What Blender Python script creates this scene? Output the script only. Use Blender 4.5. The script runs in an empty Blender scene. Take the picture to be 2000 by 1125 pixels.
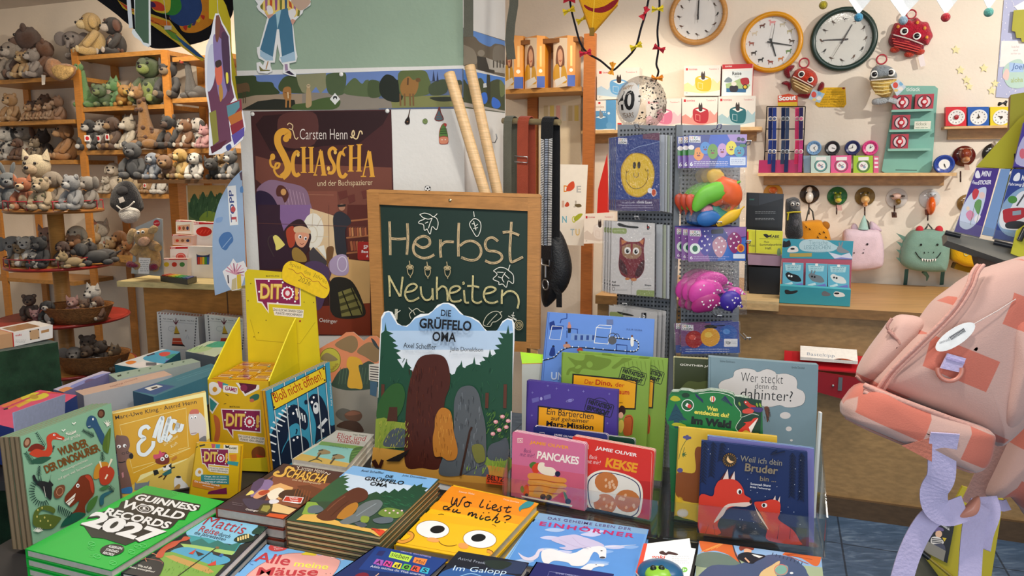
import bpy,bmesh,math,random
from mathutils import Vector as V,Matrix as MX,Euler
from mathutils.geometry import tessellate_polygon
sc=bpy.context.scene
COL=sc.collection
R=math.radians;RG=random.Random
sin,cos,PI=math.sin,math.cos,math.pi
# camera
FPX=1444.0;PITCH=R(8.5);EYE=V((0,0,1.55))
cd=bpy.data.cameras.new('camera');cam=bpy.data.objects.new('camera',cd);COL.objects.link(cam)
cd.sensor_width=36;cd.lens=FPX*36/2000;cd.clip_start=.02;cd.clip_end=60
cam.location=EYE;cam.rotation_euler=(PI/2-PITCH,0,0);sc.camera=cam
# world, exposure, lamps
w=bpy.data.worlds.new('world');sc.world=w;w.use_nodes=True
w.node_tree.nodes['Background'].inputs[0].default_value=(.95,.97,1,1)
w.node_tree.nodes['Background'].inputs[1].default_value=.35
sc.view_settings.view_transform='Standard';sc.view_settings.look='None'
sc.view_settings.gamma=1;sc.view_settings.use_curve_mapping=False
sc.view_settings.exposure=0.0
def lamp(name,typ,loc,tgt,power,col,size=.3,sy=None,ang=60,blend=.6):
 d=bpy.data.lights.new(name,typ);d.energy=power;d.color=col
 if typ=='AREA':
  d.shape='RECTANGLE';d.size=size;d.size_y=sy or size
 else:d.shadow_soft_size=size
 if typ=='SPOT':d.spot_size=R(ang);d.spot_blend=blend
 o=bpy.data.objects.new(name,d);COL.objects.link(o);o.location=loc
 o.rotation_euler=(V(tgt)-V(loc)).to_track_quat('-Z','Y').to_euler()
 return o
WARM=(1,.86,.68);NEUT=(1,.94,.86);COOL=(.82,.91,1)
lamp('ceiling_lamp','AREA',(-.3,1.3,2.84),(-.3,1.5,0),26,NEUT,1.2,.3)
lamp('ceiling_lamp','AREA',(1.5,2.2,2.84),(1.5,2.4,0),24,NEUT,1.2,.3)
lamp('ceiling_lamp','AREA',(-2.3,4.2,2.84),(-2.3,4.6,0),34,WARM,1.2,.3)
lamp('ceiling_spot','SPOT',(3.0,2.1,2.75),(1.75,4.1,1.55),125,NEUT,.025,ang=75)
lamp('ceiling_spot','SPOT',(-1.4,3.6,2.75),(-3.0,5.6,1.3),130,WARM,.04,ang=85)
lamp('ceiling_spot','SPOT',(.6,3.3,2.75),(.5,4.5,1.2),60,WARM,.04,ang=85)
lamp('ceiling_spot','SPOT',(.3,.7,2.75),(-.3,1.9,.7),60,NEUT,.06,ang=90)
lamp('shop_window_daylight','AREA',(.3,-1.6,1.7),(0,2,1.2),45,COOL,3.2,1.8)
# projection helpers: a pixel of the photograph to a point of the room
def ray(x,y):
 u=(x-1000)/FPX;v=(562.5-y)/FPX
 return V((u,cos(PITCH)+v*sin(PITCH),v*cos(PITCH)-sin(PITCH)))
def at(x,y,Y):
 d=ray(x,y);return EYE+d*(Y/d.y)
def onz(x,y,z):
 d=ray(x,y);return EYE+d*((z-EYE.z)/d.z)
def onp(x,y,o,n):
 d=ray(x,y);return EYE+d*((o-EYE).dot(n)/d.dot(n))
def proj(p):
 d=V(p)-EYE;f=d.y*cos(PITCH)-d.z*sin(PITCH);u=d.y*sin(PITCH)+d.z*cos(PITCH)
 return(1000+FPX*d.x/f,562.5-FPX*u/f)
def nrm(yaw,tilt=0):
 a,t=R(yaw),R(tilt);return V((sin(a)*cos(t),-cos(a)*cos(t),sin(t)))
WY,WS=4.758,.364
WN=V((-WS,-1,0)).normalized();WO=V((0,WY,0))
WD=V((1,-WS,0)).normalized()
def onw(x,y,off=0):
 return onp(x,y,WO+WN*off,WN)
UP=V((0,0,1))
# colours
def lin(h):
 if not isinstance(h,str):return h
 h=h.lstrip('#')
 if len(h)==3:h=''.join(c*2 for c in h)
 o=[]
 for i in(0,2,4):
  c=int(h[i:i+2],16)/255
  o.append(c/12.92 if c<=.04045 else((c+.055)/1.055)**2.4)
 return(*o,1)
# materials
MATS={}
def mat(kind,rough=.5,metal=0,bump=0,bscale=80,var=.06,vscale=14,sheen=0,coat=0,grain=0,trans=0,alpha=1,detail=3,spec=.5):
 m=bpy.data.materials.new(kind);m.use_nodes=True;nt=m.node_tree;N=nt.nodes;L=nt.links
 b=N['Principled BSDF'];b.inputs['Roughness'].default_value=rough;b.inputs['Metallic'].default_value=metal
 b.inputs['Specular IOR Level'].default_value=spec
 if sheen:b.inputs['Sheen Weight'].default_value=sheen
 if coat:b.inputs['Coat Weight'].default_value=coat;b.inputs['Coat Roughness'].default_value=.12
 if trans:b.inputs['Transmission Weight'].default_value=trans
 if alpha<1:b.inputs['Alpha'].default_value=alpha
 a=N.new('ShaderNodeAttribute');a.attribute_name='Col'
 tc=N.new('ShaderNodeTexCoord');src=tc.outputs['Object']
 if grain:
  mp=N.new('ShaderNodeMapping');mp.inputs['Scale'].default_value=(1.2,1.2,14)if grain==2 else(1,14,14)
  L.new(src,mp.inputs[0]);src=mp.outputs[0]
 nz=N.new('ShaderNodeTexNoise');nz.inputs['Scale'].default_value=vscale;nz.inputs['Detail'].default_value=detail
 L.new(src,nz.inputs['Vector'])
 mr=N.new('ShaderNodeMapRange');mr.inputs[1].default_value=.3;mr.inputs[2].default_value=.7
 mr.inputs[3].default_value=1-var;mr.inputs[4].default_value=1+var;L.new(nz.outputs[0],mr.inputs[0])
 mx=N.new('ShaderNodeVectorMath');mx.operation='SCALE'
 L.new(a.outputs['Color'],mx.inputs[0]);L.new(mr.outputs[0],mx.inputs['Scale']);L.new(mx.outputs[0],b.inputs['Base Color'])
 if bump:
  n2=N.new('ShaderNodeTexNoise');n2.inputs['Scale'].default_value=bscale;n2.inputs['Detail'].default_value=4
  L.new(tc.outputs['Object'],n2.inputs['Vector'])
  bp=N.new('ShaderNodeBump');bp.inputs['Strength'].default_value=bump;bp.inputs['Distance'].default_value=.01
  L.new(n2.outputs[0],bp.inputs['Height']);L.new(bp.outputs[0],b.inputs['Normal'])
 MATS[kind]=m;return m
mat('print',.38,var=.02,vscale=30,spec=.4)
mat('card',.6,var=.03,vscale=20)
mat('paper',.8,var=.06,vscale=90)
mat('plush',.95,bump=.9,bscale=160,var=.22,vscale=55,sheen=.35,spec=.1)
mat('fabric',.85,bump=.25,bscale=220,var=.06,vscale=25,sheen=.15,spec=.2)
mat('velvet',.9,bump=.6,bscale=45,var=.35,vscale=16,sheen=.3,spec=.1,detail=8)
mat('plastic',.3,var=.02)
mat('rubber',.42,var=.05,vscale=40)
mat('leather',.45,bump=.25,bscale=160,var=.1)
mat('wood',.45,grain=1,var=.16,vscale=5,bump=.05,bscale=90)
mat('woodv',.45,grain=2,var=.16,vscale=18,bump=.05,bscale=90)
mat('metal',.32,metal=1,var=.05)
mat('paint',.85,bump=.12,bscale=60,var=.03,vscale=5,spec=.25)
mat('wicker',.7,bump=.8,bscale=130,var=.3,vscale=60)
mat('gloss',.12,var=.02,coat=.5)
def clear(kind,tint,refl,rough=.06):
 m=bpy.data.materials.new(kind);m.use_nodes=True;N=m.node_tree.nodes;L=m.node_tree.links
 N.remove(N['Principled BSDF']);t=N.new('ShaderNodeBsdfTransparent');t.inputs[0].default_value=(*tint,1)
 g=N.new('ShaderNodeBsdfGlossy');g.inputs['Roughness'].default_value=rough
 lw=N.new('ShaderNodeLayerWeight');lw.inputs[0].default_value=.35
 mr=N.new('ShaderNodeMapRange');mr.inputs[3].default_value=refl;mr.inputs[4].default_value=.55
 nz=N.new('ShaderNodeTexNoise');nz.inputs['Scale'].default_value=25;bp=N.new('ShaderNodeBump');bp.inputs['Strength'].default_value=.5 if kind=='film' else .02;bp.inputs['Distance'].default_value=.02
 L.new(nz.outputs[0],bp.inputs['Height']);L.new(bp.outputs[0],g.inputs['Normal'])
 x=N.new('ShaderNodeMixShader');L.new(lw.outputs['Fresnel'],mr.inputs[0]);L.new(mr.outputs[0],x.inputs[0])
 L.new(t.outputs[0],x.inputs[1]);L.new(g.outputs[0],x.inputs[2]);L.new(x.outputs[0],N['Material Output'].inputs[0])
 MATS[kind]=m
clear('acrylic',(.93,.95,.95),.05);clear('film',(.97,.97,.97),.06,.1);clear('glass',(.97,.98,.98),.04,.02)
# text outlines
TXC={}
def tx(s,bold=0,sp=1.0):
 k=(s,bold,sp)
 if k in TXC:return TXC[k]
 c=bpy.data.curves.new('lettering','FONT');c.body=s;c.offset=bold;c.resolution_u=3;c.space_character=sp;c.fill_mode='FRONT'
 o=bpy.data.objects.new('lettering',c);COL.objects.link(o)
 dg=bpy.context.evaluated_depsgraph_get();dg.update()
 me=o.evaluated_get(dg).to_mesh()
 vs=[(v.co.x,v.co.y)for v in me.vertices];fs=[tuple(p.vertices)for p in me.polygons]
 o.evaluated_get(dg).to_mesh_clear();bpy.data.objects.remove(o);bpy.data.curves.remove(c)
 if vs:
  x0=min(v[0]for v in vs);x1=max(v[0]for v in vs);y1=max(v[1]for v in vs);y0=min(v[1]for v in vs)
  vs=[((x-x0)/max(1e-6,x1-x0),(y-y0)/max(1e-6,y1-y0))for x,y in vs]
 TXC[k]=(vs,fs);return TXC[k]
def TP(p):return tessellate_polygon([[V((x,y,0))for x,y in p]])
# mesh builder
class MB:
 def __init__(s):s.v=[];s.f=[];s.c=[];s.sm=[];s.M=MX.Identity(4)
 def add(s,vs,fs,col,smooth=False):
  b=len(s.v);M=s.M;s.v+=[M@V(p)for p in vs];c=lin(col)
  for f in fs:s.f.append([b+i for i in f]);s.c.append(c);s.sm.append(smooth)
  return s
 def box(s,c,d,col,M=None,taper=1):
  x,y,z=d[0]/2,d[1]/2,d[2]/2;t=taper
  vs=[V((sx*x*(t if sz>0 else 1),sy*y*(t if sz>0 else 1),sz*z))for sz in(-1,1)for sy in(-1,1)for sx in(-1,1)]
  vs=[(M@p if M else p)+V(c)for p in vs]
  return s.add(vs,[(0,2,3,1),(4,5,7,6),(0,1,5,4),(2,6,7,3),(0,4,6,2),(1,3,7,5)],col)
 def slab(s,pts,ext,col,side=None,cap=True):
  n=len(pts);a=[V(p)for p in pts];b=[p+V(ext)for p in a]
  if cap:s.add(a,[tuple(range(n))],col)
  s.add(b,[tuple(range(n))[::-1]],col)
  s.add(a+b,[(i,(i+1)%n,n+(i+1)%n,n+i)for i in range(n)],side or col)
  return s
 def ball(s,c,r,col,M=None,nu=12,nv=8):
  r=(r,r,r)if not hasattr(r,'__len__')else r
  vs=[V((0,0,-r[2]))]
  for j in range(1,nv):
   t=PI*j/nv
   for i in range(nu):
    p=2*PI*i/nu;vs.append(V((r[0]*sin(t)*cos(p),r[1]*sin(t)*sin(p),-r[2]*cos(t))))
  vs.append(V((0,0,r[2])));fs=[]
  for i in range(nu):fs.append((0,1+(i+1)%nu,1+i))
  for j in range(nv-2):
   for i in range(nu):
    a=1+j*nu;fs.append((a+i,a+(i+1)%nu,a+nu+(i+1)%nu,a+nu+i))
  a=1+(nv-2)*nu
  for i in range(nu):fs.append((a+i,a+(i+1)%nu,len(vs)-1))
  return s.add([(M@p if M else p)+V(c)for p in vs],fs,col,True)
 def tube(s,pts,r,col,n=8,closed=False,flat=None,smooth=True,ref=None):
  pts=[V(p)for p in pts];m=len(pts);rs=r if hasattr(r,'__len__')else[r]*m
  vs=[];u=None
  for i,p in enumerate(pts):
   t=((pts[(i+1)%m]if closed or i<m-1 else p)-(pts[i-1]if closed or i>0 else p)).normalized()
   if u is None or ref is not None:u=V(ref)if ref is not None else(V((0,0,1))if abs(t.z)<.9 else V((1,0,0)))
   u=(u-t*u.dot(t)).normalized();q=t.cross(u)
   if flat:
    a,b=flat[0]/2,flat[1]/2
    vs+=[p+q*a+u*b,p-q*a+u*b,p-q*a-u*b,p+q*a-u*b]
   else:vs+=[p+(u*cos(2*PI*k/n)+q*sin(2*PI*k/n))*rs[i]for k in range(n)]
  n=4 if flat else n;smooth=smooth and not flat
  fs=[(i*n+k,i*n+(k+1)%n,((i+1)%m)*n+(k+1)%n,((i+1)%m)*n+k)for i in range(m if closed else m-1)for k in range(n)]
  s.add(vs,fs,col,smooth)
  if not closed:s.add(vs[:n],[tuple(range(n))[::-1]],col);s.add(vs[-n:],[tuple(range(n))],col)
  return s
 def lathe(s,prof,col,c=(0,0,0),M=None,n=24,smooth=True):
  vs=[]
  for r,z in prof:
   for k in range(n):
    p=V((r*cos(2*PI*k/n),r*sin(2*PI*k/n),z));vs.append((M@p if M else p)+V(c))
  return s.add(vs,[(i*n+k,i*n+(k+1)%n,(i+1)*n+(k+1)%n,(i+1)*n+k)for i in range(len(prof)-1)for k in range(n)],col,smooth)
 def grid(s,P,col,closed=False,smooth=True):
  h=len(P);wd=len(P[0]);vs=[p for r in P for p in r]
  return s.add(vs,[(j*wd+i,j*wd+(i+1)%wd,(j+1)*wd+(i+1)%wd,(j+1)*wd+i)for j in range(h-1)for i in range(wd if closed else wd-1)],col,smooth)
def rot_to(z,x=None):
 return V(z).to_track_quat('Z','Y').to_matrix().to_4x4()
# objects
WL={}
def tag(o,label=None,cat=None,group=None,kind=None):
 for k,x in(('label',label),('category',cat),('group',group),('kind',kind)):
  if x:o[k]=x
 return o
def thing(name,label,cat,loc=(0,0,0),group=None):
 o=bpy.data.objects.new(name,None);COL.objects.link(o);o.empty_display_size=.05
 o.location=V(loc);WL[o.name]=V(loc);return tag(o,label,cat,group)
def put(name,mb,m,par=None,label=None,cat=None,group=None,kind=None):
 me=bpy.data.meshes.new(name)
 if par is not None:off=WL[par.name];loc=V((0,0,0))
 elif mb.v:
  lo=[min(p[i]for p in mb.v)for i in range(3)];hi=[max(p[i]for p in mb.v)for i in range(3)]
  off=V(((lo[0]+hi[0])/2,(lo[1]+hi[1])/2,lo[2]));loc=off
 me.from_pydata([p-off for p in mb.v],[],mb.f)
 at_=me.color_attributes.new('Col','FLOAT_COLOR','CORNER');buf=[]
 for p,c in zip(me.polygons,mb.c):buf+=list(c)*p.loop_total
 at_.data.foreach_set('color',buf)
 me.polygons.foreach_set('use_smooth',mb.sm);me.materials.append(MATS[m]);me.update()
 o=bpy.data.objects.new(name,me);COL.objects.link(o)
 if par is not None:o.parent=par;WL[o.name]=off
 else:o.location=loc;WL[o.name]=loc
 return tag(o,label,cat,group,kind)
def copy_tree(o,par=None):
 c=o.copy();COL.objects.link(c)
 if par is not None:c.parent=par
 for ch in[k for k in o.children]:copy_tree(ch,c)
 return c
# printed art on a plane
def clip_poly(p,q):
 ar=sum(q[i][0]*q[(i+1)%len(q)][1]-q[(i+1)%len(q)][0]*q[i][1]for i in range(len(q)))
 sg=1 if ar>0 else-1
 for i in range(len(q)):
  a,b=q[i],q[(i+1)%len(q)];out=[]
  f=lambda t:sg*((b[0]-a[0])*(t[1]-a[1])-(b[1]-a[1])*(t[0]-a[0]))
  for k in range(len(p)):
   s_,e=p[k-1],p[k];fs,fe=f(s_),f(e)
   if(fs>=0)!=(fe>=0):
    t=fs/(fs-fe);out.append((s_[0]+(e[0]-s_[0])*t,s_[1]+(e[1]-s_[1])*t))
   if fe>=0:out.append(e)
  p=out
  if len(p)<3:return[]
 return p
def spline(pts,closed=True,k=5):
 n=len(pts);out=[]
 for i in range(n if closed else n-1):
  g=lambda j:pts[j%n]if closed else pts[min(max(j,0),n-1)]
  a,b,c,d=g(i-1),g(i),g(i+1),g(i+2)
  for q in range(k):
   t=q/k
   out.append(tuple(.5*(2*b[z]+(c[z]-a[z])*t+(2*a[z]-5*b[z]+4*c[z]-d[z])*t*t+(3*b[z]-a[z]-3*c[z]+d[z])*t**3)for z in(0,1)))
 if not closed:out.append(pts[-1])
 return out
def prs(a):
 if isinstance(a,str)and a[0]=='+':
  a=[int(x)for x in a[1:].replace('-',' -').split()]
  for i in range(2,len(a)):a[i]+=a[i-2]
 if isinstance(a,str):a=[float(x)for x in a.split()]
 return[(a[i],a[i+1])for i in range(0,len(a),2)]if not hasattr(a[0],'__len__')else list(a)
class Art:
 def __init__(s,mb,o,n,clip=None,step=2.5e-5,start=2):
  s.mb=mb;s.o=V(o);s.n=V(n).normalized();s.k=start;s.step=step;s.clip=clip;s.T=(0,0,1)
 def c(s,ox,oy,k):s.T=(ox,oy,k);return s
 def X(s,pts):return[(s.T[0]+x/s.T[2],s.T[1]+y/s.T[2])for x,y in prs(pts)]
 def P(s,x,y):return onp(x,y,s.o+s.n*(s.k*s.step),s.n)
 def p(s,col,pts,sp=0):
  pts=s.X(pts)
  if sp:pts=spline(pts,True,sp if sp>1 else 5)
  if s.clip:pts=clip_poly(pts,s.clip)
  if len(pts)<3:return s
  s.k+=1;P=[s.P(*p)for p in pts]
  if len(P)>4:
   s.mb.add(P,TP(pts),col)
  else:s.mb.add(P,[tuple(range(len(P)))],col)
  return s
 def q(s,col,pts,k=5):return s.p(col,pts,k)
 def e(s,col,cx,cy,rx,ry=None,rot=0,n=20):
  ry=ry or rx;c,d=cos(R(rot)),sin(R(rot))
  return s.p(col,[(cx+rx*cos(t)*c-ry*sin(t)*d,cy+rx*cos(t)*d+ry*sin(t)*c)for t in[2*PI*i/n for i in range(n)]])
 def r(s,col,w,cx,cy,rx,ry=None,rot=0,n=24,a0=0,a1=360):
  ry=ry or rx;c,d=cos(R(rot)),sin(R(rot))
  return s.l(col,w,[(cx+rx*cos(t)*c-ry*sin(t)*d,cy+rx*cos(t)*d+ry*sin(t)*c)for t in[R(a0+(a1-a0)*i/n)for i in range(n+1)]])
 def l(s,col,w,pts,sp=0,taper=0):
  pts=s.X(pts);w/=s.T[2]
  if sp:pts=spline(pts,False,sp if sp>1 else 5)
  s.k+=1;q=[];n=len(pts)
  for i,(x,y)in enumerate(pts):
   a=pts[max(i-1,0)];b=pts[min(i+1,n-1)];dx,dy=b[0]-a[0],b[1]-a[1];l=math.hypot(dx,dy)or 1
   h=w/2*(1-taper*i/max(1,n-1));q.append((x-dy/l*h,y+dx/l*h,x+dy/l*h,y-dx/l*h))
  for i in range(n-1):
   f=[(q[i][0],q[i][1]),(q[i][2],q[i][3]),(q[i+1][2],q[i+1][3]),(q[i+1][0],q[i+1][1])]
   if s.clip:f=clip_poly(f,s.clip)
   if len(f)>2:s.mb.add([s.P(*t)for t in f],[tuple(range(len(f)))],col)
  return s
 def t(s,col,t,x0,y0,x1,y1,h,bold=0,sk=0,sp=1.0):
  vs,fs=tx(t,bold,sp);s.k+=1;(x0,y0),(x1,y1)=s.X([(x0,y0),(x1,y1)]);h/=s.T[2];sk/=s.T[2]
  dx,dy=x1-x0,y1-y0;l=math.hypot(dx,dy)or 1
  ux,uy=(dy/l*h+sk,-dx/l*h)
  px=[(x0+dx*a+ux*b,y0+dy*a+uy*b)for a,b in vs]
  if s.clip:
   for f in fs:
    g=clip_poly([px[i]for i in f],s.clip)
    if len(g)>2:s.mb.add([s.P(*p)for p in g],[tuple(range(len(g)))],col)
  else:s.mb.add([s.P(*p)for p in px],fs,col)
  return s
 def u(s,col,x0,y0,x1,y1,r=4,dy=0,dx=0):
  p=[]
  for cx,cy,a in((x1-r,y0+r,-90),(x1-r,y1-r,0),(x0+r,y1-r,90),(x0+r,y0+r,180)):
   for k in range(4):
    t=R(a+30*k);p.append((cx+r*cos(t),cy+r*sin(t)))
  return s.p(col,[(x+dx*(y-y0)/(y1-y0),y+dy*(x-x0)/(x1-x0))for x,y in p])
 def w(s,col,x0,y0,x1,y1,h,rows=1,dy=0,wd=None,seed=1):
  rg=RG(seed)
  for r in range(rows):
   y=y0+(y1-y0)*(r+.5)/rows;x=x0;xe=x1-rg.random()*(x1-x0)*.15
   while x<xe:
    l=min(xe-x,h*(1.2+2.4*rg.random()));yy=y+dy*(x-x0)/max(1,x1-x0)
    s.l(col,wd or h*.5,[(x,yy),(x+l,yy+dy*l/max(1,x1-x0))]);s.k-=1;x+=l+h*.7
  s.k+=1;return s
def cp(ox,oy,k,pts):return[(ox+x/k,oy+y/k)for x,y in prs(pts)]
def plane(px,py,Y,yaw,tilt=0):return at(px,py,Y),nrm(yaw,tilt)
def board(mb,o,n,pts,th,col,side=None):
 P=[onp(x,y,o,n)for x,y in prs(pts)];mb.slab(P,-n*th,col,side);return P
# === the room
def quad(mb,pts,col):mb.add(pts,[tuple(range(len(pts)))],col)
mat('floor',.35,var=.1,vscale=9,detail=8,bump=.08,bscale=30)
def floor_mat():
 m=MATS['floor'];N=m.node_tree.nodes;L=m.node_tree.links;b=N['Principled BSDF']
 tc=N.new('ShaderNodeTexCoord');mp=N.new('ShaderNodeMapping');mp.inputs['Scale'].default_value=(9,30,9);mp.inputs['Rotation'].default_value=(0,0,R(-20))
 nz=N.new('ShaderNodeTexNoise');nz.inputs['Scale'].default_value=1;nz.inputs['Detail'].default_value=6;nz.inputs['Distortion'].default_value=1.2
 L.new(tc.outputs['Object'],mp.inputs[0]);L.new(mp.outputs[0],nz.inputs['Vector'])
 cr=N.new('ShaderNodeValToRGB');e=cr.color_ramp.elements
 e[0].position=.35;e[0].color=lin('46617f');e[1].position=.72;e[1].color=lin('7d97b3');x=e.new(.55);x.color=lin('567192')
 L.new(nz.outputs[0],cr.inputs[0])
 bk=N.new('ShaderNodeTexBrick');m2=N.new('ShaderNodeMapping');m2.inputs['Rotation'].default_value=(0,0,R(20));m2.inputs['Location'].default_value=(.13,.2,0)
 bk.offset=0;bk.inputs['Scale'].default_value=1;bk.inputs['Mortar Size'].default_value=.004;bk.inputs['Brick Width'].default_value=.6;bk.inputs['Row Height'].default_value=.6
 bk.inputs['Color1'].default_value=(1,1,1,1);bk.inputs['Color2'].default_value=(.93,.93,.93,1);bk.inputs['Mortar'].default_value=(.35,.35,.35,1)
 L.new(tc.outputs['Object'],m2.inputs[0]);L.new(m2.outputs[0],bk.inputs['Vector'])
 mu=N.new('ShaderNodeMix');mu.data_type='RGBA';mu.blend_type='MULTIPLY';mu.inputs[0].default_value=1
 L.new(cr.outputs[0],mu.inputs[6]);L.new(bk.outputs[0],mu.inputs[7]);L.new(mu.outputs[2],b.inputs['Base Color'])
floor_mat()
XL,XR=-4.6,3.6
b=MB();quad(b,[(XL-.3,-1.8,0),(XR+.3,-1.8,0),(XR+.3,7,0),(XL-.3,7,0)],'5b7594');put('floor',b,'floor',kind='structure')
b=MB();quad(b,[(XL-.3,-1.8,2.9),(XL-.3,7,2.9),(XR+.3,7,2.9),(XR+.3,-1.8,2.9)],'d8cfc6');put('ceiling',b,'paint',kind='structure')
wp=lambda x:V((x,WY-WS*x,0))
b=MB();b.slab([wp(XL),wp(XR),wp(XR)+UP*2.9,wp(XL)+UP*2.9],-WN*.1,'efe3d2');put('wall_back',b,'paint',kind='structure')
b=MB();b.slab([V((XL,-1.8,0)),V((XL,6.5,0)),V((XL,6.5,2.9)),V((XL,-1.8,2.9))],(-.1,0,0),'e9ddcf');put('wall_left',b,'paint',kind='structure')
b=MB();b.slab([V((XR,-1.8,0)),V((XR,3.6,0)),V((XR,3.6,2.9)),V((XR,-1.8,2.9))],(.1,0,0),'efe3d2');put('wall_right',b,'paint',kind='structure')
# pillar: green top, white below
FP=[at(455,100,3.0),at(905,100,2.86),at(987,100,3.12)]
fp=[V((p.x,p.y,0))for p in FP];fp+=[fp[2]+V((-.1,.7,0)),fp[0]+V((.15,.85,0))]
fp[0]=V((at(455,0,3).x,3.0,0));zs=1.965
b=MB();n5=len(fp)
lo=[p.copy()for p in fp];hi=[p+UP*2.9 for p in fp];mid=[p+UP*zs for p in fp]
b.add(lo+mid,[(i,(i+1)%n5,n5+(i+1)%n5,n5+i)for i in range(n5)],'e9e6e0')
b.add(mid[:2]+hi[:2],[(0,1,3,2)],'9cb09a')
b.add(mid+hi,[(i,(i+1)%n5,n5+(i+1)%n5,n5+i)for i in range(1,n5)],'e4e2de')
put('pillar',b,'paint',kind='structure')
PN=(fp[1]-fp[0]).cross(UP).normalized();PO=fp[0]
PN2=(fp[2]-fp[1]).cross(UP).normalized();PO2=fp[1]
# === things on and before the pillar
def flat(name,pts,o,n,col,art=None,lift=.002,th=.0015,label=None,cat=None,group=None,m='print',sp=0,side=None):
 b=MB();pts=prs(pts)
 if sp:pts=spline(pts,True,4)
 oo=o+n*lift
 P=[onp(x,y,oo,n)for x,y in pts]
 if len(pts)>4:
  tr=TP(pts);b.add(P,tr,col);b.slab(P,-n*th,col,side,cap=False)
 else:b.slab(P,-n*th,col,side)
 if art:a=Art(b,oo,n,pts if len(pts)==4 else None);art(a)
 return put(name,b,m,None,label,cat,group)
# --- zoo panorama strips
def pano(a):
 a.c(440,120,6.667)
 a.p('6e87bd','+135 188 1865-56 0 288-1865 0')
 a.p('a59078','+135 420 465 10 400-10 0 220-790 0')
 a.p('8f8578','+1000 400 1000 30 0 210-1000 0')
 a.q('3c4a2c','+135 190 245-5 40 75 180 10 40 60 60 90-300 20-260 30')
 a.q('465434','+690 330 70-120 120-30 120 10 100 210-340 0')
 a.p('8d8b6a','+920 170 390-20 20 180-90 90-60-90-80 100-100-30-50-100')
 a.q('506040','+1310 200 90-50 160 0 10 150-40 130-180-10')
 a.q('5b6a45','+1560 340 80-100 60-20 80 70 60-50 160 20 0 190-420-20')
 a.p('2a2c24','+210 630 210-110 220-30 260 10 30 130');a.q('4c6034','+900 560 150-20 200-60 150-10 100 50-100 105-500 0')
 a.q('6b5236','+130 310 70-20 90-10 30 80-10 40-30-10-130 20')
 for x in(148,230,258):a.l('54402c',10,[(x,390),(x+6,545)])
 a.q('a8743f','+755 360 35-30 60 10 10 90-10 70-70 0-30-70')
 for x in(795,845):a.l('b07a44',22,[(x,480),(x-4,600)])
 a.l('3a2a1c',5,'770 400 800 410');a.l('3a2a1c',5,'800 440 850 430');a.l('e3c9a0',14,'815 400 820 480')
 a.q('b39870','+1055 380 15-50 30 10 20 110 5 110-35 40-40-10 0-110');a.e('c9b18c',1083,320,26,24);a.l('33281c',8,'1066 318 1100 318')
 a.p('e6e6e2','+1428 410 67 80-65 75-68-75');a.q('1d1d1d','+1405 490 5-35 40 0 5 35-10 0-5-15-20 0-2 15')
 a.c(720,110,7.143)
 a.p('6e87bd','+0 215 1300-50 10 180-1310-5');a.p('8f8578','+0 590 420 0-20 130-400 10');a.p('84854f','+300 560 990-20 0 160-960 20')
 a.q('4a5836','+0 350 120-10 60 90-20 130-160 0');a.q('22281e','+150 380 80-120 100 10 70 60 70-40 0 310-170 30-130-90')
 a.q('5e6a3c','+440 210 320-15 80 105 30 150-70 90-320 20-60-160');a.q('444e34','+840 420 110-80 130-10 20 150-100 60-140-10');a.q('3c4530','+1180 380 70-50 50 30 0 160-100 0')
 a.p('2b3350','+888 345 17-155 23 155');a.p('2b3350','+946 350 14-145 18 145')
 a.q('9b6e38','+440 430 40-100 80-50 60 50 70-10 0 120-50 100-80 20-90-20');a.l('5c4022',22,'550 300 545 400');a.e('6f4e2a',690,330,36,30)
 for x in(440,500,575,620):a.l('7c5a34',24,[(x,520),(x+5,690)])
 a.q('2f3324','+850 580 150-15 290 5 0 40-290 20')
 a.p('8e7a5e','+1230 400 70-5 0 145-50-20')
o_,n_=PO+PN*.0,PN
flat('zoo_panorama_print',[(459,148.3),(905,134),(905,212),(468,216)],PO,PN,'5d6d8c',pano,.002,.0012,'long zoo panorama photo strip pinned across the front of the pillar','photo print')
def pano2(a):
 a.c(890,0,7.03)
 a.p('5f8fd4','+86 390 149 30 449 150 0 130-598-100');a.q('6b6152','+86 480 164 20 80 80 130 60 60-30 40-10 124 40 0 140-598 120')
 a.p('35332f','+290 770 130 20 40 160 70 15 0 40-230-35');a.p('b8b2a6','+415 790 105 40 170 70-6 110-144-20-10-30-70-10')
 a.q('7d766a','+510 800 10-140 60-40 70 20 20 80-5 130-105 0')
 for x in(520,570,610,655):a.l('4e4840',18,[(x,830),(x,930)])
 a.q('8b8272','+86 640 64-10 110 70 30 170-140 10-64 20');a.e('8e8576',350,730,50,45)
flat('zoo_panorama_print',[(905.5,54),(986,79),(986,150),(905.5,128)],PO2,PN2,'6b6152',pano2,.002,.0012,'upper zoo photo with elephant on the narrow side face of the pillar','photo print')
def pano3(a):
 a.c(720,110,7.143)
 a.p('4d86d8','+1322 180 588 120 0 180-588-60');a.q('3f4a30','+1325 330 75 70 160-100 80 120 50-60 110-40 80 60 20 180-20 200-550-70')
 a.q('2d3426','+1650 260 40 0 10 360-50 0');a.p('cfd6d8','+1600 380 40-10 10 60-50 10')
 a.q('2f6fd6','+1575 520 65-10 20 90-30 60-55-20');a.q('2f6fd6','+1715 620 25-50 80 50 20 70-50 40-65-30');a.q('6d7a4c','+1830 330 75 90-5 100-60 40')
 a.p('b9b3aa','+1330 640 570 120 0 20-570-80')
flat('zoo_panorama_print',[(905.5,136),(986,152),(986,220),(905.5,210)],PO2,PN2,'4f6040',pano3,.002,.0012,'lower zoo photo with blue ponds on the narrow side face of the pillar','photo print')
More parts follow.
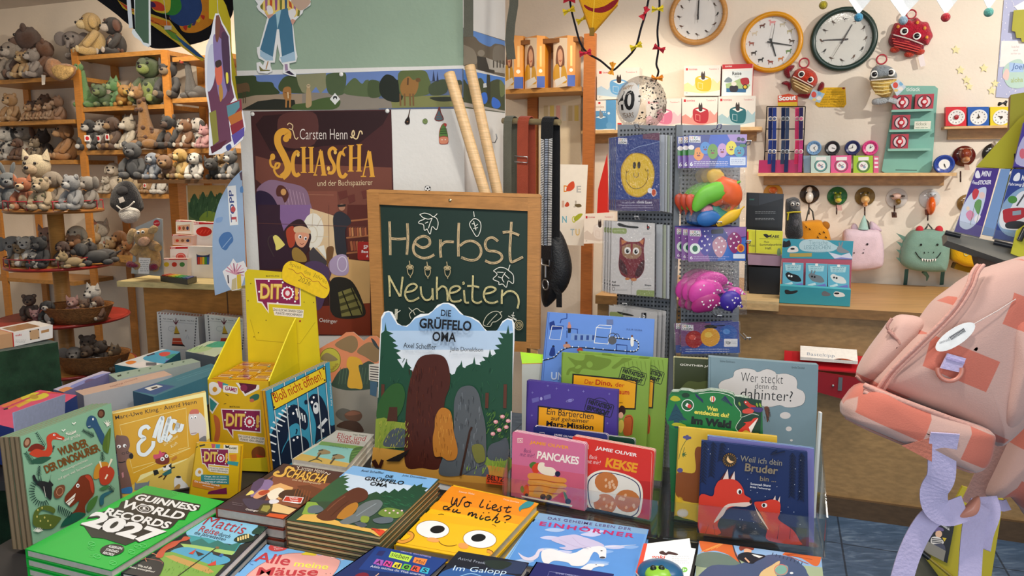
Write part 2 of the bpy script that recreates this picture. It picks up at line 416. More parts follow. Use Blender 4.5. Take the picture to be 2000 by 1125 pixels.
# --- cut-out figure on green paint (lower half of a dressed person)
fig=cp(380,0,7.03,'+830 0 40 60-20 30 30 50 120 100-110 400-35 10 3 70 22 80 80 40-20 60-40-50-50 10 5 100 25 40 120 10 65-30-25-80 0-40 60 0 10-80 25-180 35 160-10 60 60 80-10 100 70 30 110 25 5-55-95-70 0-60 90-20 20-70-20-90-40-350 20-50 110-110 10-40 100-70 0-70')
def figart(a):
 a.c(380,0,7.03)
 a.p('d8a08c','+960 170 50 80 50 30 30-80-70-20');a.p('d8a08c','+1270 270 70 80 50-70-60-30')
 a.p('f0d070','+900 80 60-80 340 0 150 140-20 60-60 40-90-110-190 60-90 20')
 for x,c in((985,'a86a8e'),(1050,'c9562e'),(1120,'9a5a88'),(1185,'7a7a34'),(1255,'3f5a78')):a.p(c,[(x-18,0),(x+18,0),(x+14,130),(x-12,150)])
 a.p('7a7a34','+900 85 40-45-5 100-30-30');a.p('c9562e','+1290 0 40 40 10 80-40-30');a.p('a86a8e','+1360 70 30 20 0 60-30-40');a.p('7a7a34','+1420 130 30 20-10 70-30 5')
 a.q('efe9e4','+990 90 60-10 30 80-20 30-50 0');a.q('efe9e4','+1290 150 80-30 20 70-60 80-40-30')
 a.q('c9aa94','+1330 0 250 0-20 80-90 60-70-30')
 a.p('4a7a96','+1020 260 70-60 110-70 80-20 10 90 50 140 30 370-170 70-40-380-30 0-55 380-95-40-80-60')
 a.p('a9ccd6','+1110 170 80-40-30 170-25 100-10-140')
 a.p('a9c6da','+900 690 175 90 5 50-100 0-80-60');a.p('a9c6da','+1175 785 200-80 10 125-185 30')
 a.p('7a7440','+885 900 55 55 100 5-10 15-130 5');a.l('b98a5a',14,'1010 840 980 950');a.l('a68aa8',40,'1255 880 1265 970');a.p('3a2c48','+1240 990 60-20 75 60-45 0')
flat('cut_out_figure',fig,PO,PN,'f2f2f0',figart,.0085,.003,'cardboard cut-out of a person in blue trousers pinned high on the green pillar','cut-out',side='f2f2f0')
# --- brown poster
def poster(a):
 a.c(480,205,5.233)
 a.p('4a2626','+48 65 1438-19 14 824-260 0 0 260-1125 0')
 a.p('321a1c','+180 110 540-44 760-6-80 140-250 200-350 20-400 60-150-10-150-270')
 a.q('5d3531','+330 150 150-80 240 30-20 300-320 20');a.p('7a4638','+100 520 300 80 1090 40 5 220-255 10-5 255-675 0-460-365')
 a.p('8a5040','+560 880 370 0 20 240-330 0');a.l('a87058',6,'600 915 900 920')
 a.t('f3e7dc','Carsten Henn',553,352,1038,352,108,-.01)
 a.l('f0d4a0',9,'+425 205 20-20 35 25-10 40-30-10 40 20 20 70 20 20 15-20',6);a.l('f0d4a0',12,'+1070 320 15 15 25-35-10-40-15 40 25 40 30 0 25-70 20 5 5 25',6)
 g='e8a83e';g2='f0c05e'
 a.l(g,70,'+425 340 5-50-50-20-50 40 0 90 60 120 40 100-10 70-50 50',5);a.e(g,412,345,32,34);a.l(g,22,'+375 740-55-20-30-60 40-20 15-40-35 0-15 40-35-20-10-50 20-40',5);a.e(g,275,530,26,34)
 def letter(x0,x1,y0,y1,pts,w):a.l(g,w,pts,5)
 a.l(g,38,'+540 500-20-20-30 40-10 80 10 90 30 30 30-20',5);a.e(g2,535,510,16,20)
 for x in(590,668):a.l(g,36,[(x,435),(x+4,690)]);a.l(g,10,[(x-30,434),(x+28,432)]);a.l(g,10,[(x-28,690),(x+32,690)])
 a.l(g,10,'590 545 668 540');a.l(g,14,'765 455 705 715');a.l(g,40,'765 470 800 715');a.l(g,9,'728 620 790 615');a.l(g,12,'690 716 730 716');a.l(g,12,'770 716 830 716')
 a.l(g,34,'+925 470-35-30-35 30 5 60 40 80 5 50-25 35-40-5',5);a.e(g2,915,485,16,20);a.e(g2,845,650,16,24)
 a.l(g,36,'+1000 490-30 0-20 50-5 100 20 80 35 15 30-35',5);a.l(g,14,'+1000 490 10 30-20-20 10-50 30-20',5)
 for x,y in((1075,420),(1160,410)):a.l(g,36,[(x,y),(x-2,675)]);a.l(g,10,[(x-28,y-4),(x+30,y-5)]);a.l(g,10,[(x-32,676),(x+28,676)])
 a.l(g,10,'1075 545 1160 540');a.l(g,14,'1255 465 1200 725');a.l(g,40,'1260 475 1295 728');a.l(g,9,'1220 635 1285 630');a.l(g,12,'1175 730 1230 730');a.l(g,12,'1265 732 1320 730')
 a.t('ecd2a8','und der Buchspazierer',733,848,1298,836,75,-.005)
 a.q('8f6f86','+110 880 120-110 170 20 200 60 60 150 0 126-330 0-60-166');a.q('2d1d38','+105 900 95-15 90 75 50 166-225 0')
 for i in range(7):a.l('b896aa',6,[(380+34*i,840+i*10),(430+34*i,1122)])
 a.q('5a2f28','+310 870 30-50 60 20 40 80-40 80-30-60-50-10');a.e('d8a060',385,890,28,34)
 for x,y,s in((940,890,90),(1040,930,70),(1180,880,100)):a.p('6b342c',[(x,y),(x+s,y-20),(x+s+10,y+50),(x+20,y+80)])
 a.c(480,400,4.327)
 a.p('3a2230','+100 0 200 0 120 430-90 110-210 5');a.p('8d6a9a','+290 0 255 0 0 160-215 90-40-130');a.p('e6c79c','+545 30 195 60 60 100 50 250-290 40-30-180')
 a.e('f3ecdc',570,220,90,150);a.r('e0d2b8',8,560,250,45,70);a.l('dccdb2',6,'560 190 570 40');a.l('dccdb2',6,'590 270 700 270');a.l('dccdb2',6,'600 190 650 90')
 a.p('e3b678','+560 480 290-40 200 40 0 360-150 0');a.p('8a3a26','+590 860 460-30 5 275-450-10');a.p('5d2a22','+860 0 170 0 10 160 0 320-170-20-20-270')
 for y in(120,260,390):a.l('a86a44',14,[(850,y+20),(1035,y)])
 for i in range(7):a.p(('b56a44','c98a58','8a4a34')[i%3],[(870+22*i,195),(886+22*i,190),(890+22*i,262),(874+22*i,268)])
 for i in range(5):a.p(('b56a44','a05038')[i%2],[(880+24*i,310),(898+24*i,305),(910+24*i,385),(890+24*i,390)])
 a.q('33333a','+740 100 50-45 70 35 30 60-50 70 10 200-80 5-25-195');a.e('b98468',812,20,28,30);a.p('2d2622','+775 0 70-5-5 20-60 5')
 a.q('3a2428','+320 230 80-90 80-10 70 120-10 80-20 70-60 20-100-60');a.q('b8482e','+345 210 55-30 20 80-10 80-40 20-25-80');a.q('e2bc94','+410 190 70-10 65 35-10 30-115-10')
 a.q('e8a482','+420 240 110 5-10 65-40 50-50-30');a.e('fff',458,270,14,16);a.e('fff',505,285,12,16);a.e('35241c',461,272,8,10);a.e('35241c',507,287,8,10);a.l('8a3028',5,'+458 325 17 10 17-10',4)
 a.q('f2e27a','+230 270 35-10 55 60 5 25-65 40-10-45');a.l('4a3a3a',8,'+240 260-40 10-10 60 50 110',4)
 a.q('a8843e','+390 390 40-30 70 60 10 60-100-10');a.p('4a4448','+535 400 35-45 120 125-20 80-130-90');a.p('f4efe2','+600 360 90 110-30-130');a.q('7a5634','+680 380 40-30 25 30-35 160-20 0')
 a.q('5a4466','+500 500 120-20 100 80-20 90-60 220-80-10-40-220');a.q('b8a4c4','+700 500 60-70 90 0 20 130-50 40-90-20');a.r('e2d8ec',8,815,500,40,62)
 a.q('2c2a26','+720 640 80-30 100 40 80 150 20 140-240 10-60-150');a.p('85804a','+780 740 120-40 80 150 10 80-180 15')
 for i in range(3):a.p('4c4a2c',[(785+8*i,775+60*i),(915+25*i,730+60*i),(925+25*i,750+60*i),(790+8*i,800+60*i)])
 a.l('1f1d1a',10,'815 730 900 945');a.l('1f1d1a',10,'890 700 985 930')
 a.u('b02a26',945,312,1060,466,16);a.t('fff','SP',995,372,1032,374,32,.02);a.t('fff','Best',978,405,1034,408,22,.02);a.t('fff','A',1018,444,1034,445,24,.02)
 a.t('f0ece6','Oetinger',620,1000,772,1012,44,.0)
 a.l('7a4a40',3,'100 155 1040 188');a.l('7a4a40',3,'700 0 712 1098')
flat('poster',[(489.3,217.6),(764,213.8),(776,655),(514,655)],PO,PN,'4a2626',poster,.003,.001,'dark brown book poster of a reading child pinned to the pillar','poster')
for i,(x,y,l)in enumerate(((494,223,'white push pin in the upper corner of the brown poster beside the blue fin'),(757,217,'white push pin in the upper corner of the brown poster below the photo strip'),(667,145.5,'white push pin on the top edge of the zoo photo strip'))):
 b=MB();p=onp(x,y,PO,PN);b.lathe([(0,.004),(.006,.0035),(.0085,.001),(.0085,0)],'eceae4',p+PN*.003,rot_to(PN),14);put('push_pin',b,'plastic',None,l,'push pin','push pins on the pillar')
# --- little stickers on the white paint
def sticker(name,lab,pts,fn,ox=760,oy=200,k=5.92,sp=1,col='f0ece4'):
 flat(name,cp(ox,oy,k,pts),PO,PN,col,lambda a:fn(a.c(ox,oy,k)),.0025,.0006,lab,'sticker','stickers on the pillar',sp=sp)
sticker('sticker','small brown guitar sticker on the white pillar','+180 235 10-35 25-35 23-85 7 5-15 80 10 35-5 45-30 11',lambda a:a.q('241a16','+183 235 10-35 22-32 17 2 6 30-6 44-27 8').e('8a5a34',212,222,9,9),col='4a3226')
sticker('sticker','small round green button sticker on the white pillar','+385 217 15-27 30-2 16 29-16 31-30-2',lambda a:a.e('7d8f56',416,217,27,28).e('55683a',408,210,4,5).e('55683a',426,222,4,5),col='5c6c42')
sticker('sticker','grey and red fir tree sticker on the white pillar','+575 50 15 10 10 50 32 80-32 24-40 2-36-26 31-80',lambda a:a.p('4f6a72','+576 90 46 98-22 18-42 0-26-16').l('8c4038',6,'550 150 605 146').l('8c4038',6,'540 180 615 176'),col='7c3a34')
sticker('sticker','gnome sticker with green striped hat on the white pillar','+575 400 5-70 25-65 35-27 25 24-10 28 17 50 12 80-4 55-50 10-48-10',lambda a:[a.q('57803a','+582 395 6-65 24-60 28-24 12 44 16 50 10 55-48-10'),[a.l('2f4a24',9,[(590,y),(668,y-4)])for y in(310,335,360)],a.q('d98a6a','+584 410 94-5-2 60-46 13-44-10'),a.e('c23a34',650,258,16,17),a.e('f0e4d4',612,432,7,6),a.e('f0e4d4',650,430,7,6)],col='a5473a')
sticker('sticker','small football sticker just above the chalkboard','+408 1000 12-30 26-8 29 13 5 25-15 26-35 4',lambda a:a.e('f4f4f2',444,997,33,31).e('1b1b1b',444,995,10,10).e('1b1b1b',420,978,8,6).e('1b1b1b',468,985,8,8).e('1b1b1b',430,1018,8,6).e('1b1b1b',462,1018,7,6),col='222')
b=MB();hk=onp(952,268,PO2,PN2);u_=PN2.cross(UP)
b.tube([hk,hk+PN2*.012+UP*-.002,hk+PN2*.02-UP*.02,hk+PN2*.035-UP*.022,hk+PN2*.045-UP*.005,hk+PN2*.04+UP*.012],.0022,'8d8f92');put('wall_hook',b,'metal',None,'bent steel hook screwed into the narrow white side of the pillar','hook')
# --- chalkboard easel
CO,CN=plane(735,660,2.56,-13,5)
ez=thing('chalkboard_easel','wood-framed green chalkboard easel with chalk lettering leaning before the pillar','chalkboard',(CO.x+.3,CO.y,0))
cw,cg='b07a40','0c2b22'
for nm,pts in(('rail','+728 376 321 7 0 30-321-14'),('rail','+735 655 294 13 0 20-294-16'),('stile','+716 371 23 1 13 328-23-2'),('stile','+1031 384 24-2-2 300-25-2')):
 b=MB();board(b,CO+CN*(.004 if nm=='stile' else .003),CN,pts,.024,cw);put(nm,b,'woodv' if nm=='stile' else 'wood',ez)
b=MB();board(b,CO+CN*.005,CN,'715.5 372 722 369.5 1053 379 1056 385 1053 386 718 376',.03,'b98246');put('top_edge',b,'wood',ez)
b=MB();q=onp(879,391,CO+CN*.004,CN);b.lathe([(0,.002),(.003,.003),(.006,.001),(.006,0)],'d8c9a8',q,rot_to(CN),12);put('screw',b,'metal',ez)
b=MB();board(b,CO-CN*.006,CN,'+735 396 299 12-1 267-288-13',.008,cg)
a=Art(b,CO-CN*.006,CN)
def chalk(col,w,pts,sp=5):
 p=spline(prs(pts),False,sp)if sp else prs(pts);a.l(col,w,p);rg=RG(len(p)+int(p[0][0]))
 for i in range(0,len(p)-1,1):
  if rg.random()<.75:
   t=[(x+rg.uniform(-.22,.22)*w,y+rg.uniform(-.22,.22)*w)for x,y in p[i:i+2]];a.l('23382a' if rg.random()<.6 else '8a7a5a',w*.16,t)
ct='bfa67e';a.c(710,365,5.556)
for p in('+282 375 6 185 2 180','+475 395 7 165-12 175','+300 560 80 6 80-6','+560 612 80 48 75-35-5-65-60-25-75 35-35 80 20 80 80 42 70-7 58-30','+835 570-2 110 7 88','+840 640 40-40 50-5 50 3','+1035 390-7 170 2 195','+1045 640 65-45 80-5 70 50 15 80-45 65-80 10-90-30','+1460 590-60-40-60 20-20 60 30 60 80 10 60 30 10 50-50 40-70 5-60-25','+1605 380-10 180-7 140 12 110 50-10 80-40','+1510 495 80-5 100 35'):chalk(ct,27,p)
def thin(p,w=8,c='e4e2d6'):a.l(c,w,p,4)
thin('+610 300 50-15 60 15 40 25 40-35');thin('+610 300 30 30 20 20-50 20-10 25 50 15 10 60 30-15');thin('+690 455 15 35 20 20 20-80 45 35 20-65-15-55-35-20');thin('+745 340-45 10-50-15');thin('+745 340-25 60-15 50');thin('700 380 668 395')
thin('1195 265 1202 325');thin('+1195 345-45 55 30 70 50 70 40-70 0-80-40-40-35-5');thin('1195 370 1220 470');thin('1205 400 1175 400');thin('1208 430 1240 405');thin('1212 445 1190 455');thin('1214 450 1240 440')
a.c(710,500,5.556);ct='d2c68e'
for p in('+275 210 8 120 2 110','+280 225 60 115 55 100','+425 225-13 115-12 100','+455 395 85-20 40-45-40-30-60 30-30 80 30 70 60 5 65-35','+620 330 10 90 40 55 50-5 28-40','+748 350 2 70 5 60','+798 225-3 115 5 130','+805 370 45-40 45 20 15 70 2 70','+940 400 60-10 50-40-40-25-60 25-20 70 30 70 80 0 20-20','+1080 280 10 20-15 0','+1090 370 5 70 10 60 40 5','+1188 210-3 130-5 100 10 50 50 20 45-20','+1125 325 65 0 65 15','+1310 410 80-15 45-35-45-25-60 15-25 70 25 70 70 20 60-20','+1505 365-5 75 0 80','+1510 430 50-45 60 0 50 45 15 70-15 70'):chalk(ct,20,p)
for x,y in((505,120),(695,130),(910,130)):
 c2='b9a67c';thin([(x-8,y-68),(x,y-20)],9,c2);a.r(c2,8,x,y,36,22)
 for k in range(4):thin([(x-28+4*k,y-8+6*k),(x+24,y-12+7*k)],7,c2)
 thin([(x-30,y+20),(x-22,y+70),(x,y+95),(x+8,y+95),(x+28,y+60),(x+32,y+20)],8,c2);thin([(x+2,y+95),(x+4,y+116)],8,c2)
thin('1590 95 1570 155');thin('+1410 160 60-35 60 5 40 25 50 45 10 60-10 40-50-30-20 70-40-35-40 5-5-30-60-30 45-50-40-40');thin('+1540 175-35 65 20 45');thin('1505 240 1460 225');thin('1530 200 1580 245');thin('1450 175 1520 178')
thin('490 560 530 600',8,'cfcdb8');thin('+515 680-15-50 40-40 40-20 40 30 40 10',8,'cfcdb8');thin('540 600 560 640',8,'cfcdb8')
for k in range(4):thin([(345+8*k,575),(340+8*k,690)],7,'cfcdb8')
thin('335 640 400 590');thin('+1505 600-25 20 20 40-60 50-40 10-30 45-70-20 30-85 60-50 60-10 40 25',8,'cfcdb8');thin('+1340 750 60-70 50-50',7,'cfcdb8')
for r in(45,28,14):a.r('a89a72',8,1685,750,r,r*1.15)
thin('1570 650 1660 700');thin('+1630 610-10 50 40 30');thin('1600 640 1640 650')
put('slate',b,'card',ez)
for x0,y0,dy in((740,690,.03),(1040,672,.03)):
 for d,sgn in((.0,'front_leg'),(.3,'rear_leg')):
  p=onp(x0,y0,CO,CN)-CN*.02;p2=V((p.x+(-.02 if x0<900 else .0),p.y-.05+d*.85,0));p0=onp(x0,384,CO,CN)-CN*.03 if d else p
  b=MB();b.tube([p0,p2],1,'c0935a',flat=(.045,.022),ref=(1,0,0));put(sgn,b,'woodv',ez)
# --- two dowels leaning behind the board
for(xa,ya,xb,yb,Y,l)in((877,142,954,400,2.70,'shorter thick wooden dowel leaning before the pillar'),(917,128,977,400,2.81,'taller wooden dowel leaning against the corner of the pillar')):
 A,B=at(xa,ya,Y),at(xb,yb,Y+.004);d=(B-A).normalized();b=MB()
 b.tube([A-d*.003,A,A+d*.003,A+d*((.02-A.z)/d.z if d.z else 1)],[.012,.0185,.02,.02],'d9b483',16);put('wooden_dowel',b,'woodv',None,l,'dowel','wooden dowels')
# === the display table and the books lying on it
TZ=.62
tt=thing('display_table','low wooden display table under all the new books','table',(-.3,1.9,0))
b=MB();Mz=MX.Rotation(R(-9),4,'Z');b.box((-.3,1.9,TZ-.022),(1.98,1.05,.03),'2c2a2a',Mz);put('table_top',b,'card',tt)
for sx in(-1,1):
 for sy in(-1,1):
  p=Mz@V((.93*sx,.46*sy,0));b=MB();b.box((p.x-.3,p.y+1.9,(TZ-.037)/2),(.05,.05,TZ-.037),'8a6a44');put('leg',b,'woodv',tt)
ORD=['second','third','fourth','fifth','sixth','seventh','eighth','ninth','tenth','eleventh','twelfth']
PLAIN={}
def lerp(a,b,t):return a+(b-a)*t
def book(label,P,n,th,col,art=None,oo=None,clip=None,group=None,spine=3,page='e6ddcf',edge=None,bt=.0028,inset=.0045,cat='book',name='book',m='print',backcol=None,round_=0):
 n=V(n).normalized();e=-n;k=len(P)
 t=thing(name,label,cat,(sum(P,V((0,0,0)))/k)+e*th,group)
 c=MB();ed=edge or col
 fc=tessellate_polygon([[V((p.dot(V((1,0,0))),p.dot(V((0,.3,1))),0))for p in P]])if k>4 else None
 for q,cc in((0,col),(th-bt,backcol or col)):
  Q=[p+e*q for p in P]
  if k>4:c.add(Q,fc,cc);c.add([p+e*bt for p in Q],fc,cc);c.slab(Q,e*bt,cc,ed,cap=False)
  else:c.slab(Q,e*bt,cc,ed)
 if spine is not None:
  A,B=P[spine],P[(spine+1)%k];ctr=sum(P,V((0,0,0)))/k;i_=(ctr-(A+B)/2);i_=(i_-(B-A)*(i_.dot(B-A)/(B-A).length_squared)).normalized()*.003
  c.slab([A,B,B+i_,A+i_],e*th,ed)
 if art:
  N0=(len(c.v),len(c.f))
  a=Art(c,oo if oo is not None else P[0],n,clip);art(a)
 cv=put('cover',c,m,t)
 if art:
  c.v=c.v[:N0[0]];c.f=c.f[:N0[1]];c.c=c.c[:N0[1]];c.sm=c.sm[:N0[1]]
  h=put('cover',c,m,t);PLAIN[cv.data.name]=h.data;bpy.data.objects.remove(h)
 ctr=sum(P,V((0,0,0)))/k;Q=[]
 for i,p in enumerate(P):
  on_sp=spine is not None and i in(spine,(spine+1)%k);d=ctr-p
  Q.append(p+d.normalized()*inset*(1 if on_sp else 1.4))
 b=MB();Q=[q+e*(bt+.0002)for q in Q]
 if k>4:b.slab(Q,e*(th-2*bt-.0004),page,cap=False)
 else:b.slab(Q,e*(th-2*bt-.0004),page)
 put('page_block',b,'paper',t)
 return t
def stack(t,cnt,step,what,jit=.0025,seed=1,skip=0,words=None):
 rg=RG(seed)
 for i in range(cnt):
  c=copy_tree(t);s=V(step)*(i+1);hz=V((rg.uniform(-jit,jit),rg.uniform(-jit,jit),0))
  if abs(V(step).normalized().z)<.7:n_=V(step).normalized();hz.z=0;hz-=n_*hz.dot(n_)
  c.location=t.location+s+hz
  for k in c.children:
   if k.data.name in PLAIN:k.data=PLAIN[k.data.name]
  c['label']=what%(words or ORD)[i+skip]if '%s' in what else f'{(words or ORD)[i+skip]} {what}'
LY=[];PILES=[]
def lying(*a,**k):LY.append((a,k))
def trim(P):
 for Q in PILES:
  best=None
  for i in range(4):
   A,B=Q[i],Q[(i+1)%4];d=B-A;n2=V((d.y,-d.x,0)).normalized()
   if n2.dot(sum(Q,V((0,0,0)))/4-A)>0:n2=-n2
   pen=max(-(p-A).dot(n2)for p in P)+.0045
   if best is None or pen<best[0]:best=(pen,n2,A)
  if best[0]<=0:continue
  _,n2,A=best;R_=[p.copy()for p in P]
  for i in range(4):
   g=(P[i]-A).dot(n2)-.0045
   if g<0:
    c=[(P[j]-P[i])for j in((i+1)%4,(i-1)%4)];c.sort(key=lambda e:-e.normalized().dot(n2));e=c[0]
    R_[i]=P[i]+e*min(.9,-g/max(1e-6,e.dot(n2)))
  P=R_
 return P
def lay(label,px,z,th,col,art,cnt,what,group,seed=1,**kw):
 P=trim([onz(x,y,z)for x,y in prs(px)]);PILES.append([V((p.x,p.y,0))for p in P]);px=[proj(p)for p in P]
 t=book(label,P,UP,th,col,art,V((0,0,z)),px,group,**kw)
 if cnt:stack(t,cnt,(0,0,-th-.0012),what,.001,seed)
# --- green record book
def art_green(a):
 a.c(200,930,5.77)
 a.p('18a534','+500 105 400 85-340 140-260-80');rg=RG(4)
 for i in range(40):x,y=rg.uniform(-500,1000),rg.uniform(120,900);a.r('4ccf62',3,x,y,14+30*rg.random(),8+14*rg.random(),20,9)
 a.p('131313','+370 215 90-25 650 130-20 60-110 20-50 90-70 0-60 70-40 30-80 10-420 180-250-80-130-10-90-130 150-30 30-80 30-50 180-50 30-60 90-30')
 w='f0f0f0'
 a.t(w,'GUINNESS',345,262,1040,398,66,.035,55);a.t(w,'WORLD',185,350,880,494,84,.03,62)
 a.e('131313',470,366,92,52,10);a.r(w,9,470,366,84,44,8);a.r(w,6,470,366,54,28,8);a.e(w,470,360,16,12);a.l(w,5,'440 372 500 380')
 a.t(w,'RECORDS',5,430,725,596,78,.035,52)
 a.t('131313','2027',-262,556,560,792,175,.09,120);a.t(w,'2027',-250,545,560,780,168,.05,120)
 a.e('131313',110,830,138,66,-6)
 for i,(t,x)in enumerate((('AUSSERGEW.',40),('STANDARD',10),('REKORDE',-20))):a.t(w,t,x+20,800+36*i,x+180-20*i,832+34*i,26,.02,14)
 for x,y in((330,850),(400,790),(120,975),(-120,760),(-60,900),(460,780)):a.r('5fe07a',4,x,y,40,22,15,12);a.l('5fe07a',4,[(x-40,y+10),(x+30,y-14)])
lying('thick green hardcover record book with white block lettering, topmost of its pile','286 948 438 979 217 1113.5 49 1072',.73,.0215,'12b83c',art_green,4,'green record book from the top of its pile beside the standing dinosaur books','green record books',page='cfc4bb')
# --- tale of seasons
def art_mattis(a):
 a.c(200,930,5.77)
 a.p('a8dbe6','+1180 370 60 20-1070 672-60-2');a.p('232a2c','+1240 388 660 142-700 720-1040-150')
 a.q('8ccbea','+1220 470 200-40 220 50 140 80-80 120-140 90-160-10-250-30-200-70 60-100')
 a.p('3fa0a8','+960 660 240 40 300 100 100-100-120 180-480-120');a.p('2f7a72','+1000 740 120-40 80 60 100-40 120 60 140-40-80 120-480-70');a.p('a9cf74','+880 760 120 10 500 80-40 40-540-90')
 a.q('54a8cc','+760 860 200-60 420 100 40 70-220 40-300-50');a.p('7fae4c','+600 880 180-30 220 70 230 80 150 0-230 250-530-120 60-170');a.p('c9a05a','+700 900 100-10 380 130 80 60-60 20-380-140')
 for i in range(26):rg=RG(i);x,y=rg.uniform(640,1250),rg.uniform(960,1110);a.l('5d8a34',5,[(x,y),(x+12,y-22)])
 a.q('c9573c','+600 900 60-80 120-80 100-20 40-40 70 10-30 30-80 20-60 50-100 50-40 70-50 10');a.r('d98a70',8,560,930,80,60,20,16,90,300)
 a.p('d8483c','+970 870 90-50-40 60');a.p('d8483c','+1180 1000 100-50 0 50-60 10');a.p('3a3432','+1050 840 100 40-70 20');a.p('3a3432','+1230 840 110 30-20 30-70-20');a.p('3866b0','+1310 900 30-30 30 10-30 30')
 a.l('2a2422',9,'850 1125 1280 810');a.e('8a6a44',1295,805,22,14)
 a.t('b8303a','Mattis',1125,542,1570,655,105,-.005,70);a.t('b8303a','Reise',1075,618,1290,668,62,0,40);a.t('1f3a4c','durch',1300,668,1425,700,40,0,24);a.t('1f3a4c','die Jahreszeiten',1022,660,1370,738,44,0,26);a.t('3b6a86','Britta Teckentrup',1270,478,1400,502,14)
 a.q('1f3a2c','+1480 720 60-50 100-20 70 40-30 40-120 20');[a.u('e8cf8a',1520+28*i,690-10*i,1540+28*i,730-8*i,2)for i in range(5)]
 a.q('244636','+1690 620 70-50 70 20-30 60-100 0');a.q('1f3a2c','+1750 560 70-30 30 30-60 30')
 for i in range(16):a.l('e6ebea',4,[(1230+30*i,440+5*i-8*(i%2)),(1248+30*i,436+6*i+6*(i%3))])
 a.q('2c2c30','+500 960 80-30 100 30 10 50-50 110-80 60-260-50-120-70 240-100');a.r('b86a58',5,560,960,120,24,8,20,180,380)
 a.t('f2efe6','Wie soll die',395,1018,550,1050,26,.01,10);a.t('f2efe6','Reise weitergehen?',300,1035,580,1094,26,.01,10)
 rg=RG(8)
 for i in range(14):t=rg.random();x,y=1880-690*t,560+700*t;a.l('dfe8ea',5,[(x,y),(x-24,y+16)])
lying('children\'s book with dark border and red title showing a river meadow, topmost','+405 994 125 28-130 128-175-34',.715,.022,'20282a',art_mattis,3,'river meadow book from the top of the pile beside the green record books','river meadow books',2)
# --- purple-brown novel
def art_purple(a):
 a.c(420,860,5.627)
 a.p('4e2d26','+750 255 685 90-135 135-660-100');a.p('8a4e38','+640 380 660 100-300 280-700-140');a.p('3a2634','+300 600 340-200-80 240-140 160-260-30-140-25')
 a.p('e8b070','+560 520 160-50 140 50-60 120-100 10');a.p('e9c68a','+640 680 260 80-50 60-230-40');a.p('d8572a','+600 800 200 20-60 60-180-50')
 a.q('8d74a2','+460 470 120-40 60 40-80 90-130 60-40-20');a.q('574266','+430 450 110-30-40 100-120 80');a.q('f6ead4','+590 570 110-50 60 40-120 100-60-40')
 a.q('f0de74','+360 580 40-30 30 20-20 20-70 15');a.q('e2a478','+420 620 80-75 100 15-30 30-100 50');a.q('b8482e','+480 570 80-25 40 11-60 44-50 0');a.q('453a52','+300 650 130-10 130 20 80-10 60 10-140 60-160 40')
 a.q('e8e4ea','+600 660 80-10 20 30-90 20');a.q('4a4228','+480 750 40-50 100 0 10 40-40 60-100-5');a.p('9a9448','+500 770 30-55 70 0 10 25-40 50')
 a.q('4a2a24','+700 620 60-70 100-10 180-20 80 40-120 140-100 0');a.p('6e3a2a','+900 500 140-10 140 50-100 100-100-40')
 for i in range(6):a.l('8a4c30',8,[(900+30*i,520+8*i),(840+34*i,700)])
 a.t('f2e4d0','Carsten Henn',905,322,1190,366,46,-.01,16);a.l('f2e4d0',6,'+900 290 20 10-15 20',4);a.l('f2e4d0',6,'+1200 370 25-20 15 25 30-10',4)
 g='eab652'
 a.l(g,26,'+850 310-40-15-30 25-10 40-40 30-60-5-20-15 40-25 10 15',5);a.e(g,855,312,18,16)
 a.t(g,'CHASCHA',765,402,1205,476,92,.025,50);a.t('f0d8b0','und der Buchspazierer',845,446,1160,494,26,0,8)
 a.p('fff','+740 668 35-58 200 18-30 64-45 2');a.p('c8382c','+748 664 32-48 185 16-25 54');[a.t('fff',t,818+8*i,638+22*i,915,648+22*i,15)for i,t in enumerate(('SPIEGEL','Bestseller','Autor'))]
 a.t('f0e8e0','Oetinger',330,772,470,792,26,.01,8);a.t('9a8a90','Eine Reise zu den',190,685,310,705,8);a.t('9a8a90','Geschichten',190,705,300,722,8)
lying('purple-brown novel with ornate gold lettering lying on its pile, topmost','552 905 690 926 552.5 1013 421 991',.74,.028,'3a2422',art_purple,3,'purple-brown novel from the top of its pile beside the forest picture books','purple-brown novels',3,edge='8a3a28',page='c9beb2')
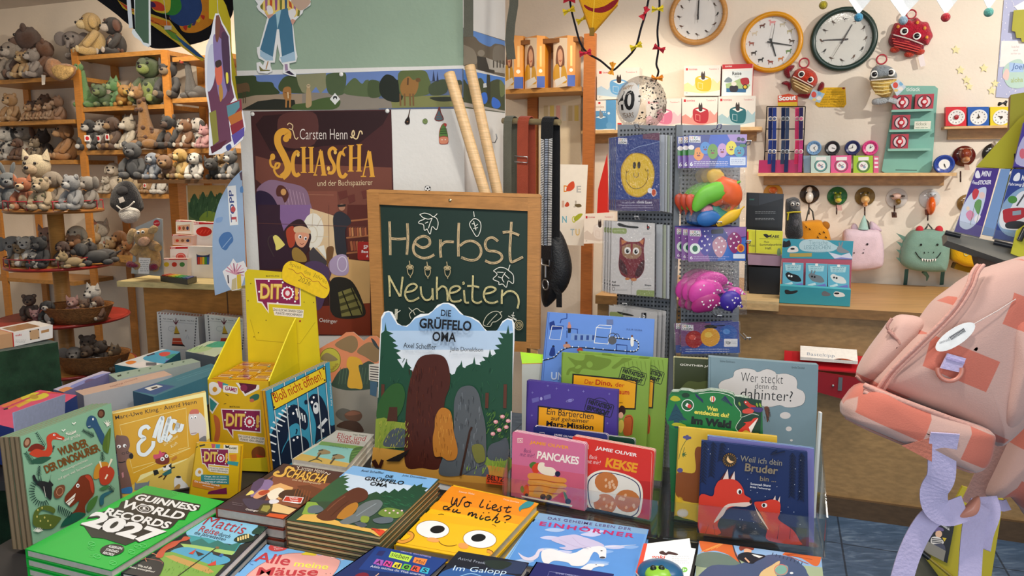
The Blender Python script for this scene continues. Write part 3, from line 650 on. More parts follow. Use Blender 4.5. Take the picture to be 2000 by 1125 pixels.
# --- forest picture book (a plain woodland in place of the story's beasts)
def art_forest(a):
 a.c(600,880,5.627)
 a.p('7fb4e6','+500 165 950 135-150 160-950-170');a.p('c6daee','+420 250 910 170-80 100-770-50-150-90')
 a.p('2d5a3c','+380 280 80-10-60 30 70 0-50 30 35 20-55 20 70 30-50 20 60 50-180 90-200 0-100-20 60-60');a.p('234a34','+680 480 80-30 40 25 60-35 40 25 60-45 40 30 60-40 40 30 80-70 20 20 70-30-10 40 70 10-40 30 50 30-190 170-390 0-140-80')
 for i in range(30):rg=RG(i);x,y=rg.uniform(780,1150),rg.uniform(480,620);a.l('2f6a48',6,[(x,y),(x+40,y+16)])
 a.p('86a846','+0 560 100 10 60 70-80 60-140 0');a.q('5f6e78','+20 620 100-20 60 50-80 40-90-10');a.p('e0b258','+-40 700 200 0 240 100 300 60 250 0-90 130-160-90-500-100-320-40')
 a.q('5a3024','+100 720 90-70 90-90 120-80 80-50 80-25 80 25 30 50-30 60-140 60-80 80-120 80-120 10');a.l('7a4634',10,'+220 660 110-100 90-60',3);a.l('4a261c',9,'+260 720 120-110 80-60',3)
 a.q('b3792e','+330 720 70-80 70-50 70-20 20 40-50 80-80 60-90 0');a.q('6a7478','+360 780 160-90 40-70 100-60 120-20 50 40-40 70-90 70-180 70-100 20');a.l('87939a',9,'+540 720 120-80 100-60',3)
 a.q('6f8a3c','+780 690 80-60 120 10 80 40-60 60-140-10');[a.e('e8c4cc',860+45*i,660+(i%2)*26,12,9)for i in range(5)]
 a.q('5c6872','+720 760 100-30 120 10-20 50-140 10');a.q('4d5862','+520 800 80-20 60 40-60 25');a.q('83993e','+600 720 80 10-20 60-70-10')
 a.t('20242c','Axel Scheffler',590,228,840,256,22,.0,8);a.t('20242c','Julia Donaldson',1040,282,1305,318,22,.0,8)
 a.t('14161c','DIE',855,292,935,302,26,.02,12);a.t('14161c','GRÜFFELO',622,320,1050,376,48,.02,26);a.t('14161c','OMA',682,378,872,404,40,.02,22)
 a.p('d8482c','+700 850 130 20 50 30-30 80-50-40');a.t('222','BELTZ',705,872,800,886,16,.01)
lying('forest picture book with pale blue sky and shaggy brown and grey mounds, topmost','+690 909 169 27-117 112-185-33',.752,.0118,'2d4a38',art_forest,9,'forest picture book from the top of the tall thin pile','forest picture books',4,edge='6a4a2c',page='e9ca8e',bt=.002)
# --- pale book with two animals by a lake
def art_lake(a):
 a.c(400,700,4.327)
 a.p('b3b4ae','+1115 605 315 35-50 120-395-55');a.p('6f9a56','+985 700 400 50-15 25-410-45');a.p('7fb8b4','+960 730 410 45-60 125-490-90');a.p('c2a254','+820 805 490 100-40 55-570-80')
 a.q('3f6a3c','+1260 760 140 0-20 140-100 20-60-40');[a.l('5d8a4c',7,[(1240,790+22*i),(1340,770+22*i)])for i in range(6)]
 a.t('9a2436','Eliot und',1115,672,1352,700,44,-.005,10);a.t('9a2436','Isabella',1122,705,1305,728,40,-.005,10);a.t('55605a','Ingo Siegner',1255,652,1375,664,16);a.t('3f6a62','und das Abenteuer am Fluss',1050,740,1210,768,14)
 for x,y in((1000,790),(1120,830)):a.q('8d7a58',[(x-50,y+20),(x-10,y-22),(x+50,y-8),(x+60,y+12),(x+10,y+20)]);a.l('3a3a34',10,[(x-40,y-10),(x,y-18)]);a.l('4a3f30',14,[(x-60,y+60),(x-20,y+10)])
 a.l('3f4a30',8,'+860 880 80-30 50 20',4)
lying('pale picture book of two small animals by a lake, topmost of its pile','+657 840 74 8-37 76-132-22',.755,.018,'c9c4b4',art_lake,2,'lake picture book from the top of the pile before the orange rocky display','lake picture books',5)
# --- yellow book with eyes
def art_yellow(a):
 a.c(680,1000,5)
 a.p('f0901e','+1000-260 870 180-90 140-900-170');a.p('f2a01e','+880-110 900 170-60 70-960-170');a.p('f6b81e','700 0 1750 140 1700 200 640 60')
 a.l('c9860e',4,'400 320 980 -240');a.l('b0640e',4,'1430 440 1830 -60');a.l('c98a12',3,'420 290 1480 470')
 for x,y,px_,py_ in((825,170,872,170),(1285,265,1272,252)):
  a.e('a8741a',x,y,166,90,4,28);a.e('f2f5f6',x,y,160,85,4,28);a.e('17181a',px_,py_,72,38,-6,24)
 a.e('f0a860',830,272,66,22,8);a.e('f0a056',1125,330,52,30,10)
 a.l('7a4a12',6,'+885 285 25 27 50 18 60 0 40-10',4);a.l('7a4a12',6,'+880 25 30-5 25 5',4);a.l('7a4a12',6,'+1405 122 20 3 20 17',4)
 for dx,dy in((0,0),(775,180)):
  a.l('7a4a12',34,[(x+dx,y+dy)for x,y in prs('+450 255 70 37 80-22 32-40-22-25-30-5')],4);a.l('e8a040',26,[(x+dx,y+dy)for x,y in prs('+450 255 70 37 80-24 28-38-20-22-26-4')],4)
 ink='15151a'
 a.c(860,940,9.0)
 def script(w,*ps):
  for p in ps:a.l(ink,w,p,5)
 a.c(600,880,5.627)
 a.c(400,850,2.857)
 script(6.5,'+1385 345-9 35 12 5 20-33-4 38 12 2 24-42 16-5','+1470 372-20 6 2 20 20-2 4-18-14-8 28 10','+1555 358-20 34 5 10 16-4','+1582 382-10 23 10 5 14-6','+1606 405 20-7-2-10-16 6-4 18 18 6 18-8','+1660 398-12 4 4 16-10 8-12-6','+1698 395-18 29 12 6 14-6','1668 405 1712 402')
 script(6.5,'+1356 398-21 0-3 14 16 2 14-12','+1400 380-40 28-4 8 14-2','+1392 412-10 12 12 4 18-14','+1412 414-8 12 8 6 16 0','+1478 430-10 16 18-14 10 2-8 18 18-12 10 2-8 16 14 2','+1546 446-12 18 10 4 12-6','+1592 456-20 0-8 12 12 6 20-6','1640 436 1602 478','+1612 466 18-8 2 10-12 16 14 2 14-8','+1668 456 22-8 18 8-12 12-16 4')
 a.e(ink,1585,432,3.5,3);a.e(ink,1555,432,3.5,3);a.e(ink,1676,486,4,3.2);a.e(ink,1592,368,3.5,3)
 a.t('f8e0c0','Susanne Weber',1415,318,1505,334,10,0,4);a.t('f8e0c0','Tanja Jeschke',1660,362,1750,382,10,0,4)
 a.q('2f8f94','+1800 368 38 4-23 28-45 12-10 13-8-13 8-17');a.p('8a1a2c','+1265 655 85 13-12 16-86-12')
 a.t('f2d0c0','arsEdition',1262,668,1340,680,9,.01)
lying('bright yellow picture book with two big cartoon eyes and black brush title, topmost','+880 946 172 37-104 113-196-36',.705,.024,'f2c01e',art_yellow,2,'yellow picture book with big eyes from the top of its pile','yellow picture books',6,page='d9c9a0')
# --- blue unicorn book
def art_unicorn(a):
 a.c(980,980,6.25)
 a.p('7fa8cf','430 110 1790 300 1770 400 380 210');a.p('5b98df','100 520 350 240 1750 400 1600 906 500 906 10 700');a.p('8cc0f0','+430 110 10 2-350 588-80-10')
 rg=RG(3)
 for i in range(16):x,y=rg.uniform(250,1550),rg.uniform(330,800);a.q(('a9c6ee','c6cdf0','88b4ec')[i%3],[(x-120,y),(x-20,y-24),(x+130,y-4),(x+30,y+26)])
 a.l('3a78c0',5,'440 112 70 700')
 a.t('5a3f7a','DAS GEHEIME LEBEN DER',558,212,1575,350,30,.005,8,1.15)
 a.t('c0306e','EINHÖRNER',455,288,1610,442,62,.03,16,1.25)
 w='e9ecf0'
 a.q('dcd6e8','+200 620 60 40 70 20 70-30 40-60 60-20 20 30-50 10-30 70-80 40-100-20');a.q('c9c4e4','+600 460 260-60 140 30 180 60 70 50-120 20-130 0-180 30-120-30 80-20')
 a.q(w,'+480 640 30-50 90-15 100 25 100 30 100-10 100-50 100-20 100-10 70 30 5 70-10 50-65 0-20-50-50-30-40 50-30 60-70 60-130 0-60-40-160-20-80 40-60-30')
 a.l('b8b0d4',6,'+860 430 100 90 130 40',4);a.l('b8b0d4',6,'+700 460 180 80 180 35',4);a.l('f4f4f8',8,'1260 550 1640 525',0,.7);a.e('2a2a30',1218,598,14,7);a.e('3a3a40',1230,680,34,12)
 a.q(w,'+960 820 90-60 70 0 60 0 70 5-10 25-60 0-60 20-40 30-100-4');a.e('2a2a30',1152,768,8,5)
lying('sky blue picture book of a white unicorn with magenta title, topmost','+1048 1001 219 33-28 104-257-42',.683,.03,'6aa4e4',art_unicorn,1,'blue unicorn book, under the topmost one before the cookery board books','unicorn books',7)
# --- light blue pig book
def art_pig(a):
 a.c(420,1020,5.882)
 a.l('5a8ec4',5,'690 200 130 618');a.q('f2b0a8','+330 640 140-120 120-70 150-70 160-25 240 5 160 30 120 40 10 40-40 90-60 80-30 120-1000 0')
 a.l('8a5a5a',4,'+330 640 140-120 120-70 150-70 160-25 240 5 160 30 120 40 20 40-50 90-60 80',4)
 a.q('f6c4bc','+1320 410 30-45 50-3 5 38-45 20');a.q('f6c4bc','+1450 425 30-30 60-5-10 20-70 25');a.r('8a5a5a',3,1365,390,40,28,-15,14);a.e('6a4a4a',1275,592,6,4);a.e('6a4a4a',1325,588,6,4)
 a.e('d84a4a',735,280,122,54,-8);[a.t('fff',t,655+10*i,250+22*i,800-6*i,240+22*i,14)for i,t in enumerate(('Das','Mitmach-Buch','für kleine','Mäuse'))]
 a.q('e8d03c','+990 370 70-35 80 5 20 40-100-2');a.q('b8b4d8','+1190 330 50-20 50 10-30 50-60 10-30-10');a.l('5a6478',4,'1095 300 1200 330',4);a.l('5a6478',4,'+1280 340 60-10 50-15 10 10',4);a.l('5a6478',4,'1040 320 1060 310');a.q('f2e27a','+820 290 40-20-10 30')
 a.t('c8404a','Alle',440,445,840,500,108,.015,45);a.t('f4ec6a','meine',900,505,1290,545,62,.02,20);a.t('c8404a','Mäuse',468,612,1170,616,96,.02,40);a.r('5a86c0',6,440,465,40,22,0,14,90,330)
lying('light blue picture book with a pink pig and red title beside the meadow book','+531 1049 209 24-50 137-290-30',.683,.03,'7fbcf2',art_pig,1,'light blue pig book, under the topmost one','pig picture books',8)
# --- navy books at the table's front edge
def art_seven(a):
 a.c(680,1000,5)
 a.p('1f3f86','+290 330 670 110-60 200-800-80');a.p('2a2f66','+300 380 70 0-40 50-60-10');a.t('b4a8d8','Sabine Bohlmann',512,385,805,448,22,.0,4)
 a.p('b8e04a','+420 385 210 47-40 58-195-50');a.t('1c2430','sieben',412,430,580,470,42,.0,14);a.p('f08a3c','+650 440 125 22-30 58-115-30');a.t('1c2430','Mal',655,492,735,506,30,.0,10)
 for i,(c,t)in enumerate((('a85ab8','A'),('d84a9a','N'),('e8d83a','d'),('6ac03c','e'),('e85a3c','R'),('3ab4d0','S'))):
  x,y=250+90*i,460+16*i;a.p(c,[(x+30,y-4),(x+98,y+12),(x+76,y+66),(x-6,y+44)]);a.t('1c1c28',t,x+14,y+42,x+62,y+52,36,.02,16)
 a.t('d8dcec','Adele möchte die Welt umarmen',215,538,745,628,22,.0,6);a.l('e8b8a0',8,'300 600 250 640')
 a.q('7a1f34','+80 610 70-20 50 20-20 30-110 0')
lying('navy blue children\'s book with letters on coloured flags across its cover','+738 1063 144 23-92 82-158-31',.73,.024,'1b2f66',art_seven,2,'navy flag-letter book from the top of its pile','navy flag-letter books',9)
def art_gallop(a):
 a.c(680,1000,5)
 a.p('191c26','+1040 378 720 117-20 65-840-40');a.q('2c3a5a','+1450 500 110-20 180 20-20 100-220-10-100-30');a.q('2e5a9a','+900 600 150-60 150 20 300 40 150 40-250 80-500-20');a.q('24302a','+1330 480 120-10 150 30-100 60-120-20')
 a.t('9aa4b4','Astrid Frank',1070,462,1335,512,24,.0,6,1.1);a.t('cfe6f6','Im Galopp',1012,585,1530,625,64,-.005,26)
 for c in('3f6fae','88b8e0'):a.l(c,8,'+1060 640 140-40 130 40',4)
lying('dark blue horse book with pale script title beside the navy flag-letter book','+889 1075 144 24-48 73-153-26',.732,.024,'1a2030',art_gallop,2,'%s dark blue horse book from the top of its pile','dark blue horse books',10)
def art_orn(a):a.c(980,980,6.25).l('8a90c0',4,'+560 906 20-56 550 85').t('aab0d8','EMMA CARROLL',660,880,930,920,20)
lying('indigo book with silver scroll ornaments lying before the unicorn book','+1040 1096 159 25-34 64-162-25',.715,.024,'1f2766',art_orn,2,'indigo scroll book from the top of its pile','indigo scroll books',11)
# --- dragon book before the acrylic stand
def art_dragon(a):
 a.c(1280,840,3.947)
 a.p('8fb4dc','+345 785 935 130 10 145-970-60');a.p('a9b894','+320 960 980 100 10 240-1010 0');a.q('6a7f74','+330 960 130-20 160 50 20 70-320-10')
 a.q('d8692c','+345 790 155 10 80 70 40 70 30 80-90-60-100-30-100 0');[a.l('f0a050',5,[(560,850),(350+40*i,940-10*i)])for i in range(4)];a.l('3a3a48',10,'+500 800 80 50 40 110 40 70',4)
 a.q('d8692c','+980 960 80-40 210-8 10 68-40 70-110-60-80-20');[a.l('b04a1c',5,[(1000,960),(1270-30*i,930+34*i)])for i in range(4)]
 a.q('4a5a7c','+400 1060 220-20 140-50 140-30 140 20 80 50 50 70 20 200-890 0');a.q('e0c088','+800 1120 100-80 60-30-20 80-20 210-100 0');[a.l('2c3850',6,[(900+28*i,965+9*i),(908+28*i,945+9*i)])for i in range(9)]
 a.q('7fb0a0','+920 1080 40-40 60 10-10 60-70 10');a.r('d86a6a',5,968,1076,50,40);a.e('e6ecee',1050,1102,14,8)
 a.e('e8b08c',712,930,30,30);a.q('8a3a24','+645 910 15-20 60-5 40 15-10 25-50-13-40 18');a.q('1c1c22','+640 960 60-20 60 10 90 20-70 40-40 20-90-30');a.p('f0ece4','+740 955 30 5 60 15-30 10-40-15');a.l('e8b08c',12,'690 985 725 1020')
 a.t('2c3448','Briony May Smith',705,862,960,900,26,.005,4)
lying('picture book of a dark dragon with orange wings and red-haired rider before the fox books','+1366 1056 238 32 8 78-260-32',.665,.02,'9ab4c4',art_dragon,1,'dragon picture book, under the topmost one','dragon picture books',12)
for i in(0,3,2,1,8,9,10,7,5,4,6,11):lay(*LY[i][0],**LY[i][1])
# --- hanging toy card lying on the table between the books
pc=thing('toy_card','white header card with red edge and a blue-green toy lying beside the unicorn books','toy pack',onz(1300,1100,TZ))
P0=onz(1250,1120,.69);b=MB();n_=V((.0,-.32,1)).normalized()
B_=cp(980,800,3.462,'+985 905 285-35 10 65 32 5-22 100-20 85-350 0-15-25');board(b,P0,n_,B_,.002,'f4f4f2','e8e8e6')
a=Art(b,P0,n_);a.c(980,800,3.462);a.p('e2482e','+985 905-25 0-55 195 30 25');a.t('d83a2e','goki',1008,1012,1098,1016,30,.02,8);a.q('3a1414','+1066 962 24-7 20 13 20-10 60 17-10 10-50-7-20 7-40-10');a.e('7ac043',1236,1082,20,18);a.t('fff','3+',1224,1090,1248,1090,15,.01);a.w('b0b0b4',1150,985,1270,1045,5,4)
put('header_card',b,'print',pc)
b=MB();c_=onp(1290,1118,P0+n_*.012,n_);b.ball(c_,(.05,.05,.02),'1f5f8a',nu=16);put('toy',b,'plastic',pc)
b=MB();b.ball(onp(1286,1122,P0+n_*.026,n_),(.03,.03,.014),'8fc83c');[b.ball(onp(1276+16*i,1110,P0+n_*.038,n_),.007,'1c2a1c')for i in range(2)];put('face',b,'plastic',pc)
# === books and displays standing on the table
BASE=TZ
def convex(p):
 c=[(p[i][0]-p[i-1][0])*(p[(i+1)%len(p)][1]-p[i][1])-(p[i][1]-p[i-1][1])*(p[(i+1)%len(p)][0]-p[i][0])for i in range(len(p))]
 return p if all(x>=-1e-6 for x in c)or all(x<=1e-6 for x in c)else None
def stand(label,px,bx,by,z,yaw,tilt,th,col,art,cnt=0,what='',group=None,dz=0,side=(0,0),**kw):
 o=onz(bx,by,z)if z<1.2 and not isinstance(z,str)else at(bx,by,float(z));n=nrm(yaw,tilt);px=prs(px)
 v=(UP-n*n.z).normalized();zm=BASE+.002+(cnt+1)*(th+.0015)*max(0,n.z)
 P=[onp(x,y,o,n)for x,y in px];P=[p+v*((zm-p.z)/v.z)if p.z<zm else p for p in P];px=[proj(p)for p in P]
 t=book(label,P,n,th,col,art,o,convex(px),group,**kw)
 if cnt:
  h=UP.cross(n).normalized();stack(t,cnt,-n*(th+.0015)+h*side[0]+UP*side[1],what,.0015)
 return t
# --- dinosaur books
def art_dino(a):
 a.c(0,780,6.617)
 def fern(x0,y0,x1,y1,n=9,l=50,c='1f3a38',w=9):
  a.l(c,5,[(x0,y0),(x1,y1)]);dx,dy=x1-x0,y1-y0;L=math.hypot(dx,dy)
  for i in range(n):
   t=(i+.5)/n;x,y=x0+dx*t,y0+dy*t;q=l*(1-.5*t)
   for s in(1,-1):a.l(c,w,[(x,y),(x+q*(dx/L*.6-s*dy/L*.8),y+q*(dy/L*.6+s*dx/L*.8))],0,.6)
 a.e('6a4030',350,560,46,70,18);a.e('b08468',350,555,28,44,18);a.e('4a2f26',1308,185,48,58,10);a.e('7a5340',1305,185,30,38)
 fern(580,620,470,430);fern(660,690,700,600,6,30)
 a.q('7a2a22','+365 670 35-70 70-28 70 18 40 50-80 20');a.q('c8452e','+385 690 85-50 110 20 30-60-10-100 40-50 80-20 60 40 50 20-10 35-80-5-50 0-25 40 15 80-20 70-60 40-120 0-80-30')
 a.e('fff',700,460,14,14);a.e('222',702,460,6,7);a.l('fff',7,'730 497 800 512')
 a.q('2f5a48','+400 800 70-40 90-20 100 10-40 40-80 40-100 0');fern(440,840,330,690,8,60,'2f5a48',14)
 a.l('f0ece0',12,'+850 440 70 10 60-40',4)
 a.t('ece8dc','Kleine',860,470,985,430,50,-.005,10);a.t('ece8dc','und große',820,560,1040,490,55,-.005,10)
 a.t('7a4a1e','WUNDER',775,735,1150,605,108,.03,0,.95);a.t('7a4a1e','DER DINOSAURIER',600,960,1305,665,108,.03,0,.92)
 a.t('e6e2d4','Wissensgeschichten',800,950,1140,800,36);a.t('e6e2d4','auf ganz viel Sachwissen',760,1055,1200,850,40)
 a.q('2f5478','+1115 320 25-90 50-20 50 30 30 70 50 100 30 60 0 130-50-40-60-130-40-65-50 10');a.e('fff',1202,255,10,16);a.l('e6ecec',7,'1140 350 1170 345')
 fern(1220,480,1070,400);a.q('55702e','+1330 640 10-120 60-120 30-30 0 100-20 170-20 60');a.l('7a9444',5,'1395 690 1400 420')
 for i in range(7):t=R(-150+40*i);a.l('f0ece0',18,[(1385,330),(1385+50*cos(t),310+50*sin(t)*.9)],0,.7)
 for x,y in((820,400),(955,310)):a.l('f4f2e8',14,[(x-22,y-8),(x,y+10),(x+24,y-16)])
 fern(1330,800,1320,680,6,45)
 a.q('c98a2e','+1210 1020 20-140 60-60 90-10 30 60-80 30-40 110');a.q('b8402a','+1290 900 110-40 70 50 5 70-55 100-80 30-50-50');a.l('f0e4cc',26,'1290 800 1310 880',0,.5);a.l('f0e4cc',28,'1445 770 1400 880',0,.5);a.l('f0e4cc',20,'1390 970 1360 1030')
 a.q('26262c','+420 1000 30-20 50 110 120-10 40-110-10 80 40 60-90 40-60-20-70-30');fern(500,1000,510,860,7,45)
 a.c(0,940,6.08)
 a.q('26262c','+430 0 170 30 10 180-50-20-60-90');a.l('e6e2d4',5,'520 60 545 190')
 for i in range(18):t=R(60+12*i);a.l('1f3a38',13,[(500+90*cos(t),120+120*sin(t)),(500+160*cos(t),120+185*sin(t))],0,.5)
 a.q('7a4a34','+640 130 40-70 80-15 10 65-50 80-60 10');a.r('c08a6a',7,710,120,36,48,20)
 a.q('7a3420','+770 240 10-70 70-80 70-90 40-60 100-20 50 80 10 140-60 80-50 80 0 100-110 0-80 20 80-90 40-100-90 70-30-10');a.p('f0ece0','+780 250 120-110-20 80-60 70');a.l('7a3420',8,'790 262 890 190')
 a.e('fff',924,52,20,24);a.e('222',926,54,9,12);a.q('b8442e','+1010-60 50-10 45 80 5 130-30-40-20-100')
 a.q('4a7a3c','+1030 330 30-90 100-70-30 110-70 80');a.q('1f5a4a','+720 540 60-100 120-70 120 20-120 90-100 40');a.q('2f6a78','+1190 280 0-100 70-50 80-20-40 40-60 40-10 80');fern(1350,130,1300,60,5,50);a.q('3f7a4a','+1180 90 80-40 40 10-60 45')
 a.q('5a6a2e','+390 450 20-90 70-60 100-10 75 40-15 50-50-20-90-20-40 60 100-10 160 40-20 50-80 80-140 0-80-40');[a.e('c9c06a',x,y,9,13)for x,y in((450,340),(500,315),(440,420),(530,430),(570,470),(600,520),(480,470))]
 for i in range(8):a.l('1f3a38',14,[(700+22*i,285+12*i),(690+18*i,370+10*i)],0,.5)
 for i in range(8):t=R(-170+22*i);a.l('f4f2e8',14,[(455,600),(455+60*cos(t),595+50*sin(t))],0,.6)
t=stand('upright green dinosaur picture book, front copy of four, beside the record books','37 853.5 217 787 236 985 66 1085',66,1082,TZ,72,7,.016,'86b294',art_dino,3,'','dinosaur books',dz=0,edge='9a8466',page='b08a66')
for o in[o for o in bpy.data.objects if o.get('group')=='dinosaur books' and o is not t]:
 k=round((V(o.location)-V(t.location)).length/.0175);o['label']=f'upright green dinosaur picture book, {ORD[k-1]} counting from the front copy'
# --- yellow cow book
def art_cow(a):
 a.c(200,740,5.113)
 a.p('f2e6a0','+95 255 940-145 75 790-930 200');a.p('d8a226','+105 350 900-170 35 460-180 150-480 170-80 165-130 5');a.q('dcbc58','+300 1060 260-140 290-120 250-200 10 525-820 0')
 a.t('2c2018','Marc-Uwe Kling · Astrid Henn',135,420,945,258,52,.005,0,1.05)
 a.l('f0dc8a',6,'+195 560-23-98 663-172 23 390-98 25');a.l('f0dc8a',5,'275 810 310 940 880 690');a.l('f0dc8a',5,'300 890 520 830');a.l('f0dc8a',5,'680 760 870 690')
 for c,w in(('b8821a',48),('e9f0f2',38)):
  a.l(c,w,'+470 500-30-25-50 25-15 60 45 30-20 20-40 50 10 80 60 15 70-75 10-60',6);a.l(c,w,'+515 590 45-140 40-65-10 85-25 100 7 50 28-10',6)
  a.l(c,w,'+740 430-40-10-20 50 10 60 40-10 25-80-10 60 35 10 20-60',6);a.l(c,w,'+600 610 40-140 32-85-17 95-23 90 8 45 50-55',4)
 a.t('f2e6b0','Die schlaue',620,672,755,580,34,0,10);a.t('f2e6b0','Kuh',690,690,750,650,34,0,8)
 a.q('7a5a52','+130 590 50-25 70 15 25 80-15 60 40 25 5 45-55 10-10 60 40 140 10 125-120 0-20-265');a.e('1a1414',288,772,22,28);a.e('fff',165,675,20,17);a.e('fff',222,668,18,17);a.e('1a1414',160,680,8,8);a.e('1a1414',230,672,8,8);a.r('1a1414',4,210,745,14,10);a.r('1a1414',4,250,735,14,10);a.l('1a1414',10,'+160 830 30 5 40-10',3);a.p('c98a90','+190 940 20-10 5 50-15 10')
 a.q('3a78b0','+190 1100 100-20 0 60-100 0')
 a.q('d6ccc8','+865 350 95-20 70 90 5 180-60 10-15-70-40 20-45-20');a.q('c86a5a','+870 350 20-40 60-5 15 40-45 5');a.e('fff',893,388,14,14);a.e('fff',928,382,14,14);a.e('2a2a3a',893,392,6,7);a.e('2a2a3a',928,388,6,7);a.l('8a5a6a',6,'885 545 940 540');a.q('7a7a7e','+970 600 60-30 5 70-55 0')
 a.q('7a3020','+530 830 20-70 70-30 45 50-5 60-70 15');a.q('d0506a','+510 760 50-10 10-35 30 25 25-10-15 35-40 25-50 10');a.e('f4f2ee',600,800,22,20);a.e('f4f2ee',640,770,18,18);a.e('1a1414',598,802,7,9);a.e('1a1414',642,772,6,8)
 a.p('f0ede6','+600 880 90-40 0 60-80 20');a.p('222','+600 880 40-20-10 30');a.p('222','+660 870 30-30 0 60');a.p('2f6a6a','+595 950 95-60 0 50-70 30');a.l('4a2018',12,'640 960 610 1005');a.l('4a2018',12,'600 965 560 985');a.p('222','+505 915 45-10 15 40-45 20');a.p('c07a2a','+690 795 50-30 5 25-45 30');a.l('222',12,'690 890 725 880')
 a.q('dedede','+715 1040 15-60 50-10 20 40 50 50 10 65-120 0');a.e('222',760,980,26,12);a.q('b08a4a','+720 1090 40-40 20 20-30 55');a.p('7a828a','+325 1030 15 15 115-15 15-20-10 90-140 10')
t=stand('yellow picture book with a dancing cow and white script title, front copy of its row','218.6 807 402 766 418 955 240 985',240,978,TZ,27,7,.0075,'e0b848',art_cow,3,'yellow cow book behind the front copy, standing in the same row','yellow cow books',edge='f0e4a8',page='f0e6b0',bt=.002)
for i,o in enumerate([o for o in bpy.data.objects if o.get('group')=='yellow cow books' and o is not t]):o['label']=f'plain-topped yellow cow book, {ORD[i]} from the front of its upright row'
# --- speech-bubble game: logo used on several printed faces
def bubble(a,x,y,w,h,sl,tail=1):
 f=lambda u,v:(x+u*w,y+v*h+sl*u)
 a.p('f6e6d8',[f(-.03,-.03),f(1.02,-.06),f(1.04,1.04),f(.3,.98),f(.3,1.36),f(.13,.96),f(.04,.94)])
 a.p('8a1a4c',[f(0,.02),f(1,0),f(1.01,.98),f(.26,.92),f(.28,1.26),f(.15,.9),f(.06,.88)])
 for i in range(6):p=f((.08,.3,.62,.97,.5,.9)[i],(.5,.06,.1,.5,.93,.86)[i]);a.e('fff',p[0],p[1],w*.022)
 p0,p1=f(.1,.8),f(.6,.8);a.t('c98a1e','DIT',p0[0],p0[1],p1[0],p1[1],h*.62,.05);p0,p1=f(.1,.77),f(.6,.77);a.t('f2cf6a','DIT',p0[0],p0[1],p1[0],p1[1],h*.6,.02)
 c=f(.73,.53);n=13
 a.p('fff',[(c[0]+w*.155*(1 if i%2 else .82)*cos(PI*i/n),c[1]+sl*.0+w*.165*(1 if i%2 else .82)*sin(PI*i/n))for i in range(2*n)]);a.e('b81e3e',c[0],c[1],w*.105,w*.12);a.e('f6e0e0',c[0],c[1],w*.052,w*.062)
 p0,p1=f(.89,.8),f(.98,.8);a.t('f0b84a','!',p0[0],p0[1],p1[0],p1[1],h*.6,.06)
def slogan(a,x,y,w,sl,s):a.p('f8ecd8',[(x,y),(x+w,y+sl),(x+w*.98,y+sl+s*2.8),(x+w*.06,y+s*2.8)]);a.t('221a10','DAS GLEICHE DENKEN ODER',x+w*.03,y+s*1.2,x+w*.97,y+s*1.2+sl*.9,s*.85,.01);a.t('221a10','PUNKTE VERSCHENKEN!',x+w*.1,y+s*2.45,x+w*.94,y+s*2.45+sl*.8,s*.85,.01)
DY,DY2='e2b414','d9c414'
dt=thing('game_display','tall yellow cardboard counter display with raised back and magenta speech bubble','display',onz(470,960,TZ))
DO=onz(530,918,TZ);DN=nrm(-6,0);DR=UP.cross(DN).normalized()
def art_box(a):
 a.c(400,700,4.327)
 a.q('f4f0e8','+40 210 40-10 50 30 5 50-45 30-45-10-10-50');a.e('d89a2a',85,262,20,22);a.p('c8506a','+105 190 55 15-10 55-30-20');a.p('3aa0a0','+150 205 50 15-20 50-30-10')
 a.u('f6f0e4',155,225,278,285,10,18);a.t('a01e58','GAME!',168,268,268,288,36,.03)
 a.p('f4ece0','+260 205 200 20 0 35-120 60');a.p('5a1430','+285 205 155 17-10 33-90 45');a.e('8a2a4a',330,250,30,30);a.q('2f6a5a','+380 330 50-30 30 10-10 35-50 15');a.e('c86a4a',398,355,20,15)
 a.p('f4ece0','+35 310 85 70-55 90-25-30');a.p('2f8a8a','+40 330 65 55-40 65-20-20');a.q('c86a3a','+75 480 50 40 5 120-20 60-30-10 10-90');a.t('2a2010','MARTIN ANG',210,415,295,418,14,.01)
 bubble(a,145,430,320,180,14);slogan(a,278,640,230,30,21)
 a.q('8a4a1e','+395 790 45-45 60 15 10 70-30 80-60-20');a.p('b83a24','+430 810 70 20-20 70');a.u('c8502a',280,835,355,870,6,10);a.l('2a1a0a',4,'175 300 200 315');a.l('2a1a0a',4,'160 385 180 380')
W=(onp(405,741,DO,DN)-onp(526,755,DO,DN)).length
b=MB();FQ=[onp(x,y,DO,DN)for x,y in((405,741),(526,755),(540,950),(428,968))]
z1=FQ[0].z;A0=V((FQ[0].x,FQ[0].y,TZ));A1=A0+DR*W;dep=.24;bk=-DN*dep
for s_,P_ in(('front',[A0,A1,V((A1.x,A1.y,z1)),V((A0.x,A0.y,z1))]),):b.slab(P_,-DN*.004,DY)
a=Art(b,DO,DN,[proj(p)for p in(V((A0.x,A0.y,z1)),V((A1.x,A1.y,z1)),A1,A0)]);art_box(a)
b.slab([A0,A0+bk,A0+bk+UP*(z1-TZ),A0+UP*(z1-TZ)],DR*.004,DY2);b.slab([A1-DR*.004,A1-DR*.004+bk,A1-DR*.004+bk+UP*(z1-TZ),A1-DR*.004+UP*(z1-TZ)],DR*.004,DY2);b.slab([A0,A1,A1+bk,A0+bk],UP*.003,DY);put('tray',b,'card',dt)
b=MB();b.slab([A0-DR*.005+DN*.012,A1+DR*.02+DN*.012,A1+DR*.02+DN*.012+UP*.05,A0-DR*.005+DN*.012+UP*.03],DN*.003,'ead21e');put('front_lip',b,'card',dt)
BO=A0+bk-DN*.002
bp=[(478,533),(484,526),(606,536),(613,542),(629,760),(487,760)];b=MB();P_=[onp(x,y,BO,DN)for x,y in bp];b.slab(P_,-DN*.004,'dcc414')
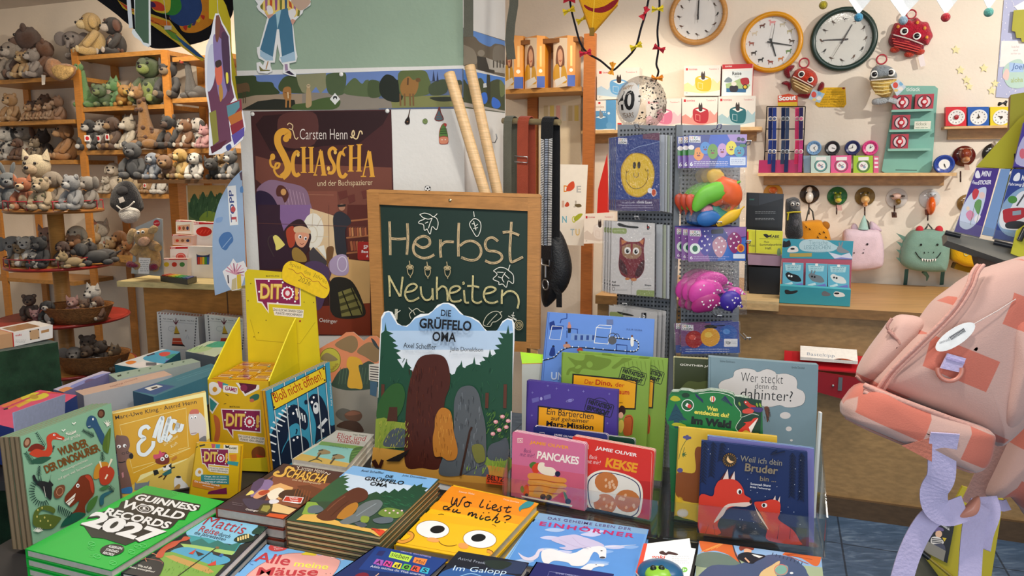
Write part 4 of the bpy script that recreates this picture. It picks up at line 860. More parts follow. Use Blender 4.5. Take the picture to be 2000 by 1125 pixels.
def art_back(a):
 a.c(430,500,4.687)
 a.t('4a3a10','MARTIN ANG',420,190,540,190,14,.01);bubble(a,325,212,400,228,10);slogan(a,480,470,285,24,26);a.l('b8a00e',4,'+275 580 55 190 400 32 140-197')
 for x,y in((280,252),(255,410),(420,588),(768,422),(350,702),(855,425),(310,740)):a.e('6a5a10',x,y,5,5)
 a.u('a8441e',722,588,740,604,2)
a=Art(b,BO,DN);art_back(a);put('back_panel',b,'card',dt)
for s_,base,q in(('side',A0,(150,600,560)),('side',A1-DR*.004,(0,0,0))):
 b=MB();zt=onp(590,640,BO,DN).z;b.slab([base+UP*(z1-TZ),base+bk*.97+UP*(z1-TZ),base+bk*.97+UP*(zt-TZ+.035),base+bk*.72+UP*(zt-TZ)],DR*.004,'e2cc16','f4e43a');wing=put('side_wing',b,'card',dt)
b=MB();SO,SN=plane(600,560,(A0+bk).y-.03,-6,0);pts=spline(cp(480,400,4.327,'+308 590 17-80 75-35 160 70 100 55 45 90-10 70-55 28-160-73-150-65'),True,5);P_=[onp(x,y,SO,SN)for x,y in pts];b.add(P_,TP(pts),'f2c81c');b.slab(P_,-SN*.001,'f2c81c',cap=False)
a=Art(b,SO,SN).c(480,400,4.327);ink='20201c'
a.t(ink,'Spiel',365,515,455,555,40,-.02,-5);a.t(ink,'des',490,575,545,597,34,-.02,-5);a.t(ink,'Jahres',565,610,675,678,46,-.02,-5);a.t(ink,'2026',442,640,540,685,40,-.02);a.l('a03a24',4,'+360 540 40 10 30 30 40-5 30 35 40 15 30 25 40-5 30 35 50 32',4)
put('hand_written_sign',b,'paper',dt)['label']='yellow oval sign with hand-written award'
rg=RG(2)
for r in range(3):
 for c_ in range(3):
  w_,d_=(W-.02)/3,.07;o=A0+DR*(.01+w_*c_)-DN*(.012+.074*r)+UP*(z1-TZ-.03+.001*rg.random())
  b=MB();b.slab([o,o+DR*(w_-.003),o+DR*(w_-.003)-DN*d_,o-DN*d_],UP*.03,'d8952e','c8842a');zt=o.z+.03
  a=Art(b,V((0,0,zt)),UP);f=lambda u,v:proj(o+DR*(w_*u)-DN*(d_*v)+UP*.03)
  a.p('a8502a',[f(.06,.2),f(.9,.2),f(.9,.8),f(.06,.8)]);a.p('f0dcc0',[f(.12,.3),f(.8,.3),f(.8,.65),f(.12,.65)]);a.p('8a1a4c',[f(.16,.36),f(.74,.36),f(.74,.6),f(.16,.6)]);a.p(('3a9a9a','c8506a','e8e0d0')[(r+c_)%3],[f(.8,.1),f(.97,.1),f(.97,.3),f(.8,.3)])
  put('game_box',b,'gloss',None,f'small wrapped game box in the display, {("front", "middle", "back")[r]} row, {("by the teal box", "middle of its row", "by the zebra book")[c_]}','game box','small game boxes in the yellow display')
def art_small(a):
 a.c(200,740,5.113)
 a.p('c8506a','+1085 640 45 0-10 50-25 0');a.p('3aa0b0','+1130 640 50 2-10 58-40-10');a.u('f4e6cc',1210,650,1355,738,4,4);a.t('222','RABE',1265,702,1342,704,20,.03);a.p('222','+1225 660 25 12 20-12-8 30-32 0');a.w('888',1225,712,1340,735,5,2)
 bubble(a,985,695,270,165,12);slogan(a,1062,872,200,20,20);a.l('222',7,'935 685 955 675');a.l('222',14,'970 670 1025 658')
 a.q('f4f0e4','+930 920 30-30 40 15 0 55-40 15-30-15');a.e('e0a02a',970,930,17,18);a.u('3f8f92',985,955,1265,1045,8,8);[a.t('fff',t,1020,985+24*i,1240,990+25*i,18,.01)for i,t in enumerate(('Dinge, die an einem','Familienabend weitergegeben','werden'))]
 a.u('e08a2e',900,1005,1190,1075,8,60);a.t('fff','Die schlimmste Ausrede',920,1030,1170,1075,18,.01);a.t('fff','zum Zuspätkommen',1000,1070,1110,1095,16,.01);a.p('7a2050','+1060 1125 180-40 5 65-195 0');a.p('e88a2e','+1270 760 70-10 0 60-50 20');a.p('3a9aa0','+1250 820 110 10-10 40-105-20')
stand('small yellow game box with magenta bubble leaning before the yellow cow books','383 865 470 870.5 463 990 368 985',368,974,TZ+.001,-4,8,.022,'e6b81a',art_small,0,name='game_box',cat='game box',m='gloss',page='d8a818')
# --- blue zebra books
def art_zebra(a):
 a.c(400,700,4.327)
 for x,y0,y1 in((540,240,930),(600,210,900)):pass
 nv='14243c'
 a.q(nv,'+550 700 30-100 60-100 80-100 70 0 70 70 10 90-30 40-40-40-40-10-50 40-10 90-40 80-40 140-50 30')
 for i in range(12):
  t=i/11;cx,cy=800-200*sin(t*1.6),430+420*t*t
  a.l('eef2f2',15,[(cx-60-20*t,cy-30+20*t),(cx+30-40*t,cy+24-10*t)],0,.3)
 a.q(nv,'+700 430 60-35 90 55 22 110-27 45-45-35-30-60-50-20');[a.l('eef2f2',12,[(775+22*i,430+16*i),(790+20*i,500+14*i)],0,.3)for i in range(4)]
 a.e('fff',748,465,9,11);a.e('fff',775,432,9,10)
 a.q(nv,'+560 930 80-110 60-120 80-50 80 30 20 80-80 70-100 70');a.e('fff',752,690,9,11);a.e('fff',783,668,9,11);a.l(nv,10,'+770 640 10-35-10-5',3)
 a.q(nv,'+890 390-10-50 40-40 60 20 50 100 30 140 50 0 0 60-150 70-30 50 10-180');a.e('dfe4e6',940,420,26,50,0);a.e(nv,935,405,10,13);a.e('fff',905,370,10,12);a.e('fff',920,330,8,11);a.l('dfe4e6',26,'960 590 1030 510');a.e('dfe4e6',1000,610,10,16);a.e(nv,855,370,14,20)
 for x0,y0,x1,y1 in((570,250,640,900),(670,190,735,850),(765,150,830,800),(850,110,908,745),(940,70,990,690),(1010,40,1060,640)):
  a.l('20303c',13,[(x0,y0),(x1,y1)]);a.l('d4dcdf',8,[(x0,y0),(x1,y1)])
 a.p('20303c','+556 292 464-230 12 138-450 242');a.p('eccb2e','+564 296 450-224 10 124-436 236');a.t('b03a1c','Bloß nicht öffnen!',600,375,1003,178,88,.005,4)
 for x,y in((580,312),(588,412),(1004,88),(1014,184)):a.e('3a3020',x,y,7,8)
 a.t('e6eaea','Ralf Butschkow',1078,400,1062,190,12)
t=stand('blue picture book with zebra and badger behind bars, front copy of two','518 764 643.5 706 658 880 536 940',536,936,TZ,62,3,.011,'3f9ab8',art_zebra,1,'blue zebra book, behind the front copy beside the yellow display','blue zebra books',edge='e2a41c',page='e8b83a')
# --- orange rocky display behind
def art_rock(a):
 a.c(600,640,4.89)
 a.p('8e887c','+230 560 470 0 0 570-420 0');a.q('33483a','+240 560 10-60 70-100 100-20 100-30 80-30 90 80 0 160-270 40');[a.l('4f6a50',5,[(300+30*i,540),(320+30*i,380)])for i in range(12)]
 a.e('b8b03a',218,310,104,120);a.r('6a5a20',5,218,310,100,115);a.q('8a7a50','+130 290 60-50 100 60-40 20-80 0');a.t('7a4a1e','Isabella',238,415,302,350,28)
 a.q('8a6f4a','+265 160 65-50 90-35 55 35 5 80-50 50-50-15-70-25');a.q('8a6f4a','+475 230 65-70 70-20 80 50 0 110-50 30-80-50');a.q('2f3a3e','+610 100 40 30 40 80-50-40')
 a.q('d8a42e','+375 360 25-80 90 10 40 60-40 20 40 200-70 10-75-20 15-140');a.p('d8d0c4','+590 350 100-10 0 180-100-20');[a.l('3a3234',9,[(600,370+24*i),(690,380+24*i)])for i in range(6)];a.p('3f6078','+600 510 70 10-10 140-60-20')
 a.q('5f5c54','+270 820 60-50 90 30-20 90-80-10');a.q('6a4a38','+355 830 65-40 80 10 25 50-45 45-90-15');a.q('8a5a44','+360 825 70-30 80 20-30 15-80 10');a.q('4a3226','+280 940 80-50 120 10 60 80-40 20-120-30')
OO,ON=plane(700,860,2.5,-6,6)
flat('rocky_display',cp(600,640,4.89,'+100 210 100-60 100-50 70-55 70-5 60 50 40 35 60-45 60 0 60 50 0 1070-620 0'),OO,ON,'d8845a',art_rock,.002,.004,'orange cardboard display with pebbles and yellow dress behind the lake books','display',m='card',side='c9b8a4')
b=MB()
# --- forest stand-up with white rim
GO,GN=plane(730,925,2.14,-14,6)
gp=cp(720,590,5.357,'+95 1125 13-525 22-440 30-55 40-13 40 13 25 45 30 70 45 28 50 2 40-25 50-65 60-35 80-3 50-32 50-60 60-22 50 0 60 22 50 60 50 50 90 20 70 40 50 70 45 42 55 6 50-28 50-90 50-30 50 10 25 50-3 190-22 480-30 1200-1440-260')
def art_standee(a):
 a.c(720,590,5.357)
 a.clip=None;a.p('1f4a36','+95 1000 1395 0-10 750-1420-110')
 a.p('8db4dc','+140 180 40-70 40-5 40 65 40 65 100 25 90-90 140-35 70-65 80-52 50 0 70 42 60 65 120 45 80 50 80 102 80 3 80-105 50-38 50 13 15 135-415 0-600 0-360 0');a.p('b4cbe4','+135 300 1380 0-3 260-1382 0');a.p('dbe2ea','+132 500 1378 0-5 300-1205 0-170 0')
 a.p('1f4a36','+130 330 35-30 10-90 15 90 70 30-45 15 75 65-40 10 60 40-50 20 80 30-50 20 55 60-45 10 60 90 20-50 15-30 15 40 40 40-20 10 70 60 60-20 40-20 200 20 40-10 30 30 30-10 20-60 40-40 12-40 13 70 25 10 10-20 70-30 15-70 15 80 50 10-10-30 60-20-30-40 60 10 20-90 15 80 45-30-20-40 60-10-50-40 70-10-40-70 60 10-40-60 70 10 20-90 15 90 35-10-10 820-1405 0')
 rg=RG(5)
 for i in range(110):x,y=rg.uniform(140,1470),rg.uniform(520,1400);y=max(y,900-abs(x-800)*.75);a.l(('2c5c40','173a2c','26543c')[i%3],9,[(x,y),(x+rg.uniform(-34,34),y+44)],0,.5)
 for x in(150,1430,1240):a.l('5a3226',34,[(x,860 if x!=1240 else 950),(x-6,1110)])
 a.q('2f5a2c','+100 1060 120-180 120-20 40 140-80 200-200 50')
 a.c(720,780,5.357)
 a.p('8a9a3a','+75 205 85-15 100 40 160 20 0 250-360 20');a.p('4a2a20','+215 80 85 0 0 150-110 0');a.q('7f9a3c','+1000 640 460-40 0 160-200-20-260-20');a.p('c8923e','+45 500 335 40 520 160 350-10 210 30-10 290-150-10-580-130-690-170');a.p('b07a34','+700 840 750 60 0 110-250-50')
 a.q('4d5660','+150 470 70-130 80-40 80 20 20 80 20 90-180 10');a.q('4d5660','+1240 580 30-100 90-40 90-30 10 210-170 20');a.q('5a6068','+1000 690 100-30 130 30 20 110-130 0-140-20')
 a.q('4a2018','+390 700-10-320 20-380 40-220 80-200 120-50 140 20 60 120 10 180-50 150-20 200-20 280-20 240-180 0')
 for i in range(80):x,y=rg.uniform(420,770),rg.uniform(-380,680);a.l(('5e2c1e','3a1812')[i%2],9,[(x,y),(x+rg.uniform(-10,14),y+60)],0,.6)
 a.q('555b60','+740 780 40-180 100-180 10-260 10-160 60-120 120-20 70 80 30 140 40 180 10 200-10 200-120 60-160 80')
 for i in range(80):x,y=rg.uniform(800,1200),rg.uniform(-80,700);x=max(x,960-y*.25)if y<500 else x;a.l(('737a80','42474c')[i%2],9,[(x,y),(x+rg.uniform(-12,12),y+56)],0,.6)
 a.q('b8762a','+670 420 20-120 10-120 60-90 90 30 30 120 10 100 40 180-20 100-80 20-70-40-70-10')
 for i in range(40):x,y=rg.uniform(700,880),rg.uniform(150,580);a.l(('d0923c','945a1c')[i%2],8,[(x,y),(x+rg.uniform(-8,8),y+44)],0,.6)
 a.l('3a2218',22,'+960 800 100-470 20-40');a.q('74763a','+1080 490 110-10 30 140-40 40-60-10');a.p('1f1a18','+180 640 150-70 100-50-40 60-70 70-120 0');a.p('3a1a12','+30 650 40-25 35 65 25-65 30 15-30 80-60 0')
 for i in range(60):
  x,y=rg.uniform(1230,1460),rg.uniform(150,420);a.l('4f7a34',9,[(x,y),(x+18,y-26)],0,.5)
 for x,y in((1400,180),(1330,235),(1460,225),(1440,290),(1365,320),(1300,360)):a.e('d8929a',x,y,24,20);a.e('f0c4c4',x-4,y-4,12,9)
 for i in range(60):x=rg.uniform(80,420);y=rg.uniform(240,520);a.l(('b4b04a','6f8a30')[i%2],7,[(x,y),(x+10,y-30)],0,.5)
 for i in range(34):x=rg.uniform(1000,1450);y=rg.uniform(640,780)if x>1240 else rg.uniform(730,790);a.l('8fae3c',7,[(x,y),(x+8,y-36)],0,.5)
 a.p('e24a22','+1235 785 220 40-3 80-222-25');a.t('201a18','BELTZ',1240,838,1415,866,50,.03);a.t('201a18','& Gelberg',1238,872,1415,897,30,.02)
 a.c(720,590,5.357);k='14161c'
 a.t(k,'DIE',755,145,860,152,66,.012);a.t(k,'GRÜFFELO',528,272,1072,305,128,.03,0,1.02);a.t(k,'OMA',665,408,912,420,100,.025,0,1.05);a.t(k,'Axel Scheffler',362,478,706,498,56,.0);a.t(k,'Julia Donaldson',850,524,1196,534,58,.0)
st=thing('forest_standee','tall cardboard stand-up of a fir forest with wavy pale blue top before the chalkboard','standee',at(860,960,2.14))
b=MB();oo=GO+GN*.003;pts=gp;P_=[onp(x,y,oo,GN)for x,y in pts];vv=(UP-GN*GN.z).normalized();P_=[p+vv*((TZ+.003-p.z)/vv.z)if p.z<TZ+.003 else p for p in P_];b.add(P_,TP(pts),'eef0f0');b.slab(P_,-GN*.005,'eceeee',cap=False);b.add([p-GN*.005 for p in P_],TP(pts),'b0a48f')
inner=[]
a=Art(b,oo,GN);art_standee(a);put('panel',b,'print',st)
b=MB();q0=onp(722,925,GO-GN*.008,GN);zb=TZ
b.slab([V((q0.x+.01,q0.y,zb)),V((q0.x+.01,q0.y+.16,zb)),q0+V((.01,.12,-.02)),q0+V((.006,.02,.045)),q0+V((.004,0,.03))],(.003,0,0),'3a342c','eee6d4');put('support_strut',b,'card',st)
# === acrylic stand with upright books
BASE=.655;AYW=-20
def rr(px,r):
 TL,TR,BR,BL=[V((*p,0))for p in prs(px)];o=[]
 for c,a_,b_ in((TL,BL,TR),(TR,TL,BR)):
  d0=(a_-c).normalized()*r;d1=(b_-c).normalized()*r
  for k in range(5):
   t=k/4;p=(c+d0)*(1-t)**2+c*2*t*(1-t)+(c+d1)*t*t;o.append((p.x,p.y))
 return o+[(BR.x,BR.y),(BL.x,BL.y)]
def art_pan(a):
 a.c(980,820,5.1125);w='f6e6d8'
 a.l(w,5,'+158 186 50 0 0 40-50 0 0-40');a.t(w,'DK',166,216,202,218,22,.02)
 a.t('f0a028','JAMIE OLIVER',275,245,665,304,40,.025,4);a.t('3a2a60','Back',218,322,290,335,36,-.01,4);a.t('3a2a60','mit mir!',180,362,320,378,40,-.01,4);a.t('f8f0e6','PANCAKES',348,388,765,450,80,.03,0,.95)
 a.p('d2607c','100 440 830 545 820 970 100 860')
 a.q('4a7a3a','+275 450 35-30 35 10 5 40-50 20');a.q('d8432e','+300 480 40-45 40 5-10 80-50 10')
 for i in range(4):a.q(('e89848','e8a04a')[i%2],[(265+4*i,540+58*i),(330,530+58*i),(480,560+58*i),(632,585+56*i),(628,630+52*i),(480,612+58*i),(280,590+58*i)])
 for i in range(3):a.l('b85a20',9,[(275,596+58*i),(400,600+58*i),(520,625+58*i),(628,632+52*i)],4)
 a.q('f4e8d2','+358 480 17-50 50 0 5 35 70 10 40 35-20 50-100-15-45-30');a.e('1f2444',558,540,27,28)
 a.q('d8432e','+215 690 25-40 25 10 3 90-48 0');a.q('4a7a3a','+185 690 20-35 20 45-20 30');a.p('d23a48','+505 790 105-75 25 115-115-30');a.q('4a7a5a','+615 720 25 15 25 65-25 10');[a.e('1f2444',x,y,29,29)for x,y in((412,768),(470,775),(662,815))];a.e('1f2444',248,748,18,16)
 a.p('f4ead8','+195 755 510 95-5 20-500-100');a.p('24305a','+205 775 490 93-35 17-390-77');a.p('efe6d4','+270 810 390 76-75 20-5 24-210-40-5-40')
def art_coo(a):
 a.c(980,820,5.1125);w='f6e6d8'
 a.p('c02a28','+760 545 740 75-25 440-675-90');a.l(w,5,'+820 246 46 4 0 40-46-5');a.t(w,'DK',828,280,862,283,22,.02)
 a.t('fbf0ea','JAMIE OLIVER',932,305,1345,382,44,.025,4);a.t('f8ece6','Back',872,385,950,396,36,-.01,4);a.t('f8ece6','mit mir!',838,430,980,448,40,-.01,4);a.t('f0a028','KEKSE',1030,472,1345,532,98,.04,0,.95)
 for c,k in(('f4ead8',1),('24305a',.925),('ece6da',.89)):
  a.q(c,[(1120+(x-1120)*k,755+(y-755)*k)for x,y in prs('+835 640 45-90 100-45 120 5 150 40 120 70 38 100-8 130-30 100-100 45-150-15-160-55-100-65')],6)
 for x,y,r in((1045,625,118),(1255,810,128),(1030,840,115)):a.e('c8783e',x,y,r,r*.88,15,18);rg=RG(x);[a.e('e8b890',x+rg.uniform(-.7,.7)*r,y+rg.uniform(-.6,.6)*r,13,17,20)for _ in range(8)]
 a.q('ece6da','+880 740 80-15 10 65-40 30-45-5');a.l('f0a090',5,'+1490 320 10 20-25 710')
stand('pink cookery board book with a pile of pancakes, front copy in the acrylic stand',rr('+1001 842 142 25-2 149-143-44',5),998,968,.66,-26,6,.011,'d27096',art_pan,1,'%s pink pancake board book, behind the front copy','pancake board books',edge='efe0e0',page='efe4dc')
def stand_at(label,px,o,n,th,col,art,cnt=0,what='',group=None,**kw):
 v=(UP-n*n.z).normalized();zm=BASE+.002+(cnt+1)*(th+.0015)*max(0,n.z);px=prs(px)
 P=[onp(x,y,o,n)for x,y in px];P=[p+v*((zm-p.z)/v.z)if p.z<zm else p for p in P];px=[proj(p)for p in P]
 t=book(label,P,n,th,col,art,o,convex(px),group,**kw)
 if cnt:stack(t,cnt,-n*(th+.0015),what,.0012)
 return t
AN=nrm(-26,6);AO=onz(998,968,.66)
stand_at('red cookery board book with three biscuits on a plate, front copy in the acrylic stand',rr('+1118 851 161 29-12 155-149-25',6),AO-AN*.026,AN,.01,'d8342e',art_coo,1,'%s red biscuit board book, behind the front copy','biscuit board books',edge='f2e6d8',page='f0e4d0')
def art_bake(a):a.c(980,820,5.1125).l('e8e0ea',4,'+372 125 53 3 0 22').t('e8e0ea','JAMIE OLIVER',520,160,720,190,24,.02)
stand_at('navy blue cookery board book whose top shows behind the pink pancake one',rr('+1042 831 145 17-3 142-144-20',6),AO-AN*.052,AN,.011,'1f2a6a',art_bake,edge='f2e4e4',page='f0e4e0',group='cookery board books')
stand_at('dark green cookery board book whose top shows behind the red biscuit one',rr('+1092 840 148 17-4 143-146-20',6),AO-AN*.066,AN,.011,'0f3a2c',None,edge='eef0ea',page='eceee8',group='cookery board books')
# --- tall books behind
def stamp(a,x,y,rot=16,c='1c1c28',k=1.0):
 r=R(rot);f=lambda u,v:(x+(u*cos(r)-v*sin(r))*k,y+(u*sin(r)+v*cos(r))*k)
 a.r(c,4,x+5*k,y-8*k,72*k,72*k,0,24,195,440)
 a.l(c,5,[f(-104,-52),f(104,-52),f(112,-44),f(112,44),f(104,52),f(-104,52),f(-112,44),f(-112,-44),f(-104,-52)])
 p,q=f(-96,-6),f(98,-6);a.t(c,'FANTASTISCH',*p,*q,38*k,.05,0,1.0);p,q=f(-96,42),f(92,42);a.t(c,'ERFORSCHT',*p,*q,38*k,.05)
def art_mars(a):
 a.c(1010,600,4.168)
 a.l('3a2f7a',5,'95 615 60 1040');a.p('1f1c30','+168 800 547 65-10 260-545-5');a.p('f0a41e','+178 812 527 64-10 249-525-5')
 a.t('1c1a24','Ein Bärtierchen',240,872,620,914,52,.005);a.t('1c1a24','auf geheimer',275,930,582,956,46,.005);a.t('1c1a24','Mars-Mission',236,968,620,1000,44,.03)
 for x,y in((125,695),(322,662),(418,676),(540,685),(750,706),(735,945),(120,880),(250,640)):a.l('8a84c8',3,[(x-9,y),(x+9,y)]);a.l('8a84c8',3,[(x,y-9),(x,y+9)])
 a.e('7a74bc',430,760,18,14);a.r('9a94d0',3,430,760,32,9,-15);a.p('6a64ac','+118 745 57-15 5 35-55 15');a.p('6a64ac','+215 722 57-16 4 36-56 13');a.e('a8a2d8',196,745,10,14)
 stamp(a,668,818)
def art_dig(a):
 a.c(1010,600,4.168)
 a.q('6f8a30','+400 545 20-45 50-20-40-50-15-25 65 25 60 0 20-50 50-8 30 28 120 25-10 45-50 30-60 15-100-15-40 40-60-20-20 30');a.e('86a844',590,466,26,26);a.q('86a844','+470 495 30-25 25 10-25 20');a.q('6f8a30','+770 490 60-50 40-30 70 10-80 40-60 40')
 for i in range(6):a.l('6f8a30',6,[(870+34*i,440),(890+34*i,560+12*(i%3))],0,.7)
 a.l('6f8a30',5,'375 370 345 610');a.p('242018','+450 540 530 50-15 245-525-15');a.p('f2ac1e','+462 552 506 51-13 219-505-12')
 a.t('c0281c','Der',548,622,620,632,36,.005);a.t('c0281c','Dino,',636,638,772,650,50,.02);a.t('c0281c','der',798,645,872,654,36,.005);a.t('c0281c','aus dem Baum',600,690,912,714,42,.02);a.t('3a2a10','von Anke Leitzgen',640,772,858,788,18,.01)
 stamp(a,942,562,16,'1c2418',.95)
 a.q('3a2018','+826 830 24-30 30 20-4 50-46 10');a.e('e8b090',845,880,20,26);a.q('c8602a','+880 890 40-15 25 35-5 90-10 40-60 0-5-80');a.q('e8cc5a','+830 930 30-10 10 50-20 50-20-10');a.l('7a3418',5,'+880 900 45-10 13 50-13 100',4)
def art_under(a):
 a.c(1010,600,4.168);nv='1f3a86'
 a.l('4a6ab8',5,'262 45 210 600');a.l(nv,8,'+405 45 0 45-45 10-10 30');a.p(nv,'+262 125 38-15 10 40 70 0-10 30-105 5');a.l('f2f4f6',5,'+285 152 85 8-18 105-90-7 23-106');a.l(nv,6,'400 170 495 180');a.l(nv,6,'405 190 405 250');a.l(nv,6,'490 180 492 220')
 a.e('c88a7a',424,130,9,11);a.q('c88a7a','+412 145 24-5 2 35-24 0');a.p('1c2030','+412 170 28 0-4 40-22 0')
 a.p('7fa0d8','+440 212 185 13-5 55-184-12');[a.p('2f4a90',[(468+48*i,228),(490+48*i,229),(488+48*i,268),(466+48*i,267)])for i in range(4)]
 a.l('f2f4f6',7,'+628 290 17-125 120 10-25 125-112-10');a.l('f2f4f6',5,'+645 165 25-20 100 5-5 25');a.l('1c2030',6,'640 240 735 248');a.e('5a5a60',775,270,34,34);a.r('3a3a40',5,778,245,34,34,0,14,180,360);a.r('3a3a40',5,810,250,24,34,0,14,180,360)
 rt='+805 252 55 6 90 10 35 22 0 50-35 22-70-4-180-12-140-14-110-4-60 10-50 32-40 40-90 24'
 a.l('1a2034',9,rt,5);sp_=spline(prs(rt),False,4);[a.e('f2f4f6',x,y-6,5,6,0,8)for x,y in sp_[::2]]
 a.e('7a4a34',935,236,9,10);a.q('f0eeea','+925 250 23 0 0 60-22 5');a.e('6a3a2a',402,290,9,9);a.q('c8907a','+378 305 42-5 16 25-51 3');a.e('1c2440',295,320,10,10);a.q('1f3a86','+280 330 24 0 2 60-44 0');a.q('b84a3a','+490 340 30-10 15 22-40 6');a.p(nv,'+805 300 7 0 0 50-7 0');a.l(nv,5,'+808 302 87 8-2 68')
 a.t('3a4a80','JULIA DÜRR',888,188,1018,200,20,-.01);a.t('c8d8f4','UNTER',275,590,520,600,62,.02);a.u('6a7aa8',728,100,782,140,2)
NB=nrm(-20,7)
stand_at('purple hardcover book with orange title panel and black stamp in the acrylic stand, front copy','+1029 743 177 20-6 247-178-25',at(1030,850,2.11),NB,.014,'4c3a90',art_mars,1,'%s purple orange-panel book, behind the front copy','purple orange-panel books',edge='5a48a0')
gn=stand_at('green hardcover dinosaur-skull book with orange title panel in the acrylic stand, nearer copy','+1097 688 173 15-14 297-166-20',at(1100,800,2.185),NB,.013,'86a844',art_dig,edge='9cbc58',group='green dinosaur-skull books')
g2=copy_tree(gn);g2.location=V(gn.location)+UP.cross(NB).normalized()*.048-NB*.018+V((0,0,.006));g2['label']='green dinosaur-skull book, copy pushed behind towards the balloon rack'
stand_at('tall light blue picture book of a cutaway factory chain, rearmost by the easel','1069 609.6 1278 623.5 1265 960 1040 935',at(1070,700,2.29),nrm(-17,6),.012,'6a94e0',art_under,edge='88a8e8')
b=MB();p=at(1040,740,2.37);hz_=p.z-TZ;b.slab([p+V((-.035,0,-hz_)),p+V((.035,-.012,-hz_)),p+V((.035,-.012,.055)),p+V((-.035,0,.05))],(.01,.03,0),'d8dcd4','a8e02a');b.slab([p+V((-.035,0,.05)),p+V((.035,-.012,.055)),p+V((.045,.018,.075)),p+V((-.04,.03,.082))],(0,0,.002),'a8e02a','e08a3a');put('cardboard_sleeve',b,'card',None,'narrow white sleeve with lime green top between easel and blue book','cardboard sleeve')
# --- second compartment
def leafy(a,x0,y0,dx,n,c='0c1838',L=26):
 a.l(c,4,[(x0,y0),(x0+dx,y0+n*24)],0)
 for i in range(n):x,y=x0+dx*i/n,y0+24*i;a.l(c,14,[(x,y),(x-L,y+30)],0,.8);a.l(c,14,[(x,y+8),(x+L,y+36)],0,.8)
def art_fox(a):
 a.c(1280,840,3.947);r='d83a26'
 a.p('1a2438','+340 660 830 100-10 140-830-100');[leafy(a,x,95,-20,n)for x,n in((385,13),(450,11),(520,6))];[leafy(a,x,180,-8,n)for x,n in((1060,14),(1130,15))];a.l('0c1838',10,'890 190 1000 165');a.l('0c1838',12,'900 180 940 160')
 rg=RG(2);[a.e('c8d0e0',rg.uniform(380,1150),rg.uniform(130,760),3)for _ in range(34)]
 a.e('3a3020',572,230,54,54);[a.l('b87a2a',3,[(572+38*cos(R(20*i)),230+38*sin(R(20*i))),(572+52*cos(R(20*i)),230+52*sin(R(20*i)))])for i in range(18)];a.q('f2c48a','+560 200-10 30 25 25 30-10-25-10-15-20')
 a.t('8a8478','Weil ich dein',652,240,975,276,46,.01);a.t('8a7c64','Bruder',688,316,942,344,62,.025);a.t('8a7c64','bin ...',805,392,930,402,38,.01);a.t('e8e8ee','Susannah Shane',732,422,888,438,18,.01);a.t('e8e8ee','Britta Teckentrup',730,448,886,466,18,.01)
 a.p('5a1e1a','+500 378 45-58-5 65');a.p('e8d0c4','+520 380 38-80 8 84');a.p('5a1e1a','+560 384 38-54 2 56');a.p('e8d0c4','+578 384 32-68 4 72')
 a.q(r,'+340 510 100 0 20-70 40-55 100-5 50 30 30 50 10 40 45 30-5 50-160 20-90 120 20 80-160-10');a.q('e8d0c4','+740 560-40 30-130 2-50 68-70 55 50-85 50-55 90-15');a.e('f4f0ea',648,474,20,22);a.e('181818',652,478,11,16);a.e('2a1a1a',735,552,10,16)
 a.p('e8d0c4','+905 540 20-35 3 45');a.p('e8d0c4','+940 555 22-47-4 52');a.q(r,'+762 562 68-12 70-15 60 25 0 80-10 50 110 80 50 80 5 35-245-35-10-90-40-100');a.q('e8d0c4','+762 568 18 42 50 80 42 75-22-25-60-90');a.e('f4f0ea',840,580,22,18);a.e('181818',836,580,11,13)
 for i in range(9):x=370+95*i;a.l('101a2c',4,[(x,840),(x+rg.uniform(-50,50),730)],0,.6)
FO,FN=onz(1362,1036,.665),nrm(-16,5)
stand_at('dark blue picture book of two red foxes at night in the acrylic stand','1370 860.5 1577 883 1580 1068 1362 1040',FO,FN,.011,'142a5c',art_fox,0,edge='3a4a84',group='fox picture books')
stand_at('lilac-edged picture book directly behind the fox book, its top pale blue','+1382 851 208 25 0 184-216-25',FO-FN*.022,FN,.012,'7a78b8',None,edge='86b8d8',group='fox picture books')
def art_yel(a):
 a.c(1300,680,5.1125);a.l('3a5a34',5,'+215 905-55 95-30 110',4);a.l('3a5a34',5,'190 990 170 1060');[a.e('5a5488',x,y,17,14)for x,y in((190,890),(215,880),(240,895),(215,905))];[a.l('3f6a3c',14,[(170,1060),(170+40*cos(R(t)),1060+30*sin(R(t)))],0,.6)for t in(-40,0,40,80)]
 a.q('8a4a1e','+290 1050 20-60 40-5 110 15 10 500-340 0-20-250 180-10');a.c(1280,840,3.947);a.e('5a5488',190,310,22,18);[a.l('e8b82a',4,[(185,540),(185+28*cos(R(20*i)),540+26*sin(R(20*i)))])for i in range(18)];[a.l('e8dcd0',7,[(210,640),(210+44*cos(R(18*i)),640+34*sin(R(18*i)))])for i in range(20)];a.q('4a5a2a','+150 660 70 20 80 20 20 30-175-10')
stand_at('yellow picture book with cornflowers standing behind the fox book','+1325 834 193 19-2 192-200-23',FO-FN*.062,FN,.013,'e4bc3c',art_yel,edge='f0d468')
